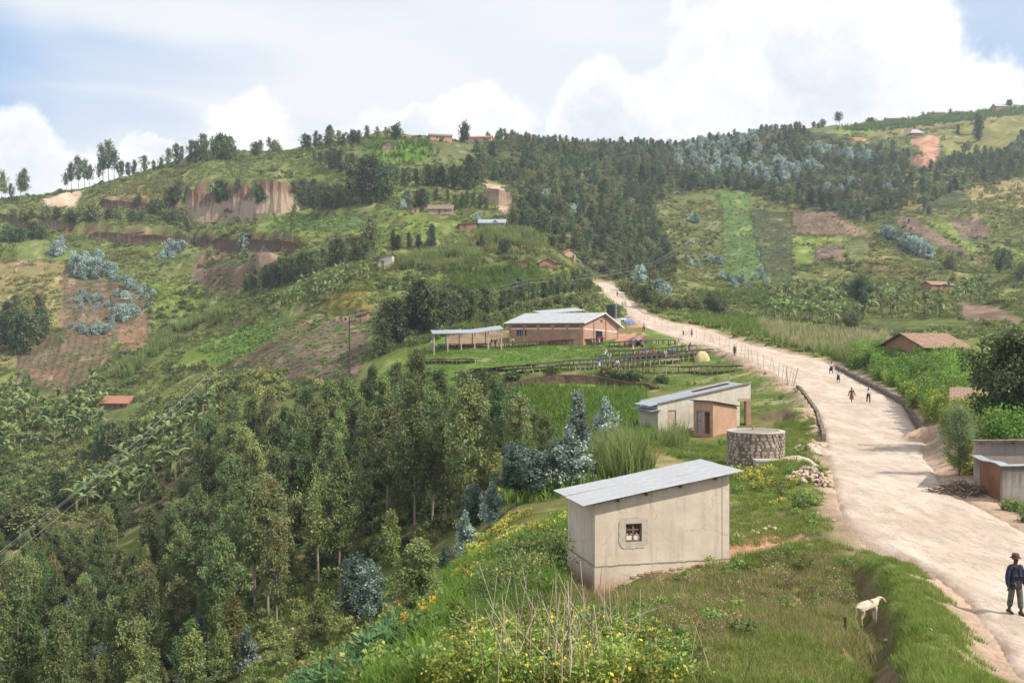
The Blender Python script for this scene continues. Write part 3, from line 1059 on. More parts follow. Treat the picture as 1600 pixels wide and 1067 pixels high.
def tree_form(seed, h, lo, rx, nl, per, ln, wd, droop, cols, tip=None, clump=(0.38, 0.80), bark='bark_pale', r0=None, taper=0.75, lean=0.05, two=False, topw=0.4):
    """trunk with limbs, and a crown of leaf clumps hung on the limb ends. topw: width left at the top of the crown"""
    r = np.random.default_rng(seed)
    mb = MB()
    r0 = r0 or h * 0.011
    n = 9
    zs = np.linspace(-0.8, h * 0.95, n)
    bx = np.cumsum(r.normal(0, lean * 0.25, n)) * h * 0.12; by = np.cumsum(r.normal(0, lean * 0.25, n)) * h * 0.12
    bx -= bx[0]; by -= by[0]
    tr = lambda z: np.array([np.interp(z, zs, bx), np.interp(z, zs, by), z])
    mb.tube([(bx[i], by[i], zs[i]) for i in range(n)], [r0 * (1.35 if i == 0 else 1) * (1 - 0.88 * (i / (n - 1)) ** 1.2) for i in range(n)], 7)
    cen, rad, hh = [], [], []
    for i in range(nl):
        f = (i + r.random()) / nl
        z0 = h * (lo + (0.93 - lo) * f)
        wprof = math.sin(math.pi * min(1, (0.12 + f * 0.80))) ** 0.7 * (1 - f * (1 - topw))
        L = rx * wprof * r.uniform(0.35, 1.35)
        a = i * 2.4 + r.normal(0, 0.5)
        up = r.uniform(0.35, 1.0) * L
        p0 = tr(z0 - up * 0.5)
        p1 = np.array([p0[0] + L * 0.55 * math.cos(a), p0[1] + L * 0.55 * math.sin(a), z0])
        p2 = np.array([p0[0] + L * math.cos(a + r.normal(0, 0.2)), p0[1] + L * math.sin(a + r.normal(0, 0.2)), min(z0 + up * 0.6, h)])
        br = r0 * (0.42 - 0.27 * f)
        mb.tube([p0, p1, p2], [br, br * 0.6, br * 0.25], 4, cap=False)
        for q, s in ((p2, 1.0), (p1 * 0.45 + p2 * 0.55, 0.85), (p1, 0.6)):
            if r.random() < 0.12: continue
            cen.append(q + r.normal(0, 0.18, 3) * L); rad.append(r.uniform(*clump) * s); hh.append(q[2] / h)
    for z in np.linspace(h * (lo + 0.25), h * 0.97, max(4, nl // 5)):
        cen.append(tr(z) + r.normal(0, 0.2, 3)); rad.append(r.uniform(*clump) * 0.8); hh.append(z / h)
    cen = np.array(cen); rad = np.array(rad); hh = np.array(hh)
    nb = len(cols)
    allc = list(cols) + (list(tip) if tip else [])
    ccol = r.integers(0, nb, len(cen))
    if tip:
        tm = r.random(len(cen)) < np.clip((hh - 0.55) * 1.3, 0, 0.6)
        ccol = np.where(tm, nb + r.integers(0, len(tip), len(cen)), ccol)
    # leaves of random mixing stay within the plain colours
    V, C = leaf_cloud(r, cen, rad, per, ln, wd, droop, allc, ccol, flat=1.15)
    trunk = mb.mesh('trunk', M[bark], True)
    crown = cloud_mesh('crown', V, C)
    return trunk, crown


def one_mesh(name, trunk, crown):
    """trunk and crown of a far tree in one mesh"""
    tv = np.empty(len(trunk.vertices) * 3); trunk.vertices.foreach_get('co', tv); tv = tv.reshape(-1, 3)
    cv = np.empty(len(crown.vertices) * 3); crown.vertices.foreach_get('co', cv); cv = cv.reshape(-1, 3)
    tf = [tuple(p.vertices) for p in trunk.polygons]
    cq = quads_of(cv) + len(tv)
    cc = np.empty(len(cv) * 4); crown.attributes['tint'].data.foreach_get('color', cc)
    C = np.vstack([np.tile([0.2, 0.16, 0.13], (len(tv), 1)), cc.reshape(-1, 4)[:, :3]])
    me = mk_mesh(name, np.vstack([tv, cv]), faces=tf + [tuple(q) for q in cq], colors=C)
    me.materials.append(trunk.materials[0]); me.materials.append(M['leaf'])
    me.polygons.foreach_set('material_index', np.array([0] * len(tf) + [1] * len(cq), np.int32))
    return me


G1 = [(0.082, 0.108, 0.038), (0.060, 0.088, 0.030), (0.110, 0.128, 0.048), (0.072, 0.098, 0.042)]
G2 = [(0.055, 0.082, 0.028), (0.042, 0.064, 0.023), (0.068, 0.094, 0.033)]
G3 = [(0.120, 0.135, 0.042), (0.095, 0.118, 0.036), (0.135, 0.140, 0.055)]
G4 = [(0.102, 0.104, 0.044), (0.090, 0.096, 0.042), (0.078, 0.092, 0.038)]
TIP = [(0.125, 0.108, 0.048), (0.12, 0.118, 0.05)]
TIPY = [(0.150, 0.165, 0.052), (0.125, 0.145, 0.048)]
BLUE = [(0.195, 0.245, 0.212), (0.150, 0.195, 0.172), (0.245, 0.285, 0.245), (0.100, 0.138, 0.115)]
BLUED = [(0.070, 0.102, 0.086), (0.045, 0.068, 0.042), (0.125, 0.160, 0.140), (0.050, 0.074, 0.050)]
TR = {}
# name: list of (trunk, crown, height)
def reg(key, h, **k):
    TR.setdefault(key, []).append((*tree_form(h=h, **k), h))


for s in (1, 2, 3):
    reg('tall', 13.0, seed=10 + s, lo=0.40, rx=2.2, nl=36, topw=0.6, per=72, ln=0.36, wd=0.13, droop=0.9, cols=G1, tip=[TIPY, TIP, None][s - 1])
    reg('slender', 12.0, seed=20 + s, lo=0.26, rx=1.8, nl=42, topw=0.6, per=68, ln=0.34, wd=0.13, droop=0.9, cols=G1 if s < 3 else G2, tip=TIP if s == 1 else None)
    reg('dense', 10.0, seed=30 + s, lo=0.10, rx=2.1, nl=48, topw=0.62, per=80, ln=0.32, wd=0.15, droop=0.7, cols=[G2, G1, G4][s - 1], tip=TIP if s == 3 else None)
    reg('young', 6.0, seed=40 + s, lo=0.04, rx=1.7, nl=40, per=60, ln=0.32, wd=0.11, droop=0.5, cols=[G3, G1, G3][s - 1], tip=[TIPY, TIPY, TIP][s - 1], clump=(0.32, 0.65), topw=0.15)
reg('forked', 11.5, seed=52, lo=0.36, rx=2.5, nl=26, per=62, ln=0.40, wd=0.13, droop=0.8, cols=G1, clump=(0.45, 0.8), lean=0.12, r0=0.16)
reg('silver', 5.6, seed=61, lo=0.02, rx=1.25, nl=46, per=54, ln=0.22, wd=0.17, droop=0.2, cols=BLUE, clump=(0.28, 0.55), topw=0.1)
reg('silver', 4.4, seed=62, lo=0.02, rx=1.5, nl=46, per=54, ln=0.22, wd=0.17, droop=0.2, cols=BLUE + BLUED, clump=(0.3, 0.6), topw=0.2)
reg('bluedark', 6.0, seed=63, lo=0.30, rx=1.5, nl=30, per=60, ln=0.24, wd=0.18, droop=0.3, cols=BLUED, clump=(0.35, 0.65), topw=0.5)
reg('broad', 7.0, seed=71, lo=0.22, rx=3.0, nl=44, per=90, ln=0.30, wd=0.2, droop=0.4, cols=[(0.05, 0.07, 0.028), (0.04, 0.055, 0.022), (0.07, 0.09, 0.035)], clump=(0.5, 1.0), bark='bark_dark', topw=0.6, r0=0.16)
reg('feather', 6.2, seed=72, lo=0.10, rx=1.7, nl=60, per=70, ln=0.34, wd=0.035, droop=-0.5, cols=[(0.10, 0.115, 0.055), (0.08, 0.098, 0.045)], clump=(0.4, 0.75), bark='bark_dark', topw=0.55, r0=0.15)
# simple crowns for trees some hundreds of metres off
FAR = {}
def regf(key, **k):
    tr_, cr_ = tree_form(**k)
    FAR.setdefault(key, []).append((one_mesh('far_tree', tr_, cr_), k['h']))


H1 = [(0.062, 0.086, 0.034), (0.050, 0.072, 0.030), (0.080, 0.102, 0.042)]
H2 = [(0.046, 0.066, 0.029), (0.058, 0.078, 0.034)]
H3 = [(0.105, 0.112, 0.045), (0.085, 0.096, 0.040)]
for s in (1, 2, 3):
    regf('euc', seed=110 + s, h=13.0, lo=0.16, rx=3.1, nl=30, topw=0.75, per=20, ln=0.80, wd=0.42, droop=0.5, cols=[H1, H2, H3][s - 1], clump=(0.7, 1.25))
    regf('rag', seed=120 + s, h=14.0, lo=0.36, rx=3.0, nl=20, per=20, ln=0.80, wd=0.38, droop=0.5, cols=[H1, H2, G1][s - 1], clump=(0.7, 1.3), topw=0.7)
    regf('bush', seed=130 + s, h=5.0, lo=0.06, rx=2.3, nl=22, per=20, ln=0.60, wd=0.40, droop=0.3, cols=[H1, H3, G4][s - 1], clump=(0.6, 1.1), topw=0.6)
for s in (1, 2):
    regf('silver', seed=140 + s, h=4.5, lo=0.04, rx=1.9, nl=22, per=20, ln=0.5, wd=0.38, droop=0.2, cols=[(0.165, 0.21, 0.19), (0.135, 0.178, 0.165), (0.20, 0.235, 0.21)], clump=(0.45, 0.85), topw=0.35)
    regf('round', seed=150 + s, h=9.0, lo=0.2, rx=4.0, nl=30, per=34, ln=0.8, wd=0.5, droop=0.3, cols=H2, clump=(0.8, 1.5), topw=0.75, bark='bark_dark')
regf('dark', seed=160, h=12.0, lo=0.10, rx=2.7, nl=30, per=24, ln=0.8, wd=0.4, droop=0.3, cols=[(0.036, 0.050, 0.022)], clump=(0.7, 1.2), topw=0.5, bark='bark_dark')


# banana
def banana_leaf(r, L=2.0, w=0.52):
    n = 7
    V, C = [], []
    for i in range(n):
        f = i / (n - 1)
        x = L * (f - 0.18 * f * f * f)
        z = L * (0.55 * f - 0.85 * f * f)
        ww = w * math.sin(math.pi * min(1, 0.06 + f * 0.92)) ** 0.6 * 0.5
        rag = r.uniform(0.8, 1.1)
        V += [(x, -ww * rag, z - 0.10 * ww + 0.12 * ww), (x, 0, z), (x, ww * rag, z + 0.02)]
        k = r.uniform(0.85, 1.15)
        C += [np.array((0.15, 0.22, 0.07)) * k, np.array((0.215, 0.265, 0.105)) * k, np.array((0.16, 0.23, 0.075)) * k]
    q = []
    for i in range(n - 1):
        a = i * 3
        q += [(a, a + 1, a + 4, a + 3), (a + 1, a + 2, a + 5, a + 4)]
    return np.array(V), np.array(C), np.array(q)


_r = np.random.default_rng(5)
LEAFV = [banana_leaf(_r) for _ in range(3)]
BLEAF = []
for v, c, q in LEAFV:
    me = mk_mesh('leaf', v, quads=q, colors=c); me.materials.append(M['leaf']); BLEAF.append(me)
_mb = MB(); _mb.tube([(0, 0, -0.5), (0.02, 0, 0.8), (0, 0.03, 1.9)], [0.17, 0.14, 0.09], 7)
BSTEM = _mb.mesh('stem', M['stem_banana'], True)
BSETS = []     # leaf poses (rot matrices) per variety
BFAR = []
for k in range(4):
    poses = []
    VV, CC, QQ = [], [], []
    nl = 11
    for i in range(nl):
        a = i * 2.4 + _r.normal(0, 0.3)
        tilt = _r.uniform(-0.95, 0.25) if i < 6 else _r.uniform(-1.35, -0.7)
        m = Matrix.Translation((0, 0, 1.75 + 0.05 * i)) @ Matrix.Rotation(a, 4, 'Z') @ Matrix.Rotation(tilt, 4, 'Y') @ Matrix.Rotation(_r.normal(0, 0.35), 4, 'X') @ Matrix.Scale(_r.uniform(0.75, 1.15), 4)
        poses.append((m, i % 3))
        v, c, q = LEAFV[i % 3]
        mm = np.array(m)
        QQ.append(q + sum(len(x) for x in VV)); VV.append(v @ mm[:3, :3].T + mm[:3, 3]); CC.append(c)
    BSETS.append(poses)
    me = mk_mesh('leaves', np.vstack(VV), quads=np.vstack(QQ), colors=np.vstack(CC)); me.materials.append(M['leaf'])
    BFAR.append(me)


def place_banana(x, y, z, s, detailed, label, group):
    root = empty('banana_plant', (x, y, z), random.uniform(0, 6.28))
    root.scale = (s, s, s)
    tag(root, label, 'banana plant', group)
    k = random.randrange(4)
    link(bpy.data.objects.new('stem', BSTEM), root)
    if detailed:
        for m, i in BSETS[k]:
            o = bpy.data.objects.new('leaf', BLEAF[i]); link(o, root); o.matrix_basis = m
    else:
        link(bpy.data.objects.new('leaves', BFAR[k]), root)
    return root


def blades(r, n, hmin, hmax, w, spread, bend, cols, segs=3, tipcol=None):
    V, C, Q = [], [], []
    cols = np.asarray(cols)
    for i in range(n):
        a = r.uniform(0, 2 * math.pi); rr = spread * math.sqrt(r.random())
        p = np.array([rr * math.cos(a), rr * math.sin(a), -0.05])
        d = r.uniform(0, 2 * math.pi)
        dv = np.array([math.cos(d), math.sin(d), 0]); sv = np.array([-math.sin(d + r.normal(0, .5)), math.cos(d), 0]) * w * r.uniform(0.6, 1.3)
        h = r.uniform(hmin, hmax); b = bend * r.uniform(0.3, 1.4)
        c = cols[r.integers(len(cols))] * r.uniform(0.75, 1.25)
        base = len(V)
        for s in range(segs + 1):
            f = s / segs
            q = p + dv * h * b * f * f + np.array([0, 0, h * (f - 0.3 * b * f * f)])
            k = (1 - f * 0.85) * 0.5
            V += [q - sv * k, q + sv * k]
            cc = c if tipcol is None else c * (1 - f) + np.array(tipcol) * f
            C += [cc, cc]
        for s in range(segs):
            o = base + 2 * s
            Q.append((o, o + 1, o + 3, o + 2))
    return np.array(V), np.array(C), np.array(Q)


def blade_mesh(name, *a, mat='grassblade', **k):
    v, c, q = blades(*a, **k)
    me = mk_mesh(name, v, quads=q, colors=np.clip(c, 0, 1)); me.materials.append(M[mat])
    return me


def herb_mesh(name, seed, n, rad, h, per, ln, wd, cols, droop=0.1, mat='leaf'):
    r = np.random.default_rng(seed)
    a = r.uniform(0, 6.28, n); rr = rad * np.sqrt(r.random(n))
    cen = np.stack([rr * np.cos(a), rr * np.sin(a), r.uniform(0.1, 0.85, n) * h], -1)
    V, C = leaf_cloud(r, cen, np.full(n, h * 0.28), per, ln, wd, droop, cols)
    return cloud_mesh(name, V, C, mat)


GG = [(0.205, 0.275, 0.062), (0.235, 0.290, 0.075), (0.17, 0.240, 0.054)]
GD = [(0.38, 0.31, 0.15), (0.30, 0.255, 0.115), (0.22, 0.22, 0.08), (0.42, 0.33, 0.20)]
GM = [(0.215, 0.255, 0.068), (0.27, 0.26, 0.098), (0.185, 0.23, 0.06)]
GL_ = [(0.135, 0.235, 0.036), (0.165, 0.255, 0.048), (0.115, 0.205, 0.034)]
P = {}
rr_ = np.random.default_rng(99)
P['grass_green'] = blade_mesh('grass_tuft', rr_, 20, 0.10, 0.26, 0.022, 0.20, 0.55, GG, 2)
P['grass_mixed'] = blade_mesh('grass_tuft', rr_, 20, 0.10, 0.30, 0.020, 0.22, 0.55, GM, 2)
P['grass_dry'] = blade_mesh('grass_tuft', rr_, 22, 0.12, 0.42, 0.016, 0.22, 0.45, GD, 2)
P['grass_lush'] = blade_mesh('grass_tuft', rr_, 26, 0.25, 0.75, 0.035, 0.30, 0.6, GL_, 3)
P['grass_far'] = blade_mesh('grass_tuft', rr_, 16, 0.3, 0.75, 0.10, 0.6, 0.6, GL_ + GG, 2)
P['grass_hill'] = blade_mesh('grass_tuft', rr_, 16, 0.25, 0.65, 0.12, 0.7, 0.6, [(0.140, 0.185, 0.054), (0.165, 0.195, 0.062), (0.115, 0.160, 0.046), (0.20, 0.195, 0.085)], 2)
P['reed_green'] = blade_mesh('reed_clump', rr_, 40, 1.2, 2.6, 0.07, 0.7, 0.45, [(0.14, 0.20, 0.05), (0.165, 0.22, 0.06)], 3, tipcol=(0.25, 0.29, 0.11))
P['reed_dry'] = blade_mesh('reed_clump', rr_, 40, 1.2, 2.4, 0.07, 0.7, 0.35, [(0.30, 0.23, 0.10), (0.26, 0.205, 0.085)], 3, tipcol=(0.19, 0.25, 0.08))
P['reed_far'] = blade_mesh('reed_clump', rr_, 26, 1.2, 2.5, 0.20, 0.9, 0.45, [(0.14, 0.20, 0.05), (0.165, 0.22, 0.06)], 3, tipcol=(0.24, 0.29, 0.11))
P['reed_fardry'] = blade_mesh('reed_clump', rr_, 26, 1.0, 2.2, 0.20, 0.9, 0.35, [(0.33, 0.25, 0.115), (0.29, 0.22, 0.10)], 3, tipcol=(0.21, 0.25, 0.09))
P['maize_far'] = blade_mesh('maize_plant', rr_, 14, 0.9, 2.1, 0.24, 0.25, 0.5, [(0.14, 0.215, 0.05), (0.17, 0.235, 0.06)], 3)
P['maize'] = blade_mesh('maize_plant', rr_, 14, 0.9, 2.1, 0.11, 0.10, 0.5, [(0.15, 0.225, 0.05), (0.185, 0.245, 0.06)], 4)
P['maize_dry'] = blade_mesh('maize_plant', rr_, 16, 0.9, 2.3, 0.08, 0.12, 0.35, [(0.33, 0.30, 0.09), (0.26, 0.27, 0.07), (0.19, 0.235, 0.06)], 4, tipcol=(0.46, 0.42, 0.27))
P['herb'] = herb_mesh('herb', 1, 12, 0.35, 0.5, 14, 0.13, 0.08, [(0.085, 0.125, 0.034), (0.11, 0.15, 0.042), (0.07, 0.10, 0.03)])
P['herb_dry'] = herb_mesh('herb', 2, 12, 0.35, 0.6, 12, 0.11, 0.05, [(0.17, 0.14, 0.075), (0.12, 0.12, 0.048), (0.19, 0.145, 0.095)], -0.4)
P['herb_yellow'] = herb_mesh('herb', 3, 12, 0.35, 0.4, 13, 0.12, 0.09, [(0.13, 0.16, 0.036), (0.24, 0.21, 0.045), (0.10, 0.14, 0.03), (0.12, 0.155, 0.035), (0.30, 0.25, 0.05)])
P['bean'] = herb_mesh('bean_plant', 4, 26, 0.40, 0.85, 11, 0.105, 0.085, [(0.085, 0.135, 0.030), (0.115, 0.165, 0.036), (0.105, 0.15, 0.034), (0.165, 0.18, 0.036), (0.40, 0.30, 0.045)], 0.3)
P['bean_tall'] = herb_mesh('bean_vine', 5, 30, 0.40, 2.3, 22, 0.20, 0.16, [(0.10, 0.165, 0.034), (0.135, 0.195, 0.042), (0.075, 0.125, 0.027)], 0.4)
P['bean_tally'] = herb_mesh('bean_vine', 6, 26, 0.40, 1.8, 20, 0.20, 0.16, [(0.14, 0.18, 0.036), (0.17, 0.19, 0.04), (0.10, 0.15, 0.03)], 0.4)
P['orange'] = herb_mesh('flowers', 7, 10, 0.3, 0.7, 8, 0.09, 0.09, [(0.55, 0.26, 0.02), (0.10, 0.14, 0.03), (0.6, 0.35, 0.03)])
P['scrub'] = herb_mesh('scrub', 8, 14, 0.9, 1.1, 13, 0.42, 0.26, [(0.075, 0.092, 0.034), (0.10, 0.115, 0.042), (0.055, 0.072, 0.028)])
P['scrub_lt'] = herb_mesh('scrub', 9, 14, 0.9, 0.9, 12, 0.40, 0.24, [(0.125, 0.150, 0.045), (0.10, 0.13, 0.038), (0.16, 0.165, 0.06)])
P['crop'] = herb_mesh('crop_plant', 10, 10, 0.7, 0.6, 12, 0.34, 0.24, [(0.085, 0.14, 0.036), (0.11, 0.165, 0.045)])
P['fern'] = herb_mesh('fern', 12, 16, 0.5, 0.5, 12, 0.26, 0.07, [(0.055, 0.100, 0.038), (0.07, 0.12, 0.045)], -0.1)
P['darkbush'] = herb_mesh('bush', 13, 34, 0.8, 1.5, 26, 0.11, 0.055, [(0.05, 0.072, 0.028), (0.065, 0.088, 0.034), (0.08, 0.10, 0.04)])

# visibility of the ground from the camera, for strewing plants only where they can be seen
VG = CV - GZ / GY * F
_cm = np.minimum.accumulate(VG, axis=0)
_fx = (GX[:-1, 1:] - GX[:-1, :-1]); _fy = (GY[1:, :-1] - GY[:-1, :-1])
AREA = np.abs(_fx * _fy)
VC, UC, YC = VG[:-1, :-1], GU[:-1, :-1], GY[:-1, :-1]
BARE = (FACE['gully'][:-1, :-1] + fbm(GX[:-1, :-1] / 0.6, YC / 0.6, 91, 3) * 0.6 > 0.72) | (FACE['roadside'][:-1, :-1] + fbm(GX[:-1, :-1] / 0.9, YC / 0.9, 90, 3) * 0.9 > 0.62) | (FACE['quarry'][:-1, :-1] > 0.3) | (FACE['cut'][:-1, :-1] > 0.55) | (FACE['pale'][:-1, :-1] > 0.4) | (FACE['slip'][:-1, :-1] > 0.95)
TILLED = FACE['tilled'][:-1, :-1] > 0.5
BARESOIL = FACE['tilled'][:-1, :-1] > 0.3
for _u, _v, _rad in ((1362, 986, 0.85), (1358, 994, 0.6), (1370, 990, 0.6)):
    _x, _y, _z = pix(_u, _v)
    BARE |= (GX[:-1, :-1] - _x) ** 2 + (YC - _y) ** 2 < _rad ** 2
ROADM = (GX[:-1, :-1] > road_l(YC) - 0.4) & (GX[:-1, :-1] < road_r(YC) + 0.4) & (YC < ROAD_END)


def strew(poly, n=None, dens=None, y0=0, y1=1e9, hide=0.0, noise=None, spacing=0, seed=0, road=False, uY=False, bias=0.0, tilled=0):
    """random points on the ground whose photo position falls in the polygon (or whose bearing/distance does, if uY).
    hide: metres of height that may still show above the ground in front. noise: (scale, threshold) patchiness"""
    r = np.random.default_rng(1000 + seed)
    m = in_poly(UC, YC if uY else VC, poly) & (YC > y0) & (YC < y1)
    if not road: m &= ~ROADM
    m &= ~BARE
    if tilled < 2: m &= ~TILLED
    if tilled < 1: m &= ~(BARESOIL & (fbm(GX[:-1, :-1] / 5, YC / 5, 70 + seed, 2) < 0.12))
    m &= (VC - hide * F / YC) <= (_cm[:-1, :-1] + 3)
    if noise:
        m &= fbm(GX[:-1, :-1] / noise[0], YC / noise[0], 300 + seed, 3) > noise[1]
    w = AREA[m] * (YC[m] ** -bias if bias else 1.0)
    if not len(w): return np.zeros((0, 3))
    if n is None: n = int(dens * AREA[m].sum())
    jj, ii = np.nonzero(m)
    k = r.choice(len(w), n, p=w / w.sum())
    j, i = jj[k], ii[k]
    a, b = r.random(n), r.random(n)
    u = US[i] + a * (US[i + 1] - US[i]); Y = np.exp(LS[j] + b * (LS[j + 1] - LS[j]))
    X = (u - CU) / F * Y
    if spacing:
        keep, cell = [], {}
        for q in range(n):
            sp = spacing if np.isscalar(spacing) else spacing(Y[q])
            cx, cy = int(X[q] // sp), int(Y[q] // sp)
            ok = True
            for ax in (-1, 0, 1):
                for ay in (-1, 0, 1):
                    for (px_, py_) in cell.get((cx + ax, cy + ay), ()):
                        if (px_ - X[q]) ** 2 + (py_ - Y[q]) ** 2 < sp * sp: ok = False
            if ok:
                keep.append(q); cell.setdefault((cx, cy), []).append((X[q], Y[q]))
        X, Y = X[keep], Y[keep]
    return np.stack([X, Y, gz(X, Y)], -1)


# plants too many to count: points carrying copies of one small plant
PROTO = bpy.data.collections.new('plant_forms')
_po = {}


def proto_ob(key):
    if key not in _po:
        o = bpy.data.objects.new(key, P[key] if key in P else key)
        PROTO.objects.link(o); _po[key] = o
    return _po[key]


def strew_tree(ob):
    ng = bpy.data.node_groups.new('strew', 'GeometryNodeTree')
    ng.interface.new_socket('Geometry', in_out='INPUT', socket_type='NodeSocketGeometry')
    ng.interface.new_socket('Geometry', in_out='OUTPUT', socket_type='NodeSocketGeometry')
    t = NT(ng)
    gi = t.new('NodeGroupInput'); go = t.new('NodeGroupOutput')
    oi = t.new('GeometryNodeObjectInfo'); oi.inputs['Object'].default_value = ob
    oi.inputs['As Instance'].default_value = True
    ip = t.new('GeometryNodeInstanceOnPoints')
    ra = t.new('GeometryNodeInputNamedAttribute', data_type='FLOAT_VECTOR'); ra.inputs['Name'].default_value = 'turn'
    sa = t.new('GeometryNodeInputNamedAttribute', data_type='FLOAT_VECTOR'); sa.inputs['Name'].default_value = 'size'
    t.l.new(gi.outputs[0], ip.inputs['Points'])
    t.l.new(oi.outputs['Geometry'], ip.inputs['Instance'])
    t.l.new(ra.outputs[0], ip.inputs['Rotation'])
    t.l.new(sa.outputs[0], ip.inputs['Scale'])
    t.l.new(ip.outputs[0], go.inputs[0])
    return ng


def stuff(name, ob, pts, s0=0.7, s1=1.3, tilt=0.12, seed=0, zs=1.0, label=None, sink=0.0):
    if len(pts) == 0: return
    r = np.random.default_rng(2000 + seed)
    me = bpy.data.meshes.new(name)
    p = np.asarray(pts, np.float32).copy(); p[:, 2] -= sink
    me.vertices.add(len(p)); me.vertices.foreach_set('co', p.ravel())
    a = me.attributes.new('turn', 'FLOAT_VECTOR', 'POINT')
    e = np.stack([r.normal(0, tilt, len(p)), r.normal(0, tilt, len(p)), r.uniform(0, 6.28, len(p))], -1)
    a.data.foreach_set('vector', e.astype(np.float32).ravel())
    s = r.uniform(s0, s1, len(p))
    a = me.attributes.new('size', 'FLOAT_VECTOR', 'POINT')
    a.data.foreach_set('vector', np.stack([s, s, s * zs * r.uniform(0.85, 1.15, len(p))], -1).astype(np.float32).ravel())
    o = bpy.data.objects.new(name, me)
    md = o.modifiers.new('strew', 'NODES')
    md.node_group = strew_tree(ob if not isinstance(ob, str) else proto_ob(ob))
    link(o)
    o['kind'] = 'stuff'
    if label: o['label'] = label
    return o


def place_tree(kind, x, y, z, h, label, group, name='eucalyptus_tree', cat='tree', var=None, wide=1.0):
    lst = TR[kind]
    tk, cr, h0 = lst[random.randrange(len(lst)) if var is None else var]
    root = empty(name, (x, y, z), random.uniform(0, 6.28))
    s = h / h0
    k = s * wide * random.uniform(0.92, 1.08)
    root.scale = (k, k, s)
    tag(root, label, cat, group)
    link(bpy.data.objects.new('trunk', tk), root)
    link(bpy.data.objects.new('crown', cr), root)
    return root


def place_far(kind, x, y, z, h, label, group, name='eucalyptus_tree', cat='tree', wide=1.0):
    me, h0 = random.choice(FAR[kind])
    o = bpy.data.objects.new(name, me)
    o.location = (x, y, z - 0.2)
    s = h / h0
    k = s * wide * random.uniform(0.88, 1.15)
    o.rotation_euler = (random.gauss(0, 0.04), random.gauss(0, 0.04), random.uniform(0, 6.28))
    o.scale = (k, k, s)
    tag(o, label, cat, group)
    return link(o)

# ------------------------------------------------------------------ building materials
def mat_plaster(name, c1, c2, stain=(0.36, 0.19, 0.12), s0=None, s1=None, crack=0.5, scale=1.0, wet=None):
    def f(t, b):
        co = objco(t)
        sep = t.new('ShaderNodeSeparateXYZ'); t.l.new(co, sep.inputs[0])
        z = sep.outputs['Z']
        n1 = t.noise(co, 0.9 * scale, 5, 0.6); n2 = t.noise(co, 6.0 * scale, 4, 0.65); n3 = t.noise(co, 40, 2, 0.5)
        st = t.noise(t.vmath('MULTIPLY', co, (3.0, 3.0, 0.35)), 1.3 * scale, 4, 0.6)
        c = t.mix(t.smooth(n1, 0.34, 0.68), c1, c2)
        c = t.mix(t.smooth(st, 0.50, 0.74, 0, 0.45), c, tuple(x * 0.62 for x in c1))
        c = t.mix(t.smooth(n2, 0.55, 0.8, 0, 0.25), c, tuple(x * 0.75 for x in c1))
        if s0 is not None:
            zz = t.math('ADD', z, t.math('MULTIPLY', t.math('SUBTRACT', n1, 0.5), 0.9))
            c = t.mix(t.smooth(zz, s1, s0, 0, 0.8), c, stain)
        if wet is not None:
            zz = t.math('ADD', z, t.math('MULTIPLY', t.math('SUBTRACT', st, 0.5), 1.6))
            c = t.mix(t.smooth(zz, wet[0], wet[1], 0, 0.7), c, wet[2])
        if crack:
            v = t.new('ShaderNodeTexVoronoi', feature='DISTANCE_TO_EDGE')
            v.inputs['Scale'].default_value = 0.55 * scale
            wv = t.vmath('ADD', co, t.vmath('SCALE', t.vmath('SUBTRACT', t.noise(co, 2.5, 5, 0.7, True), (0.5, 0.5, 0.5)), s=0.5))
            t.l.new(wv, v.inputs['Vector'])
            k = t.math('MULTIPLY', t.smooth(v.outputs[0], 0.014, 0.003, 0, crack), t.smooth(n1, 0.45, 0.55))
            c = t.mix(k, c, tuple(x * 0.45 for x in c1))
        t.l.new(c, b.inputs['Base Color'])
        bump(t, b, t.math('ADD', n2, t.math('MULTIPLY', n3, 0.4)), 0.35, 0.03)
    return material(name, f, 0.9, 0.15)


def mat_brick(name, c1, c2, mortar, sc=1.0, dirt=0.3, lime=None):
    def f(t, b):
        co = objco(t)
        sep = t.new('ShaderNodeSeparateXYZ'); t.l.new(co, sep.inputs[0])
        cmb = t.new('ShaderNodeCombineXYZ')
        t.l.new(t.math('ADD', sep.outputs['X'], sep.outputs['Y']), cmb.inputs[0]); t.l.new(sep.outputs['Z'], cmb.inputs[1])
        br = t.new('ShaderNodeTexBrick')
        br.inputs['Scale'].default_value = 1.0
        br.inputs['Brick Width'].default_value = 0.23 * sc; br.inputs['Row Height'].default_value = 0.085 * sc
        br.inputs['Mortar Size'].default_value = 0.012 * sc; br.inputs['Bias'].default_value = 0.0
        t.put(br.inputs['Color1'], c1); t.put(br.inputs['Color2'], c2); t.put(br.inputs['Mortar'], mortar)
        t.l.new(cmb.outputs[0], br.inputs['Vector'])
        n = t.noise(co, 0.8, 5, 0.65); n2 = t.noise(co, 9, 3, 0.6)
        c = t.mix(t.smooth(n, 0.35, 0.7, 0, dirt), br.outputs[0], tuple(x * 0.5 for x in c1))
        c = t.mix(t.smooth(n2, 0.5, 0.75, 0, 0.3), c, tuple(min(1, x * 1.35) for x in c2))
        t.l.new(c, b.inputs['Base Color'])
        h = t.math('SUBTRACT', t.math('MULTIPLY', n2, 0.3), br.outputs['Fac'])
        bump(t, b, h, 0.5, 0.012)
    return material(name, f, 0.9, 0.1)


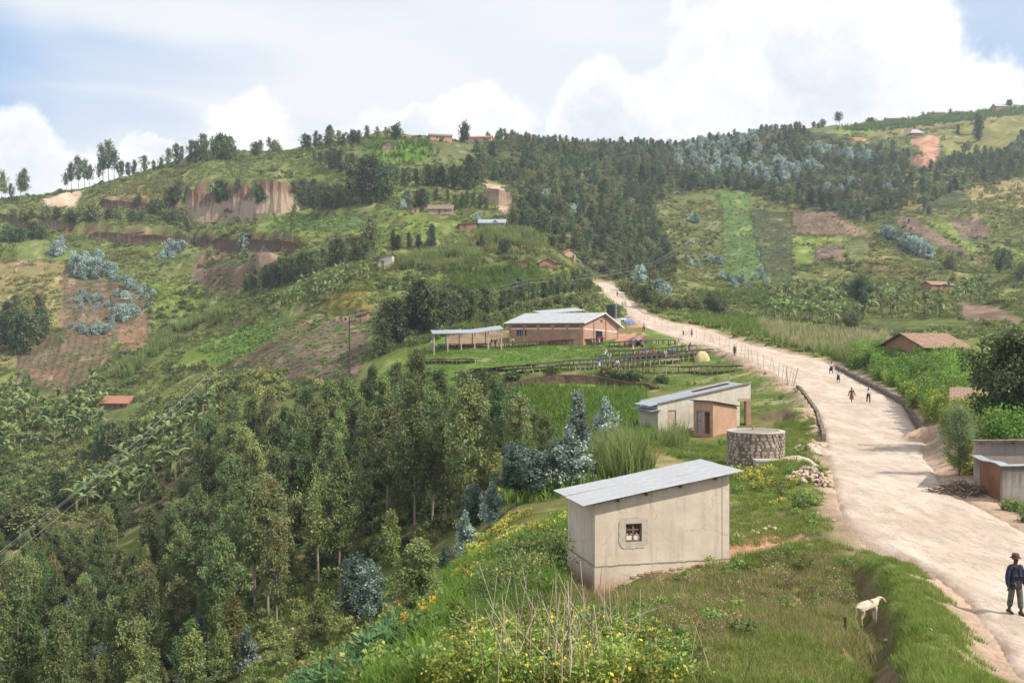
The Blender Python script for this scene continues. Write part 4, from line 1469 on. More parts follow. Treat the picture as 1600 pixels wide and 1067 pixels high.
def mat_mottled(name, c1, c2, scale=3.0, rough=0.85, spec=0.2, metal=0.0, bmp=0.3, stretch=(1, 1, 1), c3=None):
    def f(t, b):
        co = t.vmath('MULTIPLY', objco(t), stretch)
        n = t.noise(co, scale, 5, 0.65); n2 = t.noise(co, scale * 6, 3, 0.6)
        c = t.mix(t.smooth(n, 0.33, 0.67), c1, c2)
        if c3: c = t.mix(t.smooth(n2, 0.52, 0.72, 0, 0.7), c, c3)
        t.l.new(c, b.inputs['Base Color'])
        b.inputs['Metallic'].default_value = metal
        if bmp: bump(t, b, t.math('ADD', n, t.math('MULTIPLY', n2, 0.5)), bmp, 0.03)
    return material(name, f, rough, spec)


def mat_tiles(name, c1, c2, course=0.35, axis='Y'):
    def f(t, b):
        co = objco(t)
        sep = t.new('ShaderNodeSeparateXYZ'); t.l.new(co, sep.inputs[0])
        n = t.noise(co, 1.2, 4, 0.65); n2 = t.noise(co, 5.0, 4, 0.7)
        s = t.math('FRACT', t.math('DIVIDE', sep.outputs[axis], course))
        x = t.math('FRACT', t.math('DIVIDE', sep.outputs['X' if axis == 'Y' else 'Y'], 0.24))
        c = t.mix(t.smooth(n2, 0.3, 0.7), c1, c2)
        c = t.mix(t.smooth(n, 0.5, 0.75, 0, 0.5), c, tuple(k * 0.55 for k in c1))
        t.l.new(c, b.inputs['Base Color'])
        bump(t, b, t.math('ADD', t.math('ADD', s, t.math('MULTIPLY', t.math('PINGPONG', x, 0.5), 1.0)), n2), 0.7, 0.06)
    return material(name, f, 0.9, 0.1)


M['shed_wall'] = mat_plaster('shed_plaster', (0.51, 0.425, 0.345), (0.60, 0.515, 0.425), (0.37, 0.185, 0.11), -0.55, 0.30, 0.35)
M['white_wall'] = mat_plaster('white_plaster', (0.50, 0.46, 0.39), (0.62, 0.58, 0.50), (0.22, 0.15, 0.11), -0.2, 0.75, 0.3)
M['grey_wall'] = mat_plaster('grey_plaster', (0.25, 0.225, 0.205), (0.33, 0.30, 0.275), (0.24, 0.15, 0.105), -0.2, 0.6, 0.3, wet=(0.9, 1.9, (0.10, 0.085, 0.075)))
M['grey_wall2'] = mat_plaster('grey_plaster_upper', (0.27, 0.235, 0.21), (0.33, 0.29, 0.26), crack=0.3)
M['mud_wall'] = mat_plaster('mud_plaster', (0.30, 0.175, 0.12), (0.36, 0.215, 0.15), (0.22, 0.12, 0.08), -0.2, 0.6, 0.3)
M['mud_pale'] = mat_plaster('pale_mud', (0.36, 0.26, 0.19), (0.43, 0.32, 0.24), (0.28, 0.17, 0.11), -0.2, 0.8, 0.0)
M['cement'] = mat_mottled('cement', (0.40, 0.355, 0.30), (0.49, 0.44, 0.375), 5, c3=(0.31, 0.27, 0.23))
M['cement_dark'] = mat_mottled('dark_cement', (0.20, 0.18, 0.16), (0.30, 0.27, 0.235), 6)
M['brick'] = mat_brick('red_brick', (0.34, 0.165, 0.105), (0.43, 0.235, 0.155), (0.36, 0.27, 0.21))
M['brick_pale'] = mat_brick('pale_brick', (0.42, 0.23, 0.155), (0.52, 0.31, 0.215), (0.44, 0.34, 0.26))
M['brick_dark'] = mat_brick('dark_brick', (0.22, 0.095, 0.055), (0.29, 0.13, 0.075), (0.20, 0.13, 0.10), dirt=0.6)
M['metal'] = mat_mottled('roof_metal', (0.36, 0.375, 0.40), (0.43, 0.445, 0.47), 1.2, 0.45, 0.4, 0.15, 0.05, c3=(0.31, 0.32, 0.335))
M['metal_blue'] = mat_mottled('roof_metal_bluish', (0.29, 0.33, 0.39), (0.36, 0.40, 0.455), 0.8, 0.45, 0.5, 0.25, 0.05)
M['metal_rust'] = mat_mottled('roof_metal_worn', (0.40, 0.38, 0.36), (0.47, 0.46, 0.45), 0.8, 0.5, 0.4, 0.2, 0.1, c3=(0.28, 0.19, 0.14))
M['tiles'] = mat_tiles('clay_tiles', (0.24, 0.15, 0.105), (0.36, 0.25, 0.185))
M['tiles_red'] = mat_tiles('red_tiles', (0.30, 0.135, 0.085), (0.40, 0.21, 0.14))
M['thatch'] = mat_mottled('old_thatch', (0.15, 0.11, 0.085), (0.24, 0.185, 0.14), 3, bmp=0.8)
M['wood'] = mat_mottled('weathered_wood', (0.155, 0.105, 0.075), (0.25, 0.185, 0.14), 4, stretch=(1, 1, 0.2))
M['wood_brown'] = mat_mottled('brown_wood', (0.20, 0.105, 0.068), (0.28, 0.16, 0.11), 6)
M['wood_dark'] = mat_mottled('dark_wood', (0.045, 0.034, 0.028), (0.085, 0.062, 0.05), 4)
M['wood_pale'] = mat_mottled('pale_poles', (0.34, 0.27, 0.205), (0.47, 0.39, 0.30), 5)
M['door_grey'] = mat_mottled('grey_door', (0.23, 0.245, 0.27), (0.31, 0.32, 0.34), 3, 0.55)
M['door_pink'] = mat_mottled('faded_door', (0.48, 0.34, 0.27), (0.55, 0.42, 0.34), 3)
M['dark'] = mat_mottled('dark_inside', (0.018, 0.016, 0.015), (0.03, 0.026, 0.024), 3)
M['glass'] = mat_mottled('window_glass', (0.022, 0.024, 0.028), (0.04, 0.042, 0.046), 3, 0.12, 0.5, bmp=0)
M['white_cloth'] = mat_mottled('white_cloth', (0.55, 0.53, 0.52), (0.70, 0.68, 0.66), 9)
M['tank_black'] = mat_mottled('black_plastic', (0.016, 0.017, 0.020), (0.028, 0.029, 0.034), 2, 0.38, 0.5, bmp=0)
M['stone'] = mat_mottled('field_stone', (0.25, 0.20, 0.165), (0.40, 0.335, 0.275), 1.1, c3=(0.16, 0.125, 0.10), bmp=0.6)
M['stone_warm'] = mat_mottled('warm_stone', (0.46, 0.33, 0.245), (0.56, 0.44, 0.34), 2.2, c3=(0.34, 0.225, 0.165), bmp=0.6)
M['stone_grey'] = mat_mottled('grey_stone', (0.36, 0.34, 0.335), (0.46, 0.44, 0.43), 2.2, bmp=0.6)
M['mortar'] = mat_mottled('dark_mortar', (0.13, 0.105, 0.085), (0.24, 0.20, 0.165), 2.0, c3=(0.09, 0.065, 0.05))
M['kerbstone'] = mat_mottled('kerb_stone', (0.115, 0.095, 0.08), (0.20, 0.165, 0.14), 3.0, c3=(0.07, 0.06, 0.05), bmp=0.8)
M['sand'] = mat_mottled('sand', (0.42, 0.28, 0.20), (0.50, 0.35, 0.26), 3, 0.95, 0.05)
M['gravel'] = mat_mottled('pale_gravel', (0.40, 0.32, 0.26), (0.50, 0.415, 0.345), 6, 0.95, 0.05, c3=(0.28, 0.215, 0.17))
M['net'] = mat_mottled('table_net', (0.035, 0.028, 0.024), (0.07, 0.052, 0.042), 1.5)
M['net_pale'] = mat_mottled('drying_beans', (0.42, 0.33, 0.20), (0.52, 0.42, 0.27), 4)
M['tarp_yellow'] = mat_mottled('yellow_sheet', (0.44, 0.37, 0.18), (0.52, 0.45, 0.24), 3, 0.6)
M['tarp_green'] = mat_mottled('olive_sheet', (0.22, 0.23, 0.115), (0.28, 0.28, 0.15), 3, 0.7)
M['tarp_blue'] = mat_mottled('blue_sheet', (0.10, 0.15, 0.42), (0.16, 0.22, 0.52), 2, 0.6)
M['tarp_pale'] = mat_mottled('pale_blue_sheet', (0.30, 0.36, 0.52), (0.40, 0.46, 0.58), 2, 0.6)
M['soil_heap'] = mat_mottled('soil', (0.36, 0.20, 0.13), (0.44, 0.26, 0.17), 3)
M['white_band'] = mat_mottled('white_band', (0.58, 0.53, 0.47), (0.66, 0.61, 0.55), 3)
M['wire'] = mat_mottled('wire', (0.30, 0.30, 0.29), (0.36, 0.36, 0.35), 3, 0.5, 0.4, bmp=0)
M['insulator'] = mat_mottled('insulator', (0.25, 0.22, 0.20), (0.32, 0.29, 0.27), 3, 0.3)
M['stick'] = mat_mottled('dry_stick', (0.36, 0.29, 0.22), (0.52, 0.44, 0.36), 5, stretch=(1, 1, 0.3))
M['stick_dark'] = mat_mottled('dark_stick', (0.085, 0.062, 0.05), (0.16, 0.12, 0.098), 5)


# ------------------------------------------------------------------ building kit
def wall(mb, p0, p1, z0, top, th=0.2, openings=(), mat=0, brk=()):
    """wall whose outer face runs p0 -> p1 (thickness to the left); top(s) gives its height along s; openings (s0, s1, z0, z1)"""
    p0, p1 = np.array(p0, float), np.array(p1, float)
    L = np.hypot(*(p1 - p0)); d = (p1 - p0) / L; n = np.array([-d[1], d[0]])
    cuts = sorted(set([0, L] + [c for o in openings for c in o[:2]] + list(brk)))
    def P_(s, o, z):
        q = p0 + d * s + n * o
        return (q[0], q[1], z)
    for a, b in zip(cuts[:-1], cuts[1:]):
        m = (a + b) / 2
        ops = sorted([o for o in openings if o[0] <= m <= o[1]], key=lambda o: o[2])
        zlo = [z0, z0]
        segs = []
        for o in ops:
            if o[2] > zlo[0] + 1e-6: segs.append((zlo, [o[2], o[2]]))
            zlo = [o[3], o[3]]
        segs.append((zlo, [top(a), top(b)]))
        for lo, hi in segs:
            mb.hexa([P_(a, 0, lo[0]), P_(b, 0, lo[1]), P_(b, th, lo[1]), P_(a, th, lo[0]), P_(a, 0, hi[0]), P_(b, 0, hi[1]), P_(b, th, hi[1]), P_(a, th, hi[0])], mat)


def corr_mesh(name, L, W, mat, pitch=0.076, amp=0.011, sag=0.0):
    """corrugated sheet: x along the corrugation, y across; two-sided thickness by a second skin"""
    ny = int(W / pitch * 4) + 1
    ys = np.linspace(0, W, ny); xs = np.linspace(0, L, 4)
    z = np.sin(ys / pitch * 2 * math.pi) * amp
    V = []
    for x in xs:
        V.append(np.stack([np.full(ny, x), ys, z - sag * 4 * (x / L) * (1 - x / L)], -1))
    V = np.vstack(V)
    idx = np.arange(4 * ny).reshape(4, ny)
    q = np.stack([idx[:-1, :-1], idx[1:, :-1], idx[1:, 1:], idx[:-1, 1:]], -1).reshape(-1, 4)
    V2 = V - np.array([0, 0, 0.004])
    Q = np.vstack([q, q[:, ::-1] + len(V)])
    me = mk_mesh(name, np.vstack([V, V2]), quads=Q, smooth=True)
    me.materials.append(mat)
    return me


def sheets(root, origin, dx, dy, nx, ny, L, W, mat, lap=0.12, jitter=0.006, seed=0):
    """nx * ny corrugated sheets; dx = unit vector down the corrugation, dy across"""
    r = random.Random(seed)
    dx, dy = Vector(dx).normalized(), Vector(dy).normalized()
    n = dx.cross(dy).normalized()
    me = corr_mesh('roof_sheet', L / nx + lap, W / ny + 0.05, mat)
    for i in range(nx):
        for j in range(ny):
            o = bpy.data.objects.new('roof_sheet', me)
            link(o, root)
            p = Vector(origin) + dx * (i * L / nx) + dy * (j * W / ny) + n * (0.007 * i + 0.005 * (j % 2) + r.uniform(-jitter, jitter) * 0.3)
            m = Matrix((dx, dy, n)).transposed().to_4x4()
            m.translation = p
            o.matrix_basis = m @ Matrix.Rotation(r.gauss(0, 0.0035), 4, 'Y')


def window(root, x0, x1, y, z0, z1, cols, rows, frame=M['wood_brown'], depth=0.07, cloth=False, bar=0.05, set_in=0.05):
    """window in a wall facing -y of the root frame"""
    mb = MB()
    yy = y + set_in
    mb.box(x0, x0 + bar, yy, yy + depth, z0, z1); mb.box(x1 - bar, x1, yy, yy + depth, z0, z1)
    mb.box(x0 + bar, x1 - bar, yy, yy + depth, z1 - bar, z1); mb.box(x0 + bar, x1 - bar, yy, yy + depth, z0, z0 + bar)
    f = mb.build('window', frame, root)
    w = (x1 - x0 - 2 * bar) / cols; h = (z1 - z0 - 2 * bar) / rows
    m2 = MB()
    for i in range(1, cols):
        m2.box(x0 + bar + i * w - bar * 0.45, x0 + bar + i * w + bar * 0.45, yy + 0.005, yy + depth - 0.005, z0 + bar, z1 - bar)
    m2.build('mullion', frame, f) if cols > 1 else None
    if rows > 1:
        for j in range(1, rows):
            for i in range(cols):
                m3 = MB()
                m3.box(x0 + bar + i * w + bar * 0.45, x0 + bar + (i + 1) * w - bar * 0.45, yy + 0.012, yy + depth - 0.012, z0 + bar + j * h - bar * 0.3, z0 + bar + j * h + bar * 0.3)
                m3.build('glazing_bar', frame, f)
    for i in range(cols):
        m4 = MB()
        m4.box(x0 + bar + i * w + 0.002, x0 + bar + (i + 1) * w - 0.002, yy + depth * 0.45, yy + depth * 0.55, z0 + bar, z1 - bar)
        m4.build('pane', M['glass'], f)
    if cloth:
        for i in range(cols):
            m5 = MB()
            n = 8
            for k in range(n):
                a = x0 + bar + i * w + w * k / n; b2 = x0 + bar + i * w + w * (k + 1) / n
                t0 = z0 + bar + (z1 - z0) * (0.30 + 0.06 * math.sin(k * 1.3 + i * 2)); t1 = z0 + bar + (z1 - z0) * (0.30 + 0.06 * math.sin((k + 1) * 1.3 + i * 2))
                m5.add([(a, yy + depth * 0.4, z0 + bar), (b2, yy + depth * 0.4, z0 + bar), (b2, yy + depth * 0.3, t1), (a, yy + depth * 0.3, t0)], [(0, 1, 2, 3)])
            m5.build('curtain', M['white_cloth'], f)
    return f


def door(root, x0, x1, y, z0, z1, mat, set_in=0.08, frame=M['wood_brown'], planks=0, handle=True):
    fr = MB()
    b = 0.06
    fr.box(x0, x0 + b, y + set_in - 0.03, y + set_in + 0.06, z0, z1); fr.box(x1 - b, x1, y + set_in - 0.03, y + set_in + 0.06, z0, z1)
    fr.box(x0 + b, x1 - b, y + set_in - 0.03, y + set_in + 0.06, z1 - b, z1)
    o = MB(); o.box(x0 + b, x1 - b, y + set_in, y + set_in + 0.04, z0, z1 - b)
    d = o.build('door', mat, root)
    fr.build('door_frame', frame, d)
    if planks:
        w = (x1 - x0 - 2 * b) / planks
        for i in range(planks):
            m = MB(); m.box(x0 + b + i * w + 0.006, x0 + b + (i + 1) * w - 0.006, y + set_in - 0.018, y + set_in - 0.001, z0 + 0.02, z1 - b - 0.02)
            m.build('plank', mat, d)
    if handle:
        h = MB(); h.box(x1 - b - 0.14, x1 - b - 0.10, y + set_in - 0.06, y + set_in - 0.019, z0 + 0.95, z0 + 1.07)
        h.build('handle', M['wood_dark'], d)
    return d


def frame_root(name, A, d):
    return empty(name, A, math.atan2(d[1], d[0]))


# ------------------------------------------------------------------ 1 the plastered shed in front
def near_shed():
    A = (3.0, 36.0, -8.62)
    L, Wd = 5.26, 3.3
    root = frame_root('plaster_shed', A, (0.971, 0.24))
    tag(root, 'cream plastered shed with single pitch sheet metal roof and small wooden window', 'shed')
    zt0, zt1 = 2.74, 3.64            # wall top at the left / right end
    zb = -0.75
    top = lambda s: zt0 + (zt1 - zt0) * s / L
    zp = 0.50                        # plinth height
    win = (1.17, 1.80, 1.32, 1.98)
    mb = MB()
    wall(mb, (0, 0), (L, 0), zp, top, 0.2, [win])
    wall(mb, (L, Wd), (0, Wd), zp, lambda s: top(L - s), 0.2)
    wall(mb, (0, Wd - 0.2), (0, 0.2), zp, lambda s: top(0), 0.2)
    wall(mb, (L, 0.2), (L, Wd - 0.2), zp, lambda s: top(L), 0.2)
    mb.build('wall', M['shed_wall'], root)
    pl = MB()
    e = 0.025
    pl.box(-e, L + e, -e, 0.2, zb, zp); pl.box(-e, L + e, Wd - 0.2, Wd + e, zb, zp)
    pl.box(-e, 0.2, 0.2, Wd - 0.2, zb, zp); pl.box(L - 0.2, L + e, 0.2, Wd - 0.2, zb, zp)
    pl.build('plinth', M['shed_wall'], root)
    ln = MB()
    rr = random.Random(3)
    for (a, b, ax) in ((-e, L + e, 0), (-e, Wd + e, 1)):
        n = 30
        for i in range(n):
            s0 = a + (b - a) * i / n; s1 = a + (b - a) * (i + 1) / n
            j = rr.uniform(-0.012, 0.012); h = rr.uniform(0.02, 0.045)
            if ax == 0: ln.box(s0, s1, -e - 0.012, -e + 0.03, zp - h + j, zp + 0.012 + j)
            else: ln.box(-e - 0.012, -e + 0.03, s0, s1, zp - h + j, zp + 0.012 + j)
    ln.build('plinth_ledge', M['cement_dark'], root)
    # corner pilaster at the right end and the cement patch round the window
    pi = MB(); pi.box(L - 0.26, L + 0.02, -0.018, 0.0, zp + 0.02, top(L - 0.2) - 0.03); pi.build('pilaster', M['shed_wall'], root)
    sx, sz = (win[0] + win[1]) / 2, (win[2] + win[3]) / 2
    n = 40
    ring = MB()
    o, i_ = [], []
    for k in range(n):
        a = 2 * math.pi * k / n
        c, s = math.cos(a), math.sin(a)
        q = 1 / (abs(c) ** 5 + abs(s) ** 5) ** 0.2
        jr = 1 + rr.uniform(-0.03, 0.03)
        o.append((sx + 0.57 * q * c * jr, sz + 0.575 * q * s * jr))
        q2 = 1 / max(abs(c), abs(s))
        i_.append((sx + 0.315 * q2 * c, sz + 0.33 * q2 * s))
    vs = [(x, -0.020, z) for x, z in o] + [(x, -0.020, z) for x, z in i_] + [(x, 0.001, z) for x, z in o] + [(x, 0.10, z) for x, z in i_]
    fs = []
    for k in range(n):
        k2 = (k + 1) % n
        fs += [(k, k2, n + k2, n + k), (2 * n + k, 2 * n + k2, k2, k), (n + k, n + k2, 3 * n + k2, 3 * n + k)]
    ring.add(vs, fs)
    ring.build('window_surround', M['cement'], root)
    window(root, win[0], win[1], 0, win[2], win[3], 2, 3, cloth=True, bar=0.055)
    dk = MB(); dk.box(win[0] - 0.3, win[1] + 0.3, 0.26, 0.28, win[2] - 0.3, win[3] + 0.3); dk.build('shade_backing', M['dark'], root)  # near-black sheet behind the window stands in for the unlit interior
    # bricks showing at the foot, right half
    br = MB.__new__(MB); br.__init__()
    bm = MB(); bm.box(-0.11, 0.11, -0.03, 0.03, -0.035, 0.035); bme = bm.mesh('brick', M['brick_pale'])
    for k in range(16):
        o = bpy.data.objects.new('brick', bme); link(o, root)
        x = 0.9 + k * 0.27 + rr.uniform(-0.06, 0.06)
        gzl = g1(A[0] + 0.971 * x, A[1] + 0.24 * x) - A[2]
        o.location = (x, -0.035, gzl + rr.uniform(0.03, 0.16)); o.rotation_euler = (0, rr.gauss(0, 0.08), 0)
    # roof
    ang = math.atan2(zt1 - zt0, L)
    sl = (math.cos(ang), 0, math.sin(ang))
    ovl, ovr, ovf, ovb = 0.46, 0.42, 0.34, 0.10
    Lr = (L + ovl + ovr) / math.cos(ang)
    o0 = (L + ovr, -ovf, top(L) + 0.10 + ovr * math.tan(ang))
    sheets(root, (L + ovr, Wd + ovb, top(L) + 0.11 + ovr * math.tan(ang)), (-sl[0], 0, -sl[2]), (0, -1, 0), 3, 5, Lr, Wd + ovf + ovb, M['metal'], seed=4)
    for y in (0.1, 1.1, 2.1, Wd - 0.1):
        m = MB(); m.bar((-ovl + 0.1, y, top(-ovl + 0.1) + 0.05), (L + ovr - 0.1, y, top(L + ovr - 0.1) + 0.05), 0.07, 0.09); m.build('rafter', M['wood'], root)
    for s in (0.85, 1.95, 3.3, 4.7):
        m = MB(); m.bar((s, -0.18, top(s) - 0.03), (s, Wd + 0.15, top(s) - 0.03), 0.075, 0.085); m.build('purlin', M['wood'], root)
    # bent corner of the sheet at the low end
    m = MB(); m.add([(-0.66, -0.30, top(-0.66) + 0.09), (-0.60, 0.25, top(-0.6) + 0.09), (-0.70, 0.22, top(-0.6) - 0.03), (-0.74, -0.18, top(-0.66) - 0.10)], [(0, 1, 2, 3), (3, 2, 1, 0)])
    return root


# ------------------------------------------------------------------ 2 white building and 3 brick outhouse
def white_building():
    A = (12.9, 88.0, -8.15); L, Wd = 8.97, 4.4
    root = frame_root('white_store', A, (0.97, 0.24))
    tag(root, 'long whitewashed building with sloping metal roof and open bay at right end', 'building')
    zt0, zt1 = 2.65, 4.42; zb = -1.2
    top = lambda s: zt0 + (zt1 - zt0) * s / L
    mb = MB()
    wall(mb, (0, 0), (L, 0), zb, top, 0.22, [(0.95, 1.72, -0.1, 2.05), (7.9, 8.55, 0.1, 2.75)])
    wall(mb, (L, Wd), (0, Wd), zb, lambda s: top(L - s), 0.22)
    wall(mb, (0, Wd - 0.22), (0, 0.22), zb, lambda s: top(0) - 0.25, 0.22)
    wall(mb, (L, 0.22), (L, Wd - 0.22), zb, lambda s: top(L) - 0.15, 0.22, [(0.6, 3.2, 0.1, 2.75)])
    mb.build('wall', M['white_wall'], root)
    m = MB(); m.box(8.56, L + 0.02, -0.02, 0.0, 0, 2.74); m.build('brick_pier', M['brick'], root)
    m = MB(); m.box(7.7, L + 0.02, -0.022, 0.0, 2.745, 3.0); m.build('lintel', M['mud_pale'], root)
    door(root, 0.95, 1.72, 0, -0.1, 2.05, M['door_pink'], planks=4)
    ang = math.atan2(zt1 - zt0, L)
    sheets(root, (L - 0.05, Wd - 0.24, top(L) - 0.12), (-math.cos(ang), 0, -math.sin(ang)), (0, -1, 0), 4, 5, (L + 0.5) / math.cos(ang), Wd - 0.48, M['metal_blue'], seed=8)
    m = MB(); m.bar((-0.02, -0.03, top(0) + 0.03), (L + 0.03, -0.03, top(L) + 0.03), 0.3, 0.07); m.build('parapet', M['cement_dark'], root)
    m = MB(); m.bar((-0.02, Wd - 0.1, top(0) + 0.03), (L + 0.03, Wd - 0.1, top(L) + 0.03), 0.26, 0.07); m.build('parapet', M['cement_dark'], root)
    for x, y in ((5.6, 3.1), (7.4, 3.2)):
        m = MB(); m.bar((x - 0.9, y, top(x - 0.9) - 0.04), (x + 0.9, y, top(x + 0.9) - 0.04), 0.9, 0.02); m.build('roof_patch', M['wood_dark'], root)
    # grey lean-to against the low end
    rl = frame_root('lean_to', (A[0], A[1], A[2]), (0.97, 0.24))
    rl.parent = root; rl.location = (0, 0, 0); rl.rotation_euler = (0, 0, 0)
    m = MB(); m.box(-0.16, -0.003, 0.15, Wd - 0.1, zb, 2.05); m.build('grey_facing', M['cement'], root)
    bpy.data.objects.remove(rl)
    sheets(root, (-0.75, Wd + 0.1, 1.98), (1, 0, 0.16), (0, -1, 0), 1, 4, 0.95, Wd + 0.3, M['metal_blue'], seed=9)
    return root


def outhouse():
    A = (16.95, 84.0, -7.85)
    # local x runs along the doors (from the far left to the near corner), y runs back along the lit side
    d1 = np.array([0.6, -0.8]); W, L = 2.2, 3.05
    o = (A[0] - d1[0] * W, A[1] - d1[1] * W)
    root = frame_root('brick_outhouse', (o[0], o[1], A[2]), d1)
    tag(root, 'small brick outhouse with one grey door and one open doorway', 'outhouse')
    h0, h1, zb = 2.75, 2.25, -1.2
    mb = MB()
    dr = [(0.35, 0.95, 0.0, 1.85), (1.25, 1.85, 0.0, 1.85)]
    wall(mb, (0, 0), (W, 0), zb, lambda s: h0, 0.15, dr)
    wall(mb, (W, 0.15), (W, L - 0.15), zb, lambda s: h0 + (h1 - h0) * (s + 0.15) / L, 0.15)
    wall(mb, (W, L), (0, L), zb, lambda s: h1, 0.15)
    wall(mb, (0, L - 0.15), (0, 0.15), zb, lambda s: h1 + (h0 - h1) * (s + 0.15) / L, 0.15)
    mb.box(1.02, 1.16, 0.15, L - 0.15, 0, 2.0)
    mb.build('wall', M['brick_pale'], root)
    door(root, 0.35, 0.95, 0, 0, 1.85, M['door_grey'])
    m = MB(); m.box(0.2, 2.0, -0.02, 0.0, 1.86, 2.0); m.build('lintel', M['cement_dark'], root)
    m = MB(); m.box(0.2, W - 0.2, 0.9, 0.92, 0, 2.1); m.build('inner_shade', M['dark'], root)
    ang = math.atan2(h1 - h0, L)
    m = MB()
    m.bar((W / 2, -0.25, h0 + 0.08), (W / 2, L + 0.25, h1 + 0.03), W + 0.5, 0.05)
    m.build('roof', M['wood_dark'], root)
    return root


# ------------------------------------------------------------------ 4 stone tank
def stone_tank():
    x, y = at(1181, 62.5), 62.5
    root = empty('stone_tank', (x, y, -7.95), 0.3)
    tag(root, 'round roofless cistern of rough stone masonry beside the grey shed roof', 'cistern')
    R0, h, zb = 1.76, 2.28, -0.8
    mb = MB()
    mb.lathe([(R0 - 0.03, zb), (R0 - 0.03, h)], 40)
    mb.build('wall', M['mortar'], root)
    cap = MB()
    n = 40
    vs, fs = [], []
    for k in range(n):
        a = 2 * math.pi * k / n
        for r_, z in ((R0 + 0.03, h), (R0 + 0.03, h + 0.09), (R0 - 0.3, h + 0.09), (R0 - 0.3, h - 0.5)):
            vs.append((r_ * math.cos(a), r_ * math.sin(a), z))
    for k in range(n):
        for j in range(3):
            a, b = k * 4 + j, ((k + 1) % n) * 4 + j
            fs.append((a, b, b + 1, a + 1))
    cap.add(vs, fs); cap.build('rim', M['cement'], root)
    lid = MB(); lid.lathe([(R0 - 0.05, h + 0.02), (R0 - 0.05, h + 0.05)], 40); lid.build('cover', M['cement_dark'], root)
    r = random.Random(12)
    st = MB()
    rows = 11
    for j in range(rows):
        z = 0.0 + (h) * (j + 0.5) / rows - 0.02
        a = r.uniform(0, 0.3)
        while a < 2 * math.pi:
            w = r.uniform(0.13, 0.46)
            da = w / R0
            hh = h / rows * r.uniform(0.85, 1.5) / 2
            am = a + da / 2
            nn = r.choice([5, 6, 7])
            pr = r.uniform(0.008, 0.035)
            vs = []
            for ring, (k, rad) in enumerate(((1.0, R0 - 0.06), (0.95, R0 + pr * 0.5), (0.6, R0 + pr))):
                for q in range(nn):
                    t = 2 * math.pi * q / nn + 0.3
                    jx = r.uniform(0.75, 1.12)
                    aa = am + k * (w * 0.46 / R0) * math.cos(t) * jx
                    vs.append((rad * math.cos(aa), rad * math.sin(aa), z + k * hh * math.sin(t) * jx))
            fs = []
            for ring in range(2):
                for q in range(nn):
                    q2 = (q + 1) % nn
                    fs.append((ring * nn + q, ring * nn + q2, (ring + 1) * nn + q2, (ring + 1) * nn + q))
            fs.append(tuple(2 * nn + q for q in range(nn)))
            st.add(vs, fs, r.choice([0, 0, 0, 1, 2]))
            a += da + 0.02
    o = st.build('stone_facing', [M['stone'], M['stone'], M['mortar']], root, smooth=False)
    o['kind'] = 'stuff'
    # low trough at its foot
    b = MB()
    b.box(-0.6, 1.0, -2.6, -1.75, -0.5, 0.72); b.box(-0.65, 1.05, -2.65, -1.70, 0.72, 0.82)
    t = b.build('trough', M['cement'], root); t.rotation_euler = (0, 0, -0.3)
    b = MB(); b.box(0.15, 0.95, -3.0, -2.655, -0.5, 0.50); t = b.build('step', M['cement'], root); t.rotation_euler = (0, 0, -0.3)
    b = MB(); b.tube([(0.35, 0.9, h), (0.35, 0.9, h + 0.28)], 0.09, 8); b.build('pipe', M['brick'], root)


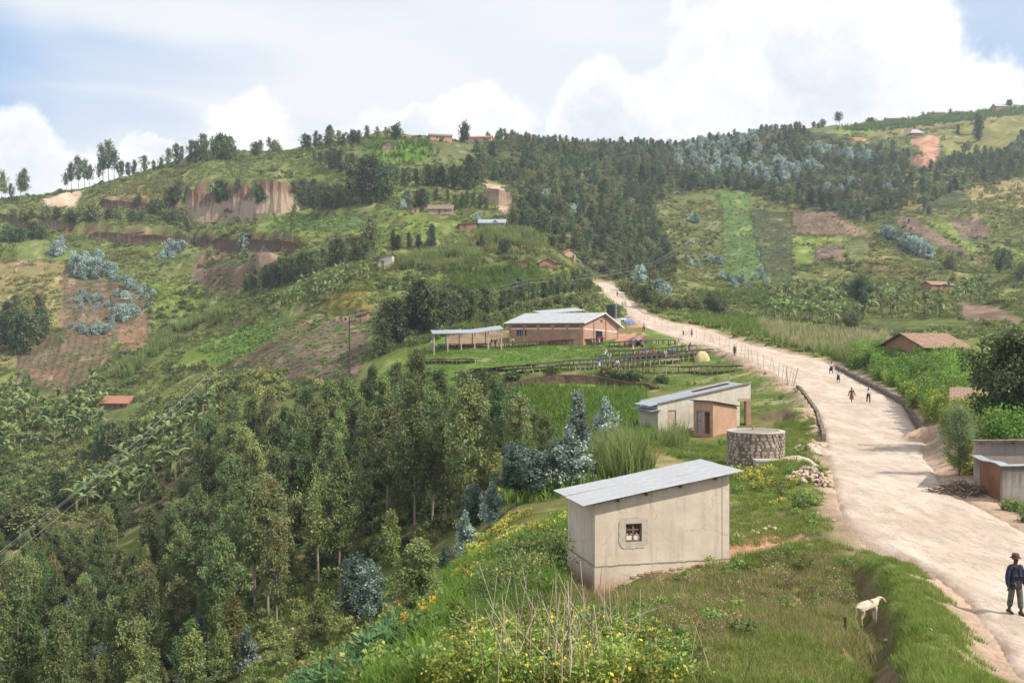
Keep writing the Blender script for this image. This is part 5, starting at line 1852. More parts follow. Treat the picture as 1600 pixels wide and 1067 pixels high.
# ------------------------------------------------------------------ 5 brick warehouse
def warehouse():
    # near corner, side wall running left, gable running back to the right
    K = np.array([at(910, 176.5), 176.5]); zg = -0.45
    dl = np.array([-0.955, 0.297]); dg = np.array([0.80, 0.60])
    LS_, LG = 13.6, 8.7
    o = K + dl * LS_
    root = frame_root('brick_warehouse', (o[0], o[1], zg), -dl)
    tag(root, 'long brick coffee warehouse with white band and pale gabled metal roof', 'warehouse')
    ax = -dl; ay = np.array([-ax[1], ax[0]])
    def loc(p):
        q = np.asarray(p, float) - o
        return np.array([q @ ax, q @ ay])
    c0, c1 = np.array([0.0, 0.0]), np.array([LS_, 0.0])
    c2 = loc(K + dg * LG); c3 = c2 - np.array([LS_, 0])
    he, hr, he2, zb = 3.75, 5.45, 3.0, -1.0
    mb = MB()
    wall(mb, c0, c1, zb, lambda s: he, 0.25, [(1.3, 3.4, 1.35, 2.65)], 0)
    Lg = np.hypot(*(c2 - c1)); mid = Lg * 0.52
    tg = lambda s: he + (hr - he) * s / mid if s <= mid else hr + (he2 - hr) * (s - mid) / (Lg - mid)
    wall(mb, c1 + (c2 - c1) / Lg * 0.25, c2, zb, lambda s: tg(min(s + 0.25, Lg)), 0.25, [(2.9, 4.6, 0.05, 2.6)], 1, brk=(mid - 0.25,))  # gable takes paler brick than the sides: its sunlit tone painted in
    wall(mb, c2, c3, zb, lambda s: he2, 0.25, (), 0)
    wall(mb, c3, c0 , zb, lambda s: tg(Lg - s), 0.25, (), 0, brk=(Lg - mid,))
    mb.build('wall', [M['brick'], M['brick_pale']], root)
    bd = MB(); bd.box(-0.03, LS_ + 0.02, -0.03, 0.0, 2.62, 2.85); bd.build('band', M['white_band'], root)
    du = (c2 - c1) / Lg; dn = np.array([du[1], -du[0]])
    def gp(s, off, z):
        q = c1 + du * s + dn * off
        return (q[0], q[1], z)
    bd = MB(); bd.hexa([gp(0, 0.03, 2.62), gp(Lg, 0.03, 2.05), gp(Lg, -0.01, 2.05), gp(0, -0.01, 2.62), gp(0, 0.03, 2.85), gp(Lg, 0.03, 2.27), gp(Lg, -0.01, 2.27), gp(0, -0.01, 2.85)])
    bd.build('band', M['white_band'], root)
    for s in np.linspace(0.15, LS_ - 0.15, 6):
        m = MB(); m.box(s - 0.16, s + 0.16, -0.09, -0.031, zb, he - 0.02); m.build('pilaster', M['brick'], root)
    for s in (0.2, 2.75, 5.6, Lg - 0.2):
        m = MB(); m.hexa([gp(s - 0.15, 0.09, zb), gp(s + 0.15, 0.09, zb), gp(s + 0.15, 0.031, zb), gp(s - 0.15, 0.031, zb), gp(s - 0.15, 0.09, tg(s - 0.15)), gp(s + 0.15, 0.09, tg(s + 0.15)), gp(s + 0.15, 0.031, tg(s + 0.15)), gp(s - 0.15, 0.031, tg(s - 0.15))])
        m.build('pilaster', M['brick'], root)
    # vents under the eave
    for a, b in zip(np.linspace(0.15, LS_ - 0.15, 6)[:-1], np.linspace(0.15, LS_ - 0.15, 6)[1:]):
        m = MB(); m.box(a + 0.4, b - 0.4, -0.012, 0.0, 2.95, 3.45); m.build('vent', M['brick_dark'], root)
    window(root, 1.3, 3.4, 0, 1.35, 2.65, 4, 1, M['door_grey'], bar=0.09)
    d = MB(); d.hexa([gp(3.2, -0.12, 0.05), gp(4.85, -0.12, 0.05), gp(4.85, -0.2, 0.05), gp(3.2, -0.2, 0.05), gp(3.2, -0.12, 2.55), gp(4.85, -0.12, 2.55), gp(4.85, -0.2, 2.55), gp(3.2, -0.2, 2.55)])
    d.build('door', M['dark'], root)
    for s in (3.1, 4.8):
        d = MB(); d.hexa([gp(s - 0.05, 0.02, 0.05), gp(s + 0.05, 0.02, 0.05), gp(s + 0.05, -0.1, 0.05), gp(s - 0.05, -0.1, 0.05), gp(s - 0.05, 0.02, 2.6), gp(s + 0.05, 0.02, 2.6), gp(s + 0.05, -0.1, 2.6), gp(s - 0.05, -0.1, 2.6)]); d.build('door_jamb', M['door_grey'], root)
    # roof: two slopes, ridge from gable to gable
    rid1 = np.array([*(c1 + du * mid), hr + 0.1]); rid0 = rid1 - np.array([LS_, 0, 0])
    ovx, ove = 0.75, 0.5
    def slope(e0, e1, hz, name):
        a = np.array([*e0, hz]); b = np.array([*e1, hz])
        d_ = (a - rid0) / np.linalg.norm(a - rid0)
        a = a + d_ * ove; b = b + d_ * ove
        X = np.array([ovx, 0, 0])
        p = [a - X, b + X, rid1 + X, rid0 - X]
        m = MB()
        up = np.array([0, 0, 0.09])
        if name == 'back': p = p[::-1]
        m.hexa([tuple(q) for q in p] + [tuple(q + up) for q in p])
        ob = m.build('roof_slope', M['metal'], root)
        # raised sheet joints
        j = MB()
        for f in np.linspace(0.08, 0.92, 9):
            q0 = p[0] + (p[1] - p[0]) * f + up; q1 = (p[3] + (p[2] - p[3]) * f) + up
            j.bar(q0, q1, 0.05, 0.03)
        j.build('seam', M['metal'], ob)
    slope(c0, c1, he + 0.1, 'front'); slope(c3, c2, he2 + 0.1, 'back')
    # white barge board on the gable
    m = MB()
    X = np.array([ovx + 0.02, 0, 0])
    e0 = np.array([*c1, he + 0.1]); dd = (e0 - rid1) / np.linalg.norm(e0 - rid1)
    e1 = np.array([*c2, he2 + 0.1]); d2 = (e1 - rid1) / np.linalg.norm(e1 - rid1)
    m.bar(rid1 + X, e0 + dd * ove + X, 0.06, 0.2); m.bar(rid1 + X, e1 + d2 * ove + X, 0.06, 0.2)
    m.build('barge_board', M['white_band'], root)
    m = MB(); q = gp(mid, 0.035, 4.1); m.hexa([gp(mid - 0.3, 0.03, 3.85), gp(mid + 0.3, 0.03, 3.85), gp(mid + 0.3, 0, 3.85), gp(mid - 0.3, 0, 3.85), gp(mid - 0.3, 0.03, 4.4), gp(mid + 0.3, 0.03, 4.4), gp(mid + 0.3, 0, 4.4), gp(mid - 0.3, 0, 4.4)])
    m.build('vent', M['brick_dark'], root)


def open_shed(name, label, u0, u1, vt0, vt1, Y0, Y1, depth, base_v, npost, roofm, postm, split=None, cat='canopy'):
    """posts carrying a thin metal roof; both ends given by photo column and distance"""
    a = np.array([at(u0, Y0), Y0]); b = np.array([at(u1, Y1), Y1])
    d = (b - a); L = np.hypot(*d); d /= L
    z0 = min(g1(*a), g1(*b)) - 0.05
    root = frame_root(name, (a[0], a[1], z0), d)
    tag(root, label, cat)
    za, zb = (CV - vt0) / F * Y0 - z0, (CV - vt1) / F * Y1 - z0
    pts = [(0, za), (L, zb)] if split is None else [(0, za), (L * split[0], za + split[1]), (L * split[0] + 0.02, za + split[1] - 0.12), (L, zb)]
    for (x0, q0), (x1, q1) in zip(pts[:-1], pts[1:]):
        if x1 - x0 < 0.1: continue
        m = MB()
        m.hexa([(x0 - 0.3, -0.5, q0 - 0.1), (x1 + 0.2, -0.5, q1 - 0.1), (x1 + 0.2, depth + 0.3, q1 + 0.5), (x0 - 0.3, depth + 0.3, q0 + 0.5), (x0 - 0.3, -0.5, q0), (x1 + 0.2, -0.5, q1), (x1 + 0.2, depth + 0.3, q1 + 0.6), (x0 - 0.3, depth + 0.3, q0 + 0.6)])
        m.build('roof_sheet', roofm, root)
    for k in range(npost):
        for y in (0.0, depth):
            s = L * (k + 0.02) / (npost - 1 + 0.04) if npost > 1 else L / 2
            zt = np.interp(s, [p[0] for p in pts], [p[1] for p in pts]) - 0.12 + y / depth * 0.5
            m = MB(); m.box(s - 0.09, s + 0.09, y - 0.09, y + 0.09, -1.0, zt); m.build('post', postm, root)
    return root


# ------------------------------------------------------------------ simple houses
def house(label, u0, u1, vb, wall_px, roof_px, depth=5.0, rot=0.0, style='long', wm='mud_pale', rm='thatch', doors=(), wins=(), name='mud_house', cat='house', ov=0.45, y0=6, Y=None):
    um = (u0 + u1) / 2
    if Y is None:
        x, y, z = pix(um, vb, y0)
    else:
        x, y = at(um, Y), Y; z = g1(x, y)
    w = (u1 - u0) / F * y / (math.cos(R(rot)) + 0.25 * abs(math.sin(R(rot))))
    h = wall_px / F * y; rh = roof_px / F * y
    root = empty(name, (x, y, z), R(rot))
    tag(root, label, cat)
    X = w / 2; D = depth; zb = -2.5
    mb = MB()
    ops = [((f - 0.5) * w + X - dw / 2, (f - 0.5) * w + X + dw / 2, 0.0, dh) for f, dw, dh in doors] + [((f - 0.5) * w + X - ww / 2, (f - 0.5) * w + X + ww / 2, z_, z_ + wh) for f, ww, wh, z_ in wins]
    if style == 'front':      # gable towards the front
        tf = lambda s: h + rh * (1 - abs(s - X) / X)
        wall(mb, (-X, 0), (X, 0), zb, tf, 0.25, ops, brk=(X,))
        wall(mb, (X, D), (-X, D), zb, tf, 0.25, (), brk=(X,))
        wall(mb, (-X, D - 0.25), (-X, 0.25), zb, lambda s: h, 0.25); wall(mb, (X, 0.25), (X, D - 0.25), zb, lambda s: h, 0.25)
    elif style == 'mono':     # falls to the left
        tf = lambda s: h + rh * s / (2 * X)
        wall(mb, (-X, 0), (X, 0), zb, tf, 0.25, ops)
        wall(mb, (X, D), (-X, D), zb, lambda s: tf(2 * X - s), 0.25)
        wall(mb, (-X, D - 0.25), (-X, 0.25), zb, lambda s: h, 0.25); wall(mb, (X, 0.25), (X, D - 0.25), zb, lambda s: h + rh, 0.25)
    else:
        tg = lambda s: h + (rh * (1 - abs(s - D / 2) / (D / 2)) if style == 'long' else 0)
        wall(mb, (-X, 0), (X, 0), zb, lambda s: h, 0.25, ops)
        wall(mb, (X, D), (-X, D), zb, lambda s: h, 0.25)
        wall(mb, (-X, D - 0.25), (-X, 0.25), zb, lambda s: tg(s + 0.25), 0.25, (), brk=(D / 2 - 0.25,)); wall(mb, (X, 0.25), (X, D - 0.25), zb, lambda s: tg(s + 0.25), 0.25, (), brk=(D / 2 - 0.25,))
    mb.build('wall', M[wm], root)
    for f, dw, dh in doors:
        m = MB(); c = (f - 0.5) * w; m.box(c - dw / 2, c + dw / 2, 0.12, 0.17, 0, dh); m.build('door', M['wood'], root)
    for f, ww, wh, z_ in wins:
        m = MB(); c = (f - 0.5) * w; m.box(c - ww / 2, c + ww / 2, 0.12, 0.17, z_, z_ + wh); m.build('window', M['dark'], root)
    th = 0.14
    def slab(p, nm='roof'):
        m = MB(); m.hexa([tuple(q) for q in p] + [(q[0], q[1], q[2] + th) for q in p]); m.build(nm, M[rm], root)
    if style == 'front':
        k = rh / X
        slab([(-X - ov, -ov, h - k * ov), (0.002 - 0.004, -ov, h + rh), (-0.002, D + ov, h + rh), (-X - ov, D + ov, h - k * ov)], 'roof_slope')
        slab([(0.002, -ov, h + rh), (X + ov, -ov, h - k * ov), (X + ov, D + ov, h - k * ov), (0.002, D + ov, h + rh)], 'roof_slope')
    elif style == 'mono':
        k = rh / (2 * X)
        slab([(-X - ov, -ov, h - k * ov), (X + ov, -ov, h + rh + k * ov), (X + ov, D + ov, h + rh + k * ov), (-X - ov, D + ov, h - k * ov)])
    elif style == 'hip':
        m = MB()
        e = X * 0.55
        vs = [(-X - ov, -ov, h - 0.1), (X + ov, -ov, h - 0.1), (X + ov, D + ov, h - 0.1), (-X - ov, D + ov, h - 0.1), (-X + e, D / 2, h + rh), (X - e, D / 2, h + rh)]
        m.add(vs, [(0, 1, 5, 4), (1, 2, 5), (2, 3, 4, 5), (3, 0, 4), (3, 2, 1, 0)])
        m.build('roof', M[rm], root)
    else:
        k = rh / (D / 2)
        slab([(-X - ov, -ov, h - k * ov), (X + ov, -ov, h - k * ov), (X + ov, D / 2, h + rh), (-X - ov, D / 2, h + rh)], 'roof_slope')
        slab([(-X - ov, D / 2 + 0.002, h + rh), (X + ov, D / 2 + 0.002, h + rh), (X + ov, D + ov, h - k * ov), (-X - ov, D + ov, h - k * ov)], 'roof_slope')
    return root


def farm_house():
    K = np.array([at(1443, 122), 122.0]); zg = -2.6
    ds = np.array([0.85, 0.527]); L, W = 8.0, 5.7
    root = frame_root('farm_house', (K[0], K[1], zg), ds)
    tag(root, 'brown mud brick house with broad tiled gable roof rising above the bean rows', 'house')
    he, hr, zb = 2.1, 3.55, -1.5
    mb = MB()
    wall(mb, (0, 0), (L, 0), zb, lambda s: he, 0.25, [(4.6, 5.3, 1.0, 1.5)])
    wall(mb, (L, W), (0, W), zb, lambda s: he, 0.25)
    tg = lambda s: he + (hr - he) * (1 - abs(s - W / 2) / (W / 2))
    wall(mb, (0, W - 0.25), (0, 0.25), zb, lambda s: tg(s + 0.25), 0.25, (), brk=(W / 2 - 0.25,)); wall(mb, (L, 0.25), (L, W - 0.25), zb, lambda s: tg(s + 0.25), 0.25, (), brk=(W / 2 - 0.25,))
    mb.build('wall', M['mud_wall'], root)
    m = MB(); m.box(4.6, 5.3, 0.08, 0.12, 1.0, 1.5); m.build('window', M['white_cloth'], root)
    ov, k = 0.75, (hr - he) / (W / 2)
    r = random.Random(4)
    for side in (0, 1):
        # the slope is laid in courses, each lapping the one below
        n = 9
        run = W / 2 + ov
        for i in range(n):
            a, b = i / n, (i + 1.25) / n
            m = MB()
            nx = 20
            for q in range(nx):
                x0 = -0.8 + (L + 1.6) * q / nx; x1 = -0.8 + (L + 1.6) * (q + 1) / nx - 0.01
                y0 = -ov + run * a; y1 = min(-ov + run * b, W / 2)
                zz = lambda y: he + k * y + 0.06
                j = r.uniform(-0.015, 0.03)
                p = [(x0, y0, zz(y0) + 0.05 + j), (x1, y0, zz(y0) + 0.05 + j), (x1, y1, zz(y1) + j * 0.3), (x0, y1, zz(y1) + j * 0.3)]
                if side: p = [(x, W - y, z) for x, y, z in p][::-1]
                m.hexa(p + [(x, y, z + 0.05) for x, y, z in p])
            m.build('tile_course', M['tiles'], root)
    for y in (0.2, W / 2, W - 0.2):
        m = MB(); zz = tg(y) - 0.05 + (0.0 if y != W / 2 else 0); m.bar((-0.7, y, zz), (L + 0.7, y, zz), 0.12); m.build('rafter', M['wood_dark'], root)


def roadside_shed():
    zg = -8.05
    K = np.array([at(1568, 49), 49.0]); dl = np.array([0.12, 0.99])
    Lw = 4.2
    # enclosure: near corner K, left face runs back, right face runs right
    root = frame_root('walled_yard', (K[0], K[1], zg), (0.999, 0.04))
    tag(root, 'low yard wall of brick and stained plaster capped with pale metal sheets', 'wall')
    ca = math.atan2(0.04, 0.999)
    def loc(v):
        c, s = math.cos(-ca), math.sin(-ca)
        return np.array([v[0] * c - v[1] * s, v[0] * s + v[1] * c])
    d = loc(dl); nrm = np.array([-d[1], d[0]])
    h = 1.9
    mb = MB(); mb.box(0.0, 9, 0, 0.2, -0.8, h); mb.build('wall', M['grey_wall'], root)
    def quad(s0, s1, off, z0, z1, t=0.2):
        a, b = d * s0, d * s1
        p = [a + nrm * off, b + nrm * off, b + nrm * (off - t), a + nrm * (off - t)]
        return [(q[0], q[1], z0) for q in p][::-1] + [(q[0], q[1], z1) for q in p][::-1]
    m = MB(); m.hexa(quad(0.0, 0.35, 0.02, -0.8, h, 0.2)); m.build('pillar', M['grey_wall'], root)
    m = MB(); m.hexa(quad(0.35, 3.3, 0.0, -0.8, h - 0.02, 0.15)); m.build('brick_panel', M['brick_dark'], root)
    m = MB(); m.hexa(quad(3.3, 4.1, 0.02, -0.8, h + 0.05, 0.2)); m.build('pillar', M['grey_wall'], root)
    cap = MB()
    n = 6
    for i in range(n):
        s0, s1 = 4.2 * i / n - 0.1, 4.2 * (i + 1) / n
        z0, z1 = h + 0.02 + 0.05 * math.sin(i * 1.2), h + 0.02 + 0.05 * math.sin((i + 1) * 1.2)
        a, b = d * s0, d * s1
        p = [(*(a - nrm * 0.32), z0), (*(a + nrm * 0.18), z0), (*(b + nrm * 0.18), z1), (*(b - nrm * 0.32), z1)]
        cap.hexa(p + [(x, y, z + 0.05) for x, y, z in p])
    cap.build('cap_sheet', M['metal'], root)
    cap = MB()
    for i in range(7):
        x0, x1 = 0.1 + i * 1.25, 0.1 + (i + 1) * 1.25
        z0, z1 = h + 0.015 + 0.025 * (i % 2), h + 0.015 + 0.025 * ((i + 1) % 2)
        cap.hexa([(x0, -0.12, z0), (x1, -0.12, z1), (x1, 0.32, z1), (x0, 0.32, z0), (x0, -0.12, z0 + 0.05), (x1, -0.12, z1 + 0.05), (x1, 0.32, z1 + 0.05), (x0, 0.32, z0 + 0.05)])
    cap.build('cap_sheet', M['metal'], root)
    o = K + dl * 4.15
    r2 = frame_root('roadside_shed', (o[0] + 0.03, o[1], zg), (0.999, 0.04))
    tag(r2, 'grey plastered shed behind the low yard wall beside the road', 'shed')
    H = 2.72
    mb = MB()
    wall(mb, (0, 0), (8, 0), -0.8, lambda s: H, 0.2); wall(mb, (2.0, 4.0), (0.1, 0.2), -0.8, lambda s: H - 0.4 * (4.25 - s) / 4.25, 0.2)
    wall(mb, (8.1, 0.2), (10, 4.0), -0.8, lambda s: H - 0.4, 0.2); wall(mb, (10.1, 4.2), (2.1, 4.2), -0.8, lambda s: H - 0.5, 0.2)
    mb.build('wall', M['grey_wall2'], r2)
    m = MB(); m.hexa([(-0.32, -0.4, H + 0.10), (8.3, -0.4, H + 0.10), (10.5, 4.5, H - 0.4), (2.0, 4.5, H - 0.4), (-0.32, -0.4, H + 0.14), (8.3, -0.4, H + 0.14), (10.5, 4.5, H - 0.36), (2.0, 4.5, H - 0.36)])
    m.build('roof', M['metal_rust'], r2)
    m = MB(); m.box(-0.3, 8.3, -0.36, -0.30, H + 0.0, H + 0.097); m.build('fascia', M['wood'], r2)
    for x in (0.25, 2.0, 3.75, 5.5, 7.3):
        m = MB(); m.box(x, x + 0.1, -0.3, 0.0, H - 0.12, H - 0.0); m.build('rafter', M['wood'], r2)
        


near_shed(); white_building(); outhouse(); stone_tank(); warehouse(); farm_house(); roadside_shed()
open_shed('open_shed', 'open sided canopy of pale metal sheets on posts left of the brick warehouse', 678, 784, 521, 513.5, 170, 172, 3.2, 545, 6, M['metal_blue'], M['wood_pale'], split=(0.52, 0.15))
open_shed('lean_to_roof', 'small raised metal roof showing behind the brick warehouse', 848, 911, 490, 484.5, 198, 202, 3.5, 500, 3, M['metal'], M['brick_pale'])

house('mud hut with dark thatched roof and pale closed door beside a tiny outbuilding', 669, 707, 336.5, 10, 6.5, 5, 0, 'long', 'mud_pale', 'thatch', [(0.45, 0.9, 1.9)], [(0.72, 0.5, 0.5, 1.2)])
house('tiny mud outbuilding just left of the thatched hut on the middle hill', 643, 655, 334.5, 6, 2.5, 3, 10, 'mono', 'mud_pale', 'tiles_red', [], [(0.5, 0.6, 0.6, 0.4)], name='mud_hut', cat='hut')
house('house with bluish metal roof behind tall reeds on the middle hill', 748, 789, 358, 9, 6, 5, -4, 'long', 'mud_pale', 'metal_blue', [(0.6, 1.0, 2.0)], [(0.25, 0.7, 0.7, 1.0)], name='metal_roof_house')
house('small porch gable in front of the house with bluish metal roof', 768, 779, 358.5, 9, 4.5, 1.6, -4, 'front', 'mud_pale', 'metal_blue', [(0.5, 1.0, 2.0)], [], name='porch', cat='porch', ov=0.3)
house('rough mud shelter with flat roof left of the bluish metal roof', 718, 744, 360, 8, 2, 4, 6, 'mono', 'mud_wall', 'thatch', [(0.3, 0.8, 1.6)], [], name='mud_hut', cat='hut')
house('pale house with dark arched doorway at the left end of the reed hedge', 588, 614, 420, 15, 5, 5, -12, 'mono', 'white_wall', 'tiles_red', [(0.35, 0.9, 2.1)], [], name='mud_house')
house('low mud hut with collapsed red roof above the roadside bushes', 799, 824, 420, 9, 2, 4, 0, 'mono', 'mud_wall', 'tiles_red', [(0.3, 0.8, 1.5)], [], name='mud_hut', cat='hut')
house('mud house with gable facing front between maize above the road', 842, 868, 418, 7, 7, 6, 8, 'front', 'mud_wall', 'tiles_red', [], [], name='mud_house')
house('grey walled house with tiled gable nearest the top of the road', 880, 902, 404, 8, 6, 7, 35, 'front', 'mud_pale', 'tiles_red', [], [], name='mud_house')
house('long brick building with gable end on the summit left of the round tree', 672, 707, 221, 8, 4.5, 7, 12, 'long', 'brick_pale', 'thatch', [], [(0.3, 0.8, 0.8, 1.1), (0.6, 0.8, 0.8, 1.1)], name='hilltop_building', cat='building')
house('long low brick building on the summit right of the round tree', 716, 768, 222, 7, 4, 8, -6, 'long', 'brick_pale', 'tiles_red', [(0.5, 1.0, 2.0)], [(0.25, 0.9, 0.9, 1.0), (0.8, 0.9, 0.9, 1.0)], name='hilltop_building', cat='building')
house('tiny square outhouse alone on the summit grass', 644, 650.5, 220, 5.5, 1.2, 2, 0, 'mono', 'mud_wall', 'thatch', [(0.5, 0.7, 1.5)], [], name='outhouse', cat='outhouse')
house('small mud house with thatched gable among maize below the summit', 596, 618, 236, 7, 6, 7, -10, 'front', 'mud_pale', 'thatch', [], [], name='mud_house')
house('hut with shiny flat metal roof on the far right skyline', 1386, 1408, 190, 6, 3, 6, 0, 'long', 'mud_wall', 'metal', [(0.5, 1, 1.6)], [], name='hilltop_hut', cat='hut')
house('long dark thatched hut on the far right skyline', 1453, 1478, 184, 7, 3, 6, 0, 'long', 'mud_pale', 'thatch', [(0.5, 1, 2)], [], name='hilltop_hut', cat='hut')
house('small lower hut touching the long thatched hut on the skyline', 1438, 1450, 186, 5, 2.5, 5, 0, 'mono', 'mud_wall', 'thatch', [], [], name='hilltop_hut', cat='hut')
house('red brick house with pale metal roof at the right edge of the skyline', 1556, 1584, 175, 8, 5, 8, 5, 'long', 'brick', 'metal', [(0.3, 1, 2)], [], name='hilltop_house')
house('house with bright hipped metal roof above bare red earth', 1424, 1443, 214, 6, 7, 7, 0, 'hip', 'mud_wall', 'metal', [(0.3, 1, 1.8)], [], name='hillside_house', ov=0.8)
house('long mud house with low dark roof among bananas on the right slope', 1452, 1494, 454, 8, 5.5, 5, 18, 'long', 'mud_wall', 'tiles', [(0.3, 0.9, 1.7)], [], name='mud_house')
house('little hut with reddish gable roof below the long mud house', 1439, 1451, 471, 5, 5, 4, 5, 'front', 'mud_wall', 'tiles', [], [], name='mud_hut', cat='hut')
house('old cottage with sagging red tile roof at the banana grove', 158, 200, 641, 11, 9, 5, -6, 'long', 'wood', 'tiles_red', [(0.55, 1.0, 1.6)], [(0.75, 0.5, 0.5, 0.8)], name='cottage')
house('small red roofed annex beside the old tiled cottage', 138, 152, 639, 6, 5, 4, 0, 'long', 'mud_wall', 'tiles_red', [], [], name='annex', cat='annex')
house('small mud house with red lean roof at the top of the ploughed field', 556, 574, 504, 11, 5, 4, 0, 'mono', 'mud_wall', 'tiles_red', [(0.3, 0.8, 1.4)], [], name='mud_house')
house('roofless mud wall with openings left of the lean roof house', 524, 545, 504, 8, 0.6, 2, 0, 'mono', 'mud_pale', 'mud_pale', [(0.4, 0.8, 1.2)], [(0.75, 0.5, 0.5, 0.5)], name='ruined_hut', cat='ruin', ov=0.0)
house('clay house with ridged red tile roof half hidden behind the dark tree', 1500, 1592, 652, 27, 15, 5, -24, 'long', 'mud_wall', 'tiles', [(0.3, 0.9, 1.5)], [], name='clay_house', Y=80, ov=0.6)


# ------------------------------------------------------------------ black water tank
def water_tank():
    x, y = at(958, 193), 193
    z = (CV - 497.5) / F * y
    root = empty('water_tank', (x, y, z))
    tag(root, 'black ribbed plastic water tank behind the warehouse by the road', 'water tank')
    r, h = 1.28, 2.75
    prof = [(r * 0.97, 0)]
    for i in range(9):
        z0 = 0.15 + i * 0.26
        prof += [(r, z0), (r, z0 + 0.13), (r * 0.965, z0 + 0.16), (r * 0.965, z0 + 0.23)]
    prof += [(r, h - 0.25), (r * 0.9, h - 0.12), (r * 0.45, h)]
    m = MB(); m.lathe(prof, 28); m.build('tank_body', M['tank_black'], root, True)
    m = MB(); m.lathe([(0.34, h), (0.34, h + 0.08), (0.2, h + 0.12)], 16); m.build('lid', M['tank_black'], root)
    m = MB(); m.lathe([(1.5, -1.2), (1.5, 0.0)], 20); m.build('plinth', M['cement'], root)


water_tank()

# ------------------------------------------------------------------ stone kerbs along the road
def kerb(side, y0, y1, h0, h1, seed):
    r = random.Random(seed)
    mb = MB()
    y = y0
    fx = road_r if side > 0 else road_l
    while y < y1:
        L = r.uniform(0.3, 0.6)
        f = (y - y0) / (y1 - y0)
        h = h0 + (h1 - h0) * f
        xa, xb = float(fx(y)), float(fx(y + L))
        za, zb = float(road_z(y)), float(road_z(y + L))
        w = r.uniform(0.26, 0.34)
        for k in range(2):
            l0, l1 = -0.35 + (h + 0.35) * k * 0.55, (h if k else -0.35 + (h + 0.35) * 0.52)
            j = r.uniform(-0.03, 0.03)
            o = -0.02 * k + j
            s = side
            p = [(xa + s * o, y + 0.01, za + l0), (xa + s * (o + w), y + 0.01, za + l0), (xb + s * (o + w), y + L - 0.01, zb + l0), (xb + s * o, y + L - 0.01, zb + l0)]
            q = [(x, yy, z + l1 - l0 + r.uniform(-0.03, 0.03)) for x, yy, z in p]
            if s < 0: p, q = p[::-1], q[::-1]
            mb.hexa(p + q, r.choice([0, 0, 1]))
        y += L
    o = mb.build('kerb', [M['kerbstone'], M['mortar']])
    o['kind'] = 'structure'


kerb(1, 83, 134, 0.68, 0.42, 1)
kerb(-1, 79, 114, 0.62, 0.42, 2)


# ------------------------------------------------------------------ drying tables
_leg = {}


def leg_mesh(matk):
    if matk not in _leg:
        m = MB(); m.tube([(0, 0, -1.3), (0.01, 0, -0.6), (0, 0.01, 0)], [0.075, 0.07, 0.065], 5)
        _leg[matk] = m.mesh('leg', M[matk])
    return _leg[matk]


def drying_table(label, pts, legpx, width=1.5, net='net', legm='wood_pale', rail='wood_dark', step=0.95, seed=0):
    r = random.Random(seed)
    W = []
    for u, v in pts:
        x, y, z = pix(u, v + legpx)
        W.append((x, y, (CV - v) / F * y))
    root = empty('drying_table', (W[0][0], W[0][1], W[0][2]))
    tag(root, label, 'drying table', 'raised coffee drying tables on the terraces')
    o = Vector(W[0])
    P_ = [Vector(w) - o for w in W]
    # resample
    segs = []
    for a, b in zip(P_[:-1], P_[1:]):
        n = max(1, int((b - a).length / step))
        for i in range(n): segs.append(a.lerp(b, i / n))
    segs.append(P_[-1])
    top, e1, e2 = MB(), MB(), MB()
    k = 0
    for a, b in zip(segs[:-1], segs[1:]):
        d = (b - a).normalized(); nrm = Vector((-d.y, d.x, 0)).normalized() * width
        ja, jb = Vector((0, 0, 0.03 * math.sin(k))), Vector((0, 0, 0.03 * math.sin(k + 1)))
        a2, b2 = a + ja, b + jb
        u = Vector((0, 0, 0.035))
        top.hexa([a2, b2, b2 + nrm, a2 + nrm, a2 + u, b2 + u, b2 + nrm + u, a2 + nrm + u])
        ee = Vector((0, 0, -0.055)); w = nrm.normalized() * 0.03
        e1.bar(a2 + ee - w, b2 + ee - w, 0.10, 0.13); e2.bar(a2 + nrm + ee + w, b2 + nrm + ee + w, 0.10, 0.13)
        k += 1
    top.build('table_top', M[net], root)
    e1.build('rail', M[rail], root); e2.build('rail', M[rail], root)
    for i, p in enumerate(segs):
        d = (segs[min(i + 1, len(segs) - 1)] - segs[max(i - 1, 0)]).normalized(); nrm = Vector((-d.y, d.x, 0)).normalized()
        for q in (p - nrm * 0.02, p + nrm * (width + 0.02)):
            w = q + o
            hgt = w.z - g1(w.x, w.y)
            if hgt < 0.1: continue
            ob = bpy.data.objects.new('leg', leg_mesh(legm if r.random() < 0.75 else 'wood'))
            link(ob, root)
            ob.location = q + Vector((r.uniform(-.1, .1), 0, -0.1)); ob.scale = (1, 1, (hgt + 0.1) / 1.2)
            ob.rotation_euler = (r.gauss(0, .05), r.gauss(0, .05), 0)
    return root


drying_table('lowest long drying table, its pale legs showing above the earth bank', [(962, 572), (1060, 572.5), (1150, 571.5)], 11, seed=1)
drying_table('dark drying table sweeping from the trees up to the yellow heap, lower of the pair', [(710, 582), (810, 576), (900, 569.5), (960, 566), (1030, 560), (1112, 549)], 10, seed=2)
drying_table('dark drying table just above the lower sweeping one below the green slope', [(733, 577), (830, 569.5), (900, 563), (1000, 557), (1060, 552)], 8, seed=3)
drying_table('middle drying table where the workers in bright clothes stand', [(934, 556.5), (1010, 554), (1114, 545)], 8, seed=4)
drying_table('upper dark drying table below the table with the blue sheet', [(950, 549), (1010, 546), (1088, 539)], 8, seed=5)
drying_table('tall topmost drying table partly covered by a blue sheet', [(958, 535), (1000, 532), (1056, 531)], 9, seed=6, legm='wood_dark')
drying_table('narrow table running along the foot of the brick warehouse wall', [(784, 536), (860, 531.5), (946, 528.5)], 9, width=0.9, seed=7, legm='wood_dark')
drying_table('table in the shade under the open sided canopy', [(684, 538), (764, 537)], 7, seed=8, legm='wood_pale')
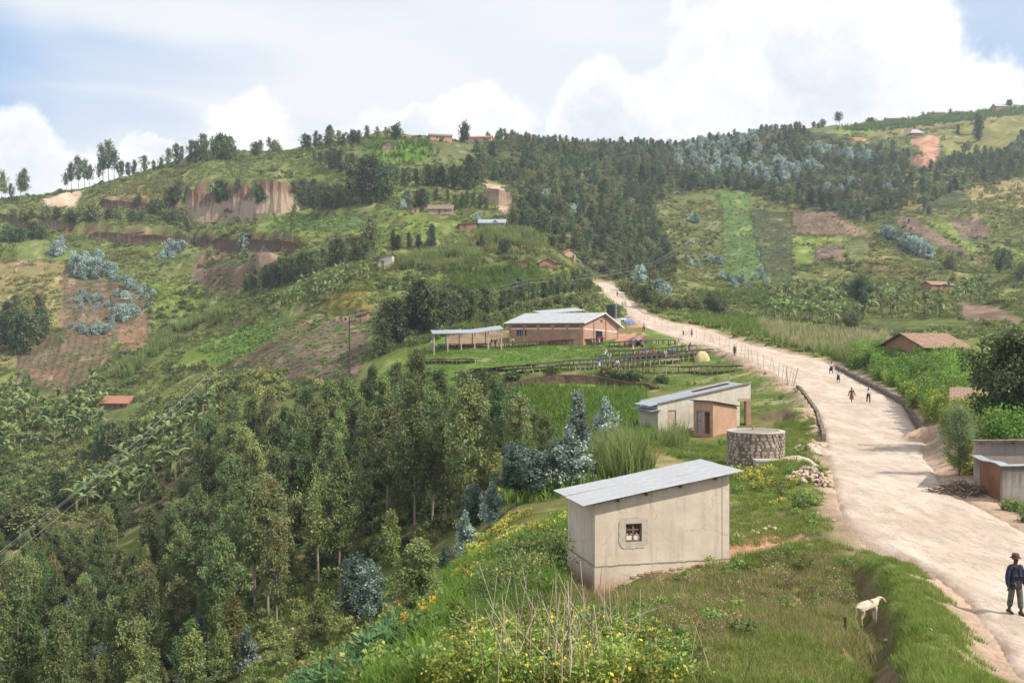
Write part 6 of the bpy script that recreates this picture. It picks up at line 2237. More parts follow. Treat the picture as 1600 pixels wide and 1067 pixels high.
drying_table('drying table with pale drying beans, half hidden by the tree tops', [(641, 561), (700, 560), (742, 560)], 9, net='net_pale', seed=9)
drying_table('short empty table frame left of the yellow heap', [(1030, 562), (1062, 561)], 8, net='wood_pale', rail='wood_pale', width=1.0, seed=10)


# ------------------------------------------------------------------ wire fence beside the road
def fence():
    pts = [(986, 489), (1010, 503), (1060, 521), (1105, 536), (1140, 549), (1175, 566), (1210, 585), (1240, 604)]
    W = [Vector(pix(u, v)) for u, v in pts]
    root = empty('wire_fence', W[0])
    tag(root, 'leaning post and wire fence along the lower edge of the dirt road', 'fence')
    m = MB(); m.tube([(0, 0, -0.4), (0, 0, 1.95)], [0.04, 0.034], 5); pme = m.mesh('post', M['wood_pale'])
    m = MB(); m.tube([(0, 0, -0.4), (0, 0, 2.3)], [0.075, 0.065], 6); pend = m.mesh('post', M['wood_pale'])
    L = np.concatenate([[0], np.cumsum([(b - a).length for a, b in zip(W[:-1], W[1:])])])
    n = 36
    r = random.Random(2)
    tops = []
    for i in range(n):
        s = L[-1] * (1 - (1 - i / (n - 1)) ** 1.35)
        k = min(int(np.searchsorted(L, s, 'right')) - 1, len(W) - 2)
        p = W[k].lerp(W[k + 1], (s - L[k]) / (L[k + 1] - L[k]))
        p.z = g1(p.x, p.y)
        o = bpy.data.objects.new('post', pend if i == n - 1 else pme); link(o, root)
        o.location = p - W[0]
        lean = Matrix.Rotation(r.gauss(0.10, 0.10), 3, 'Y') @ Matrix.Rotation(r.gauss(0, 0.06), 3, 'X')
        o.rotation_euler = lean.to_euler()
        tops.append((p - W[0], lean))
    o = bpy.data.objects.new('post', pend); link(o, root); o.location = tops[-1][0] + Vector((-0.55, 0.5, 0)); o.rotation_euler = (0, -0.05, 0)
    for h in (0.5, 1.0, 1.45, 1.85):
        m = MB()
        m.tube([p + ln @ Vector((0, 0, h)) for p, ln in tops], 0.011, 4)
        m.build('wire', M['wire'], root)


fence()


# ------------------------------------------------------------------ power line
POLES = [(322, 655, 590, 'wooden power pole at the edge of the banana slope, leftmost in view'), (546, 584, 497, 'tall power pole in front of the ploughed brown field'), (826, 478, 438, 'power pole above the brick warehouse among the scrub'), (1015, 463, 413, 'far power pole right of the top of the road')]


def power():
    tops = []
    defs = []
    x, y = at(-170, 92), 92.0
    defs.append((x, y, g1(x, y), 5.5, 'power pole low in the valley beyond the left edge'))
    for u, vb, vt, lab in POLES:
        x, y, z = pix(u, vb)
        defs.append((x, y, z, (vb - vt) / F * y, lab))
    x, y = at(1150, 470), 470.0
    defs.append((x, y, g1(x, y), 10.0, 'power pole in the far wood'))
    for i, (x, y, z, h, lab) in enumerate(defs):
        a = (defs[min(i + 1, len(defs) - 1)][0] - defs[max(i - 1, 0)][0], defs[min(i + 1, len(defs) - 1)][1] - defs[max(i - 1, 0)][1])
        ang = math.atan2(a[1], a[0]) + math.pi / 2
        offs = [(0, 0.25), (-0.75, -0.6), (0.75, -0.6)]
        P3 = [Vector((x + o * math.cos(ang), y + o * math.sin(ang), z + h + dz)) for o, dz in offs]
        tops.append(P3)
        if i in (0, 5): continue
        root = empty('power_pole', (x, y, z), ang)
        tag(root, lab, 'power pole', 'power poles across the valley')
        m = MB(); m.tube([(0, 0, -0.8), (0, 0, h + 0.05)], [0.17, 0.11], 8); m.build('pole', M['wood_dark'], root)
        m = MB(); m.box(-0.95, 0.95, -0.17, -0.06, h - 0.85, h - 0.73); m.build('crossarm', M['wood_dark'], root)
        for o, dz in offs:
            m = MB(); m.lathe([(0.03, h + dz - 0.2), (0.06, h + dz - 0.12), (0.04, h + dz - 0.06), (0.05, h + dz)], 8, cx=o); m.build('insulator', M['insulator'], root)
    root = empty('power_line', tops[0][0])
    tag(root, 'three thin power cables strung from pole to pole across the valley', 'power line')
    for k in range(3):
        pts = []
        for a, b in zip(tops[:-1], tops[1:]):
            L = (b[k] - a[k]).length
            for i in range(24):
                f = i / 24
                p = a[k].lerp(b[k], f); p.z -= 4 * f * (1 - f) * (0.012 * L)
                pts.append(p - tops[0][0])
        m = MB(); m.tube(pts, 0.017, 4); m.build('wire', M['wire'], root)


power()


# ------------------------------------------------------------------ heaps, stones, sheets
def heap(name, label, cat, u, v, w, d, h, mat, rot=0, seed=0, rough=0.2, parent=None, Y=None):
    x, y, z = pix(u, v)
    if Y: x, y = at(u, Y), Y; z = g1(x, y)
    r = np.random.default_rng(seed)
    n, k = 30, 14
    V, Q = [(0, 0, h)], []
    vs = []
    for i in range(1, k + 1):
        f = i / k
        for j in range(n):
            a = 2 * math.pi * j / n
            nn = 1 + 0.22 * math.sin(a * 2 + seed) + 0.12 * math.sin(a * 5 + seed * 2)
            px_, py_ = w / 2 * f * math.cos(a) * nn, d / 2 * f * math.sin(a) * nn
            hz = h * (1 - f ** 1.25) + float(fbm(np.array([px_ * 2.5 + seed]), np.array([py_ * 2.5]), 5, 3)[0]) * rough * h * (1 - f * 0.5)
            gzz = g1(x + px_ * math.cos(rot) - py_ * math.sin(rot), y + px_ * math.sin(rot) + py_ * math.cos(rot)) - z
            vs.append((px_, py_, gzz + max(hz, -0.1) - (0.12 if i == k else 0)))
    V = V + vs
    F_ = [(0, 1 + j, 1 + (j + 1) % n) for j in range(n)]
    for i in range(k - 1):
        for j in range(n):
            a, b = 1 + i * n + j, 1 + i * n + (j + 1) % n
            F_.append((a, a + n, b + n, b))
    me = bpy.data.meshes.new(name); me.from_pydata(V, [], F_); me.materials.append(mat)
    me.polygons.foreach_set('use_smooth', np.ones(len(F_), bool))
    o = bpy.data.objects.new(name, me); link(o)
    o.location = (x, y, z); o.rotation_euler = (0, 0, rot)
    return tag(o, label, cat)


heap('sand_heap', 'brown heap of sand beside the road at the end of the stone kerb', 'heap', 1441, 686, 3.1, 2.6, 1.05, M['sand'], seed=2)
heap('sand_heap', 'small pale heap behind the sand heap near the feathery tree', 'heap', 1478, 668, 1.6, 1.4, 0.5, M['gravel'], seed=5)
heap('gravel_heap', 'low pale gravel spread on the grass behind the stone pile', 'heap', 1256, 722, 3.2, 1.6, 0.30, M['gravel'], seed=7, rough=0.5)
heap('gravel_heap', 'broken earth and gravel heap at the road edge by the kerb end', 'heap', 1276, 706, 3.2, 3.0, 0.45, M['gravel'], seed=9, rough=1.0)
heap('soil_heap', 'reddish soil heap beside the warehouse gable', 'heap', 996, 511, 5.5, 4.0, 0.6, M['soil_heap'], seed=11)
heap('bean_heap', 'small pale heap of spread beans on the grass below the tables', 'heap', 757, 591, 1.3, 1.0, 0.2, M['tarp_yellow'], seed=13)


def stone_meshes():
    out = []
    for k in range(7):
        bm = bmesh.new()
        bmesh.ops.create_icosphere(bm, subdivisions=1, radius=1)
        r = random.Random(50 + k)
        for v in bm.verts:
            v.co = Vector((v.co.x * 1.0, v.co.y * r.uniform(0.75, 0.95), v.co.z * 0.68)) * r.uniform(0.78, 1.12)
        me = bpy.data.meshes.new('stone'); bm.to_mesh(me); bm.free()
        me.materials.append([M['stone_warm'], M['stone'], M['stone_warm'], M['stone_grey'], M['stone_warm'], M['stone'], M['stone_warm']][k])
        out.append(me)
    return out


STONES = stone_meshes()


def stone_pile():
    x, y, z = pix(1264, 752)
    root = empty('stone_pile', (x, y, z))
    tag(root, 'pile of pale building stones on the grass beside the road', 'stone pile')
    r = random.Random(8)
    for i in range(150):
        f = r.random() ** 0.6; a = r.uniform(0, 6.28)
        px_, py_ = 1.32 * f * math.cos(a) + 0.1, 0.85 * f * math.sin(a)
        hz = 0.80 * (1 - f ** 1.3)
        s = r.uniform(0.08, 0.19)
        o = bpy.data.objects.new('stone', r.choice(STONES)); link(o, root)
        o.location = (px_, py_, g1(x + px_, y + py_) - z + hz * r.uniform(0.75, 1.0) + s * 0.35)
        o.rotation_euler = (r.uniform(-.5, .5), r.uniform(-.5, .5), r.uniform(0, 6.28)); o.scale = (s, s, s)


stone_pile()


def loose_stones():
    r = random.Random(15)
    spots = [(1146 + i * 4.6 + r.uniform(-2, 2), 842 - i * 1.15 + r.uniform(-3, 3)) for i in range(15)]
    for u, v in spots:
        x, y, z = pix(u, v)
        s = r.uniform(0.07, 0.15)
        o = bpy.data.objects.new('stone', r.choice(STONES)); link(o)
        o.location = (x, y, z + s * 0.35); o.rotation_euler = (r.uniform(-.3, .3), r.uniform(-.3, .3), r.uniform(0, 6)); o.scale = (s, s, s)
        tag(o, 'loose fieldstone in the short row right of the cream shed', 'stone', 'loose stones right of the cream shed')
    for u, v in [(1385, 1004), (1455, 985), (1303, 815), (1330, 800), (1500, 772), (1520, 783), (1298, 740), (1310, 760), (1545, 832)]:
        x, y, z = pix(u, v)
        s = r.uniform(0.05, 0.12)
        o = bpy.data.objects.new('stone', r.choice(STONES)); link(o)
        o.location = (x, y, z + s * 0.3); o.rotation_euler = (0, 0, r.uniform(0, 6)); o.scale = (s, s, s * 0.8)
        tag(o, 'single small stone lying at the edge of the dirt road', 'stone', 'small stones at the road edge')


loose_stones()


def brush_pile():
    x, y, z = pix(1494, 772)
    root = empty('brush_pile', (x, y, z))
    tag(root, 'dark pile of cut branches at the foot of the feathery tree', 'brush pile')
    r = random.Random(21)
    m = MB()
    for i in range(420):
        f = r.random() ** 0.5; a = r.uniform(0, 6.28)
        px_, py_ = 1.75 * f * math.cos(a), 1.3 * f * math.sin(a)
        hz = 0.75 * (1 - f ** 1.4) * r.uniform(0.3, 1)
        gzz = g1(x + px_, y + py_) - z
        d = Vector((r.gauss(0, 1), r.gauss(0, 1), r.gauss(0.1, 0.4))).normalized() * r.uniform(0.25, 0.75)
        c = Vector((px_, py_, gzz + hz + 0.05))
        m.tube([c - d * 0.5, c + d * 0.1 + Vector((0, 0, r.uniform(-.04, .06))), c + d * 0.5], [0.02, 0.016, 0.008], 4, r.choice([0, 0, 0, 0, 1]))
    o = m.build('branches', [M['stick_dark'], M['stick']], root)
    o['kind'] = 'stuff'


brush_pile()


def sheet(name, label, cat, pts, mat, thick=0.03, wav=0.06, lift=0.05):
    """cloth laid over a patch of ground given by four photo points"""
    W = [Vector(p) if len(p) == 3 else Vector(pix(*p)) for p in pts]
    n = 10
    V = []
    for i in range(n + 1):
        for j in range(n + 1):
            a = W[0].lerp(W[1], i / n); b = W[3].lerp(W[2], i / n)
            p = a.lerp(b, j / n)
            p.z += lift + wav * math.sin(i * 1.7 + j) * math.cos(j * 2.1)
            V.append(p)
    o0 = W[0].copy()
    m = MB()
    N = n + 1
    vs = [tuple(p - o0) for p in V] + [tuple(p - o0 - Vector((0, 0, thick))) for p in V]
    fs = []
    for i in range(n):
        for j in range(n):
            a = i * N + j
            fs.append((a, a + N, a + N + 1, a + 1)); o = N * N
            fs.append((o + a, o + a + 1, o + a + N + 1, o + a + N))
    m.add(vs, fs)
    ob = m.build(name, mat); ob.location = o0
    return tag(ob, label, cat)


def on_table(u, v, dy):
    x, y, z = pix(u, v + 9)
    return (x, y + dy, (CV - v) / F * y + 0.06)


sheet('blue_sheet', 'crumpled blue plastic sheet on the topmost drying table', 'sheet', [on_table(984, 533, 0), on_table(1005, 532, 0), on_table(1005, 532, 1.5), on_table(984, 533, 1.5)], M['tarp_blue'], wav=0.12)
sheet('blue_sheet', 'blue plastic sheet spread on the grass above the soil heap', 'sheet', [(976, 506), (992, 507), (990, 501), (975, 501)], M['tarp_blue'], lift=0.15, wav=0.1)
sheet('pale_sheet', 'pale bluish sheet spread on the grass just below the water tank', 'sheet', [(969, 502), (981, 502), (978, 498.5), (969, 499)], M['tarp_pale'], lift=0.15, wav=0.1)


def draped(name, label, cat, u, v, w, d, h, mat, seed, peak=0.0):
    x, y, z = pix(u, v)
    r = random.Random(seed)
    m = MB()
    n, k = 28, 9
    vs, fs = [], []
    for i in range(k):
        f = i / (k - 1)
        rad = math.cos(f * math.pi / 2 * 0.92) ** (0.55 + peak)
        for j in range(n):
            a = 2 * math.pi * j / n
            q = 1 / (abs(math.cos(a)) ** 3.2 + abs(math.sin(a)) ** 3.2) ** (1 / 3.2)
            fold = 1 + 0.05 * math.sin(a * 7 + seed) * (1 - f) + 0.03 * math.sin(a * 13) * (1 - f)
            vs.append((w / 2 * rad * q * fold * math.cos(a), d / 2 * rad * q * fold * math.sin(a), h * f + (0.05 * math.sin(a * 3 + seed) if 0 < i else -0.3)))
    for i in range(k - 1):
        for j in range(n):
            j2 = (j + 1) % n
            fs.append((i * n + j, i * n + j2, (i + 1) * n + j2, (i + 1) * n + j))
    fs.append(tuple((k - 1) * n + j for j in range(n)))
    m.add(vs, fs)
    o = m.build(name, mat, None, True); o.location = (x, y, z)
    return tag(o, label, cat)


draped('covered_heap', 'yellow sheet draped over a heap beside the drying tables', 'covered heap', 1097, 564, 2.3, 1.8, 1.45, M['tarp_yellow'], 3)
draped('covered_heap', 'olive sheet draped in a peak at the left end of the open canopy', 'covered heap', 675, 546, 2.1, 2.2, 1.6, M['tarp_green'], 6, 0.9)


# ------------------------------------------------------------------ bean stakes in the foreground
def stakes():
    r = random.Random(31)
    ms = []
    for k in range(6):
        m = MB(); b = r.uniform(-0.06, 0.06)
        m.tube([(0, 0, -0.2), (b, 0.02, 0.6), (b * 0.4, -b * 0.5, 1.2), (b * 0.2, b * 0.5, 1.75)], [0.012, 0.011, 0.008, 0.005], 5)
        ms.append(m.mesh('bean_stake', M['stick'] if k < 3 else M['stick_dark']))
    spots = []
    for i in range(170):
        u = r.triangular(700, 1060, 880); v = r.uniform(975, 1090)
        spots.append((u, v))
    spots += [(1170, 1060), (1178, 1066), (1160, 1075), (1262, 1062), (1272, 1070), (1110, 1060), (1075, 1050), (1095, 1075)]
    for i, (u, v) in enumerate(spots):
        x, y, z = pix(u, v)
        o = bpy.data.objects.new('bean_stake', r.choice(ms)); link(o)
        o.location = (x, y, z)
        lean = abs(r.gauss(0, 0.42)) if r.random() < 0.9 else r.uniform(0.8, 1.2)
        o.rotation_euler = (Matrix.Rotation(r.uniform(0, 6.28), 3, 'Z') @ Matrix.Rotation(lean, 3, 'X')).to_euler()
        s = r.uniform(0.45, 0.98) * (0.7 if u > 1050 else 1)
        o.scale = (s, s, s)
        lab = 'dry leaning bean stake among the yellowing bean plants in front' if u <= 1050 else 'thin dry stalk standing alone in the dry grass right of the bean stakes'
        tag(o, lab, 'stake', 'dry bean stakes in the front bean patch' if u <= 1050 else 'lone dry stalks in the grass')


stakes()
x, y, z = pix(1321, 990)
_m = MB(); _m.tube([(0, 0, -0.2), (0, 0, 0.42)], [0.035, 0.03], 6); _o = _m.build('tether_post', M['wood_dark']); _o.location = (x, y, z)
tag(_o, 'short dark tether post in the grass left of the sheep', 'post')


# ------------------------------------------------------------------ cut earth faces
def mat_cliff(name, lo, hi, flute):
    def f(t, b):
        co = objco(t)
        hgt = t.attr('rise').outputs['Fac']
        st = t.noise(t.vmath('MULTIPLY', co, (1, 1, 0.10)), flute, 5, 0.65)
        n = t.noise(co, 0.8, 4, 0.65)
        c = t.mix(t.smooth(t.math('ADD', hgt, t.math('MULTIPLY', t.math('SUBTRACT', st, 0.5), 0.9)), 0.5, 0.8), lo, hi)
        c = t.mix(t.smooth(st, 0.52, 0.70, 0, 0.55), c, tuple(x * 0.5 for x in hi))
        c = t.mix(t.smooth(n, 0.55, 0.75, 0, 0.4), c, tuple(min(1, x * 1.3) for x in lo))
        t.l.new(c, b.inputs['Base Color'])
        bump(t, b, t.math('ADD', st, n), 0.8, 0.4)
    return material(name, f, 0.95, 0.05)


def cliff(pts, H, lean, mat, seed, rough, taper=0.08):
    W = np.array([cast0(u, v) for u, v in pts])
    L = np.concatenate([[0], np.cumsum(np.hypot(*np.diff(W, axis=0).T))])
    n = max(30, int(L[-1] / 0.7)); m = 12
    s = np.linspace(0, L[-1], n)
    X, Y = np.interp(s, L, W[:, 0]), np.interp(s, L, W[:, 1])
    r = np.hypot(X, Y); ux, uy = X / r, Y / r
    env = sstep(s / L[-1], 0, taper) * sstep(1 - s / L[-1], 0, taper)
    env = env * (1 + 0.16 * fbm(s / 9, s * 0, seed, 3))
    V, A = [], []
    zt0 = gz(X, Y)
    zt0 = np.minimum(np.polyval(np.polyfit(s, zt0, 4), s), zt0 + 0.8)
    for j in range(m + 1):
        f = j / m
        fl = (fbm(s / 1.6, s * 0 + f * 0.5, seed + 1, 3) * rough + fbm(s / 6, s * 0 + f, seed + 2, 2) * rough * 1.6) * (0.4 + f)
        off = -1.0 + lean * f + fl
        x, y = X + ux * off, Y + uy * off
        V.append(np.stack([x, y, zt0 - 1.6 + (H * env + 1.6) * f], -1)); A.append(np.full(n, f))
    # lip lying back on to the ground behind
    off = lean + 3.0
    x, y = X + ux * off, Y + uy * off
    V.append(np.stack([x, y, np.minimum(gz(x, y) - 0.1, V[-1][:, 2])], -1)); A.append(np.ones(n))
    V = np.concatenate(V); idx = np.arange(len(V)).reshape(m + 2, n)
    q = np.stack([idx[:-1, :-1], idx[:-1, 1:], idx[1:, 1:], idx[1:, :-1]], -1).reshape(-1, 4)
    me = mk_mesh('cut_bank', V, quads=q, fl={'rise': np.concatenate(A)}, smooth=False)
    me.materials.append(mat)
    o = bpy.data.objects.new('cut_bank', me); link(o); o['kind'] = 'structure'


M['cliff_pale'] = mat_cliff('quarry_face', (0.37, 0.28, 0.21), (0.20, 0.125, 0.088), 0.55)
M['cliff_dark'] = mat_cliff('cut_face', (0.125, 0.085, 0.062), (0.095, 0.068, 0.046), 0.7)
M['cliff_slump'] = mat_cliff('slump_face', (0.36, 0.27, 0.20), (0.26, 0.17, 0.12), 0.6)
cliff([(284, 316), (300, 320), (340, 322), (400, 321), (440, 318), (476, 306)], 12.0, 2.4, M['cliff_pale'], 3, 0.9, 0.05)
cliff([(-20, 350), (40, 356), (100, 361)], 3.6, 1.2, M['cliff_dark'], 5, 0.5)
cliff([(122, 365), (200, 371), (300, 378), (400, 387), (480, 391)], 3.2, 1.3, M['cliff_dark'], 7, 0.5)
cliff([(150, 323), (215, 323), (285, 326)], 3.4, 1.3, M['cliff_dark'], 9, 0.5)
cliff([(754, 314), (780, 320), (802, 320)], 6.5, 2.5, M['cliff_slump'], 11, 0.8)
cliff([(738, 613), (790, 608), (830, 598), (880, 593), (940, 596), (985, 603), (1030, 607)], 0.9, 0.5, M['cliff_dark'], 13, 0.22)

# ------------------------------------------------------------------ the eucalyptus wood in the valley
WOOD = [(-260, 150), (100, 142), (215, 138), (255, 134), (300, 150), (350, 157), (500, 152), (600, 142), (700, 124), (780, 113), (850, 99), (885, 86), (870, 76), (800, 80), (720, 90), (640, 99), (560, 97), (480, 93), (420, 90), (380, 82), (300, 76), (200, 70), (0, 66), (-260, 60)]


def wood():
    pts = strew(WOOD, n=5000, uY=True, hide=60, spacing=3.2, seed=1)
    r = random.Random(77)
    n = 0
    r.shuffle(lst := list(map(tuple, pts)))
    # open ground in the middle of the slope
    clear = [(425, 900), (480, 840), (640, 830), (650, 900), (560, 1000), (430, 1000)]
    for x, y, z in lst:
        u, v = CU + F * x / y, CV - z / y * F
        if in_poly(np.array([u]), np.array([v]), clear)[0] and r.random() < 0.55: continue
        q = r.random()
        left = u < 300
        if left: kind = 'dense' if q < 0.36 else 'slender' if q < 0.55 else 'young' if q < 0.82 else 'tall' if q < 0.95 else 'bluedark'
        else: kind = 'tall' if q < 0.36 else 'slender' if q < 0.66 else 'dense' if q < 0.82 else 'young' if q < 0.93 else 'forked'
        h = {'tall': r.uniform(11, 14.5), 'slender': r.uniform(9.5, 13), 'dense': r.uniform(6.5, 10), 'young': r.uniform(3.5, 6.5), 'forked': r.uniform(10, 12.5), 'bluedark': r.uniform(4, 6)}[kind]
        if left: h *= 0.8
        # keep the crowns below the tree line of the photograph
        lim = np.interp(u, [-200, 0, 120, 200, 270, 320, 345, 480, 560, 640, 720, 760, 830, 880], [790, 770, 772, 762, 690, 630, 606, 590, 572, 545, 555, 575, 618, 680])
        zmax = (CV - lim + r.uniform(-26, 4)) / F * y
        if z + h > zmax: h = zmax - z
        if h < 2.6: continue
        front = v > np.interp(u, [0, 300, 600, 880], [985, 930, 850, 740])
        cols = ['at the left edge', 'left of the cables', 'under the cables', 'below the pole', 'below the ploughed field', 'below the canopy', 'below the drying tables', 'beside the bright grass']
        zone = ('low in the valley wood ' if front else 'high in the valley wood ') + cols[int(np.clip((u + 10) / 112, 0, 7))]
        word = {'tall': 'tall bare trunked tree', 'slender': 'slender olive tree', 'dense': 'bushy dense tree', 'young': 'young tree leafy to the ground', 'forked': 'open forked tree', 'bluedark': 'dark bluish tree'}[kind]
        place_tree(kind, x, y, z, h, f'{word} {zone}', f'{word} {zone}'.replace(' tree', ' trees', 1))
        n += 1
    return n


print('wood trees', wood())


def tree_px(kind, u, vb, hpx, label, name='eucalyptus_tree', cat='tree', group=None, Y=None, var=None, wide=1.0):
    x, y, z = pix(u, vb)
    if Y: x, y = at(u, Y), Y; z = g1(x, y)
    return place_tree(kind, x, y, z, hpx / F * y, label, group, name, cat, var, wide)


# trees that stand out
tree_px('forked', 497, 920, 185, 'pale forked eucalyptus alone on the open slope below the wood', var=0)
tree_px('bluedark', 556, 995, 122, 'small dark bluish tree with thin leaning trunks on the red soil', var=0, wide=1.25)
tree_px('bluedark', 578, 990, 105, 'second dark bluish tree just right of the leaning trunks', var=0)
tree_px('young', 498, 1010, 72, 'yellow green bush on the lower slope left of the red soil', 'young_tree', var=0, wide=1.3)
tree_px('young', 470, 1040, 60, 'olive bush below the yellow green one', 'young_tree', var=2, wide=1.4)
tree_px('dense', 655, 962, 120, 'leaning broad crowned tree at the edge of the bright grass', var=1, wide=1.5)
tree_px('young', 612, 885, 85, 'rust tipped young tree above the leaning broad crown', 'young_tree', var=2, wide=1.0)
tree_px('silver', 903, 748, 112, 'tall silvery blue tree behind the cream shed roof', 'silver_tree', var=0, Y=80)
tree_px('silver', 948, 736, 76, 'shorter silvery tree between the tall silver one and the reeds', 'silver_tree', var=1, Y=78)
tree_px('bluedark', 872, 790, 80, 'broad silvery bush touching the left end of the shed roof', 'silver_tree', var=0, Y=66, wide=1.35)
tree_px('silver', 892, 785, 88, 'silvery bush hidden partly behind the shed roof', 'silver_tree', var=1, Y=64, wide=1.2)
tree_px('bluedark', 835, 822, 80, 'silvery bush third from the shed along the wood edge', 'silver_tree', var=0, Y=64, wide=1.4)
tree_px('bluedark', 806, 836, 95, 'dark green bush in the line of silver bushes', 'silver_tree', var=0, Y=66, wide=1.3)
tree_px('silver', 768, 862, 62, 'low rounded silvery bush at the edge of the yellow meadow', 'silver_tree', var=1, Y=66)
tree_px('bluedark', 738, 860, 84, 'slate blue bush with a pointed top beside the wood', 'silver_tree', var=0, Y=68, wide=1.1)
tree_px('silver', 726, 880, 62, 'bluish bush in front of the slate blue one', 'silver_tree', var=1, Y=64)
tree_px('bluedark', 697, 893, 48, 'smallest dark blue bush at the left end of the row', 'silver_tree', var=0, Y=62, wide=1.3)
tree_px('bluedark', 310, 905, 70, 'bluish tree among olive crowns in the lower wood', 'silver_tree', var=0, Y=92, wide=1.2)
tree_px('silver', 300, 1075, 60, 'pale silvery bush low in the wood near the bottom edge', 'silver_tree', var=1, Y=82)
tree_px('silver', 385, 1080, 62, 'pale silvery bush at the bottom edge right of the other', 'silver_tree', var=1, Y=80)
tree_px('broad', 1582, 692, 158, 'dark broadleaf tree in front of the clay house', 'broadleaf_tree', Y=71, wide=1.0)
tree_px('broad', 1605, 640, 90, 'dark broadleaf tree cut by the right edge', 'broadleaf_tree', Y=84, wide=1.1)
tree_px('young', 1553, 560, 52, 'slim yellow green tree right of the farm house roof', 'young_tree', var=0, Y=118, wide=1.6)
tree_px('feather', 1500, 742, 106, 'feathery olive tree beside the road above the brush pile', 'feathery_tree', Y=58)
tree_px('broad', 1347, 482, 48, 'round dark tree with visible trunk above the banana rows', 'broadleaf_tree', var=0)
tree_px('broad', 1330, 516, 26, 'low dark bush below the round tree in the bananas', 'broadleaf_tree', var=0, wide=1.3)
tree_px('broad', 1117, 494, 38, 'dark round shrub beyond the maize right of the road', 'broadleaf_tree', var=0, wide=1.4)


# ------------------------------------------------------------------ trees on the hills, one by one
def hill(label, items, kind, name='hillside_tree', cat='tree', wide=1.0, jit=0, more=1):
    if more > 1:
        rr = random.Random(len(items))
        items = [(it[0] + (rr.uniform(-9, 9) if q else 0), it[1] + (rr.uniform(-5, 5) if q else 0), it[2] * rr.uniform(0.45, 0.85)) for it in items for q in range(more)]
    for it in items:
        u, vb, hp = it[:3]
        k = it[3] if len(it) > 3 else kind
        x, y, z = pix(u, vb)
        place_far(k, x, y, z, hp / F * y, label, label.replace('tree', 'trees'), name, cat, wide)


hill('tall thin eucalyptus tree on the bare left end of the skyline', [(2, 318, 52), (9, 316, 40), (32, 315, 45), (40, 314, 52), (16, 316, 30)], 'rag', wide=0.8)
hill('tall eucalyptus tree on the skyline left of the quarry', [(112, 296, 46), (123, 294, 55), (132, 293, 48), (140, 292, 36), (104, 297, 30), (161, 284, 62), (170, 282, 66), (178, 282, 50), (155, 286, 34)], 'rag', wide=0.85)
hill('small dark tree on the skyline between the tall trees and the quarry', [(188, 278, 30), (200, 276, 24), (208, 275, 26), (226, 270, 28), (240, 268, 18), (252, 266, 20), (262, 262, 30), (275, 258, 34), (283, 254, 26)], 'euc', wide=0.9)
hill('tree in the clump on the skyline above the quarry', [(300, 254, 36), (308, 252, 32), (316, 250, 42), (320, 250, 34), (332, 250, 26), (342, 250, 38, 'round'), (352, 250, 36, 'round'), (360, 251, 26), (368, 250, 22)], 'euc')
hill('small tree on the skyline right of the quarry', [(400, 244, 20), (406, 242, 24, 'euc'), (422, 238, 24, 'rag'), (428, 238, 18), (436, 240, 14)], 'bush')
hill('tree in the row on the skyline left of the summit', [(474, 234, 26), (482, 233, 22), (492, 232, 28), (499, 231, 22), (512, 230, 34, 'dark'), (516, 230, 28), (530, 229, 26), (536, 229, 20), (552, 227, 22, 'round'), (560, 226, 24), (574, 224, 28, 'rag'), (589, 221, 24, 'rag'), (602, 220, 22, 'rag'), (618, 218, 22, 'round'), (546, 228, 14)], 'euc')
hill('small round bush on the summit grass', [(633, 219, 6), (655, 219, 7), (690, 222, 8), (560, 226, 8)], 'bush', 'bush', 'bush')
hill('large round tree between the two summit buildings', [(723, 224, 30)], 'round', wide=0.75)
hill('tree at the foot of the quarry face', [(346, 324, 34, 'round'), (372, 322, 30, 'euc'), (406, 323, 30, 'round'), (356, 322, 12), (388, 322, 14), (296, 322, 14), (276, 322, 40, 'euc'), (268, 324, 26)], 'bush')
hill('dark tree in the grove right of the quarry', [(458, 326, 38), (466, 326, 42), (474, 326, 46), (482, 327, 44), (490, 328, 48, 'dark'), (498, 328, 44), (506, 328, 46), (514, 328, 40), (522, 327, 42), (530, 325, 38), (538, 324, 32), (546, 323, 28)], 'euc')
hill('tall eucalyptus tree in the stand below the summit', [(556, 315, 58), (563, 318, 68), (570, 318, 76), (577, 318, 80), (584, 318, 78), (592, 319, 66), (600, 318, 56), (606, 316, 42), (551, 310, 44)], 'euc')
hill('dark tree in the belt on the slope below the skyline maize', [(510, 262, 28), (518, 266, 34, 'dark'), (526, 268, 38), (534, 270, 36, 'dark'), (542, 272, 34), (550, 276, 36), (560, 280, 34), (500, 258, 22), (492, 256, 20)], 'euc')
hill('tree in the hedgerow under the summit field', [(604, 286, 28), (612, 286, 26), (620, 288, 30), (630, 290, 28), (640, 290, 30), (650, 290, 28), (660, 291, 30), (670, 291, 34, 'dark'), (680, 292, 32), (690, 292, 34, 'dark'), (700, 293, 34), (710, 295, 38, 'dark'), (720, 297, 40), (730, 298, 44, 'dark'), (740, 298, 48), (736, 286, 44, 'dark')], 'euc')
hill('bush along the foot of the slope left of the brown cut bank', [(20, 345, 18), (36, 346, 20), (48, 346, 16), (70, 344, 22), (88, 346, 18), (10, 380, 26), (30, 378, 22), (52, 372, 24), (66, 374, 18), (110, 350, 22), (126, 352, 26)], 'bush', 'bush', 'bush')
hill('bush on the terrace under the tall grass slope', [(146, 344, 26), (152, 346, 22), (170, 346, 20), (186, 345, 16), (206, 348, 20), (222, 346, 16), (240, 336, 24, 'round'), (252, 338, 22), (262, 348, 20), (274, 350, 22), (284, 348, 24), (216, 330, 22)], 'bush', 'bush', 'bush')
hill('lone thin tree with a pale trunk above the cut bank', [(293, 378, 34, 'rag'), (457, 388, 64, 'rag')], 'rag', wide=0.6)
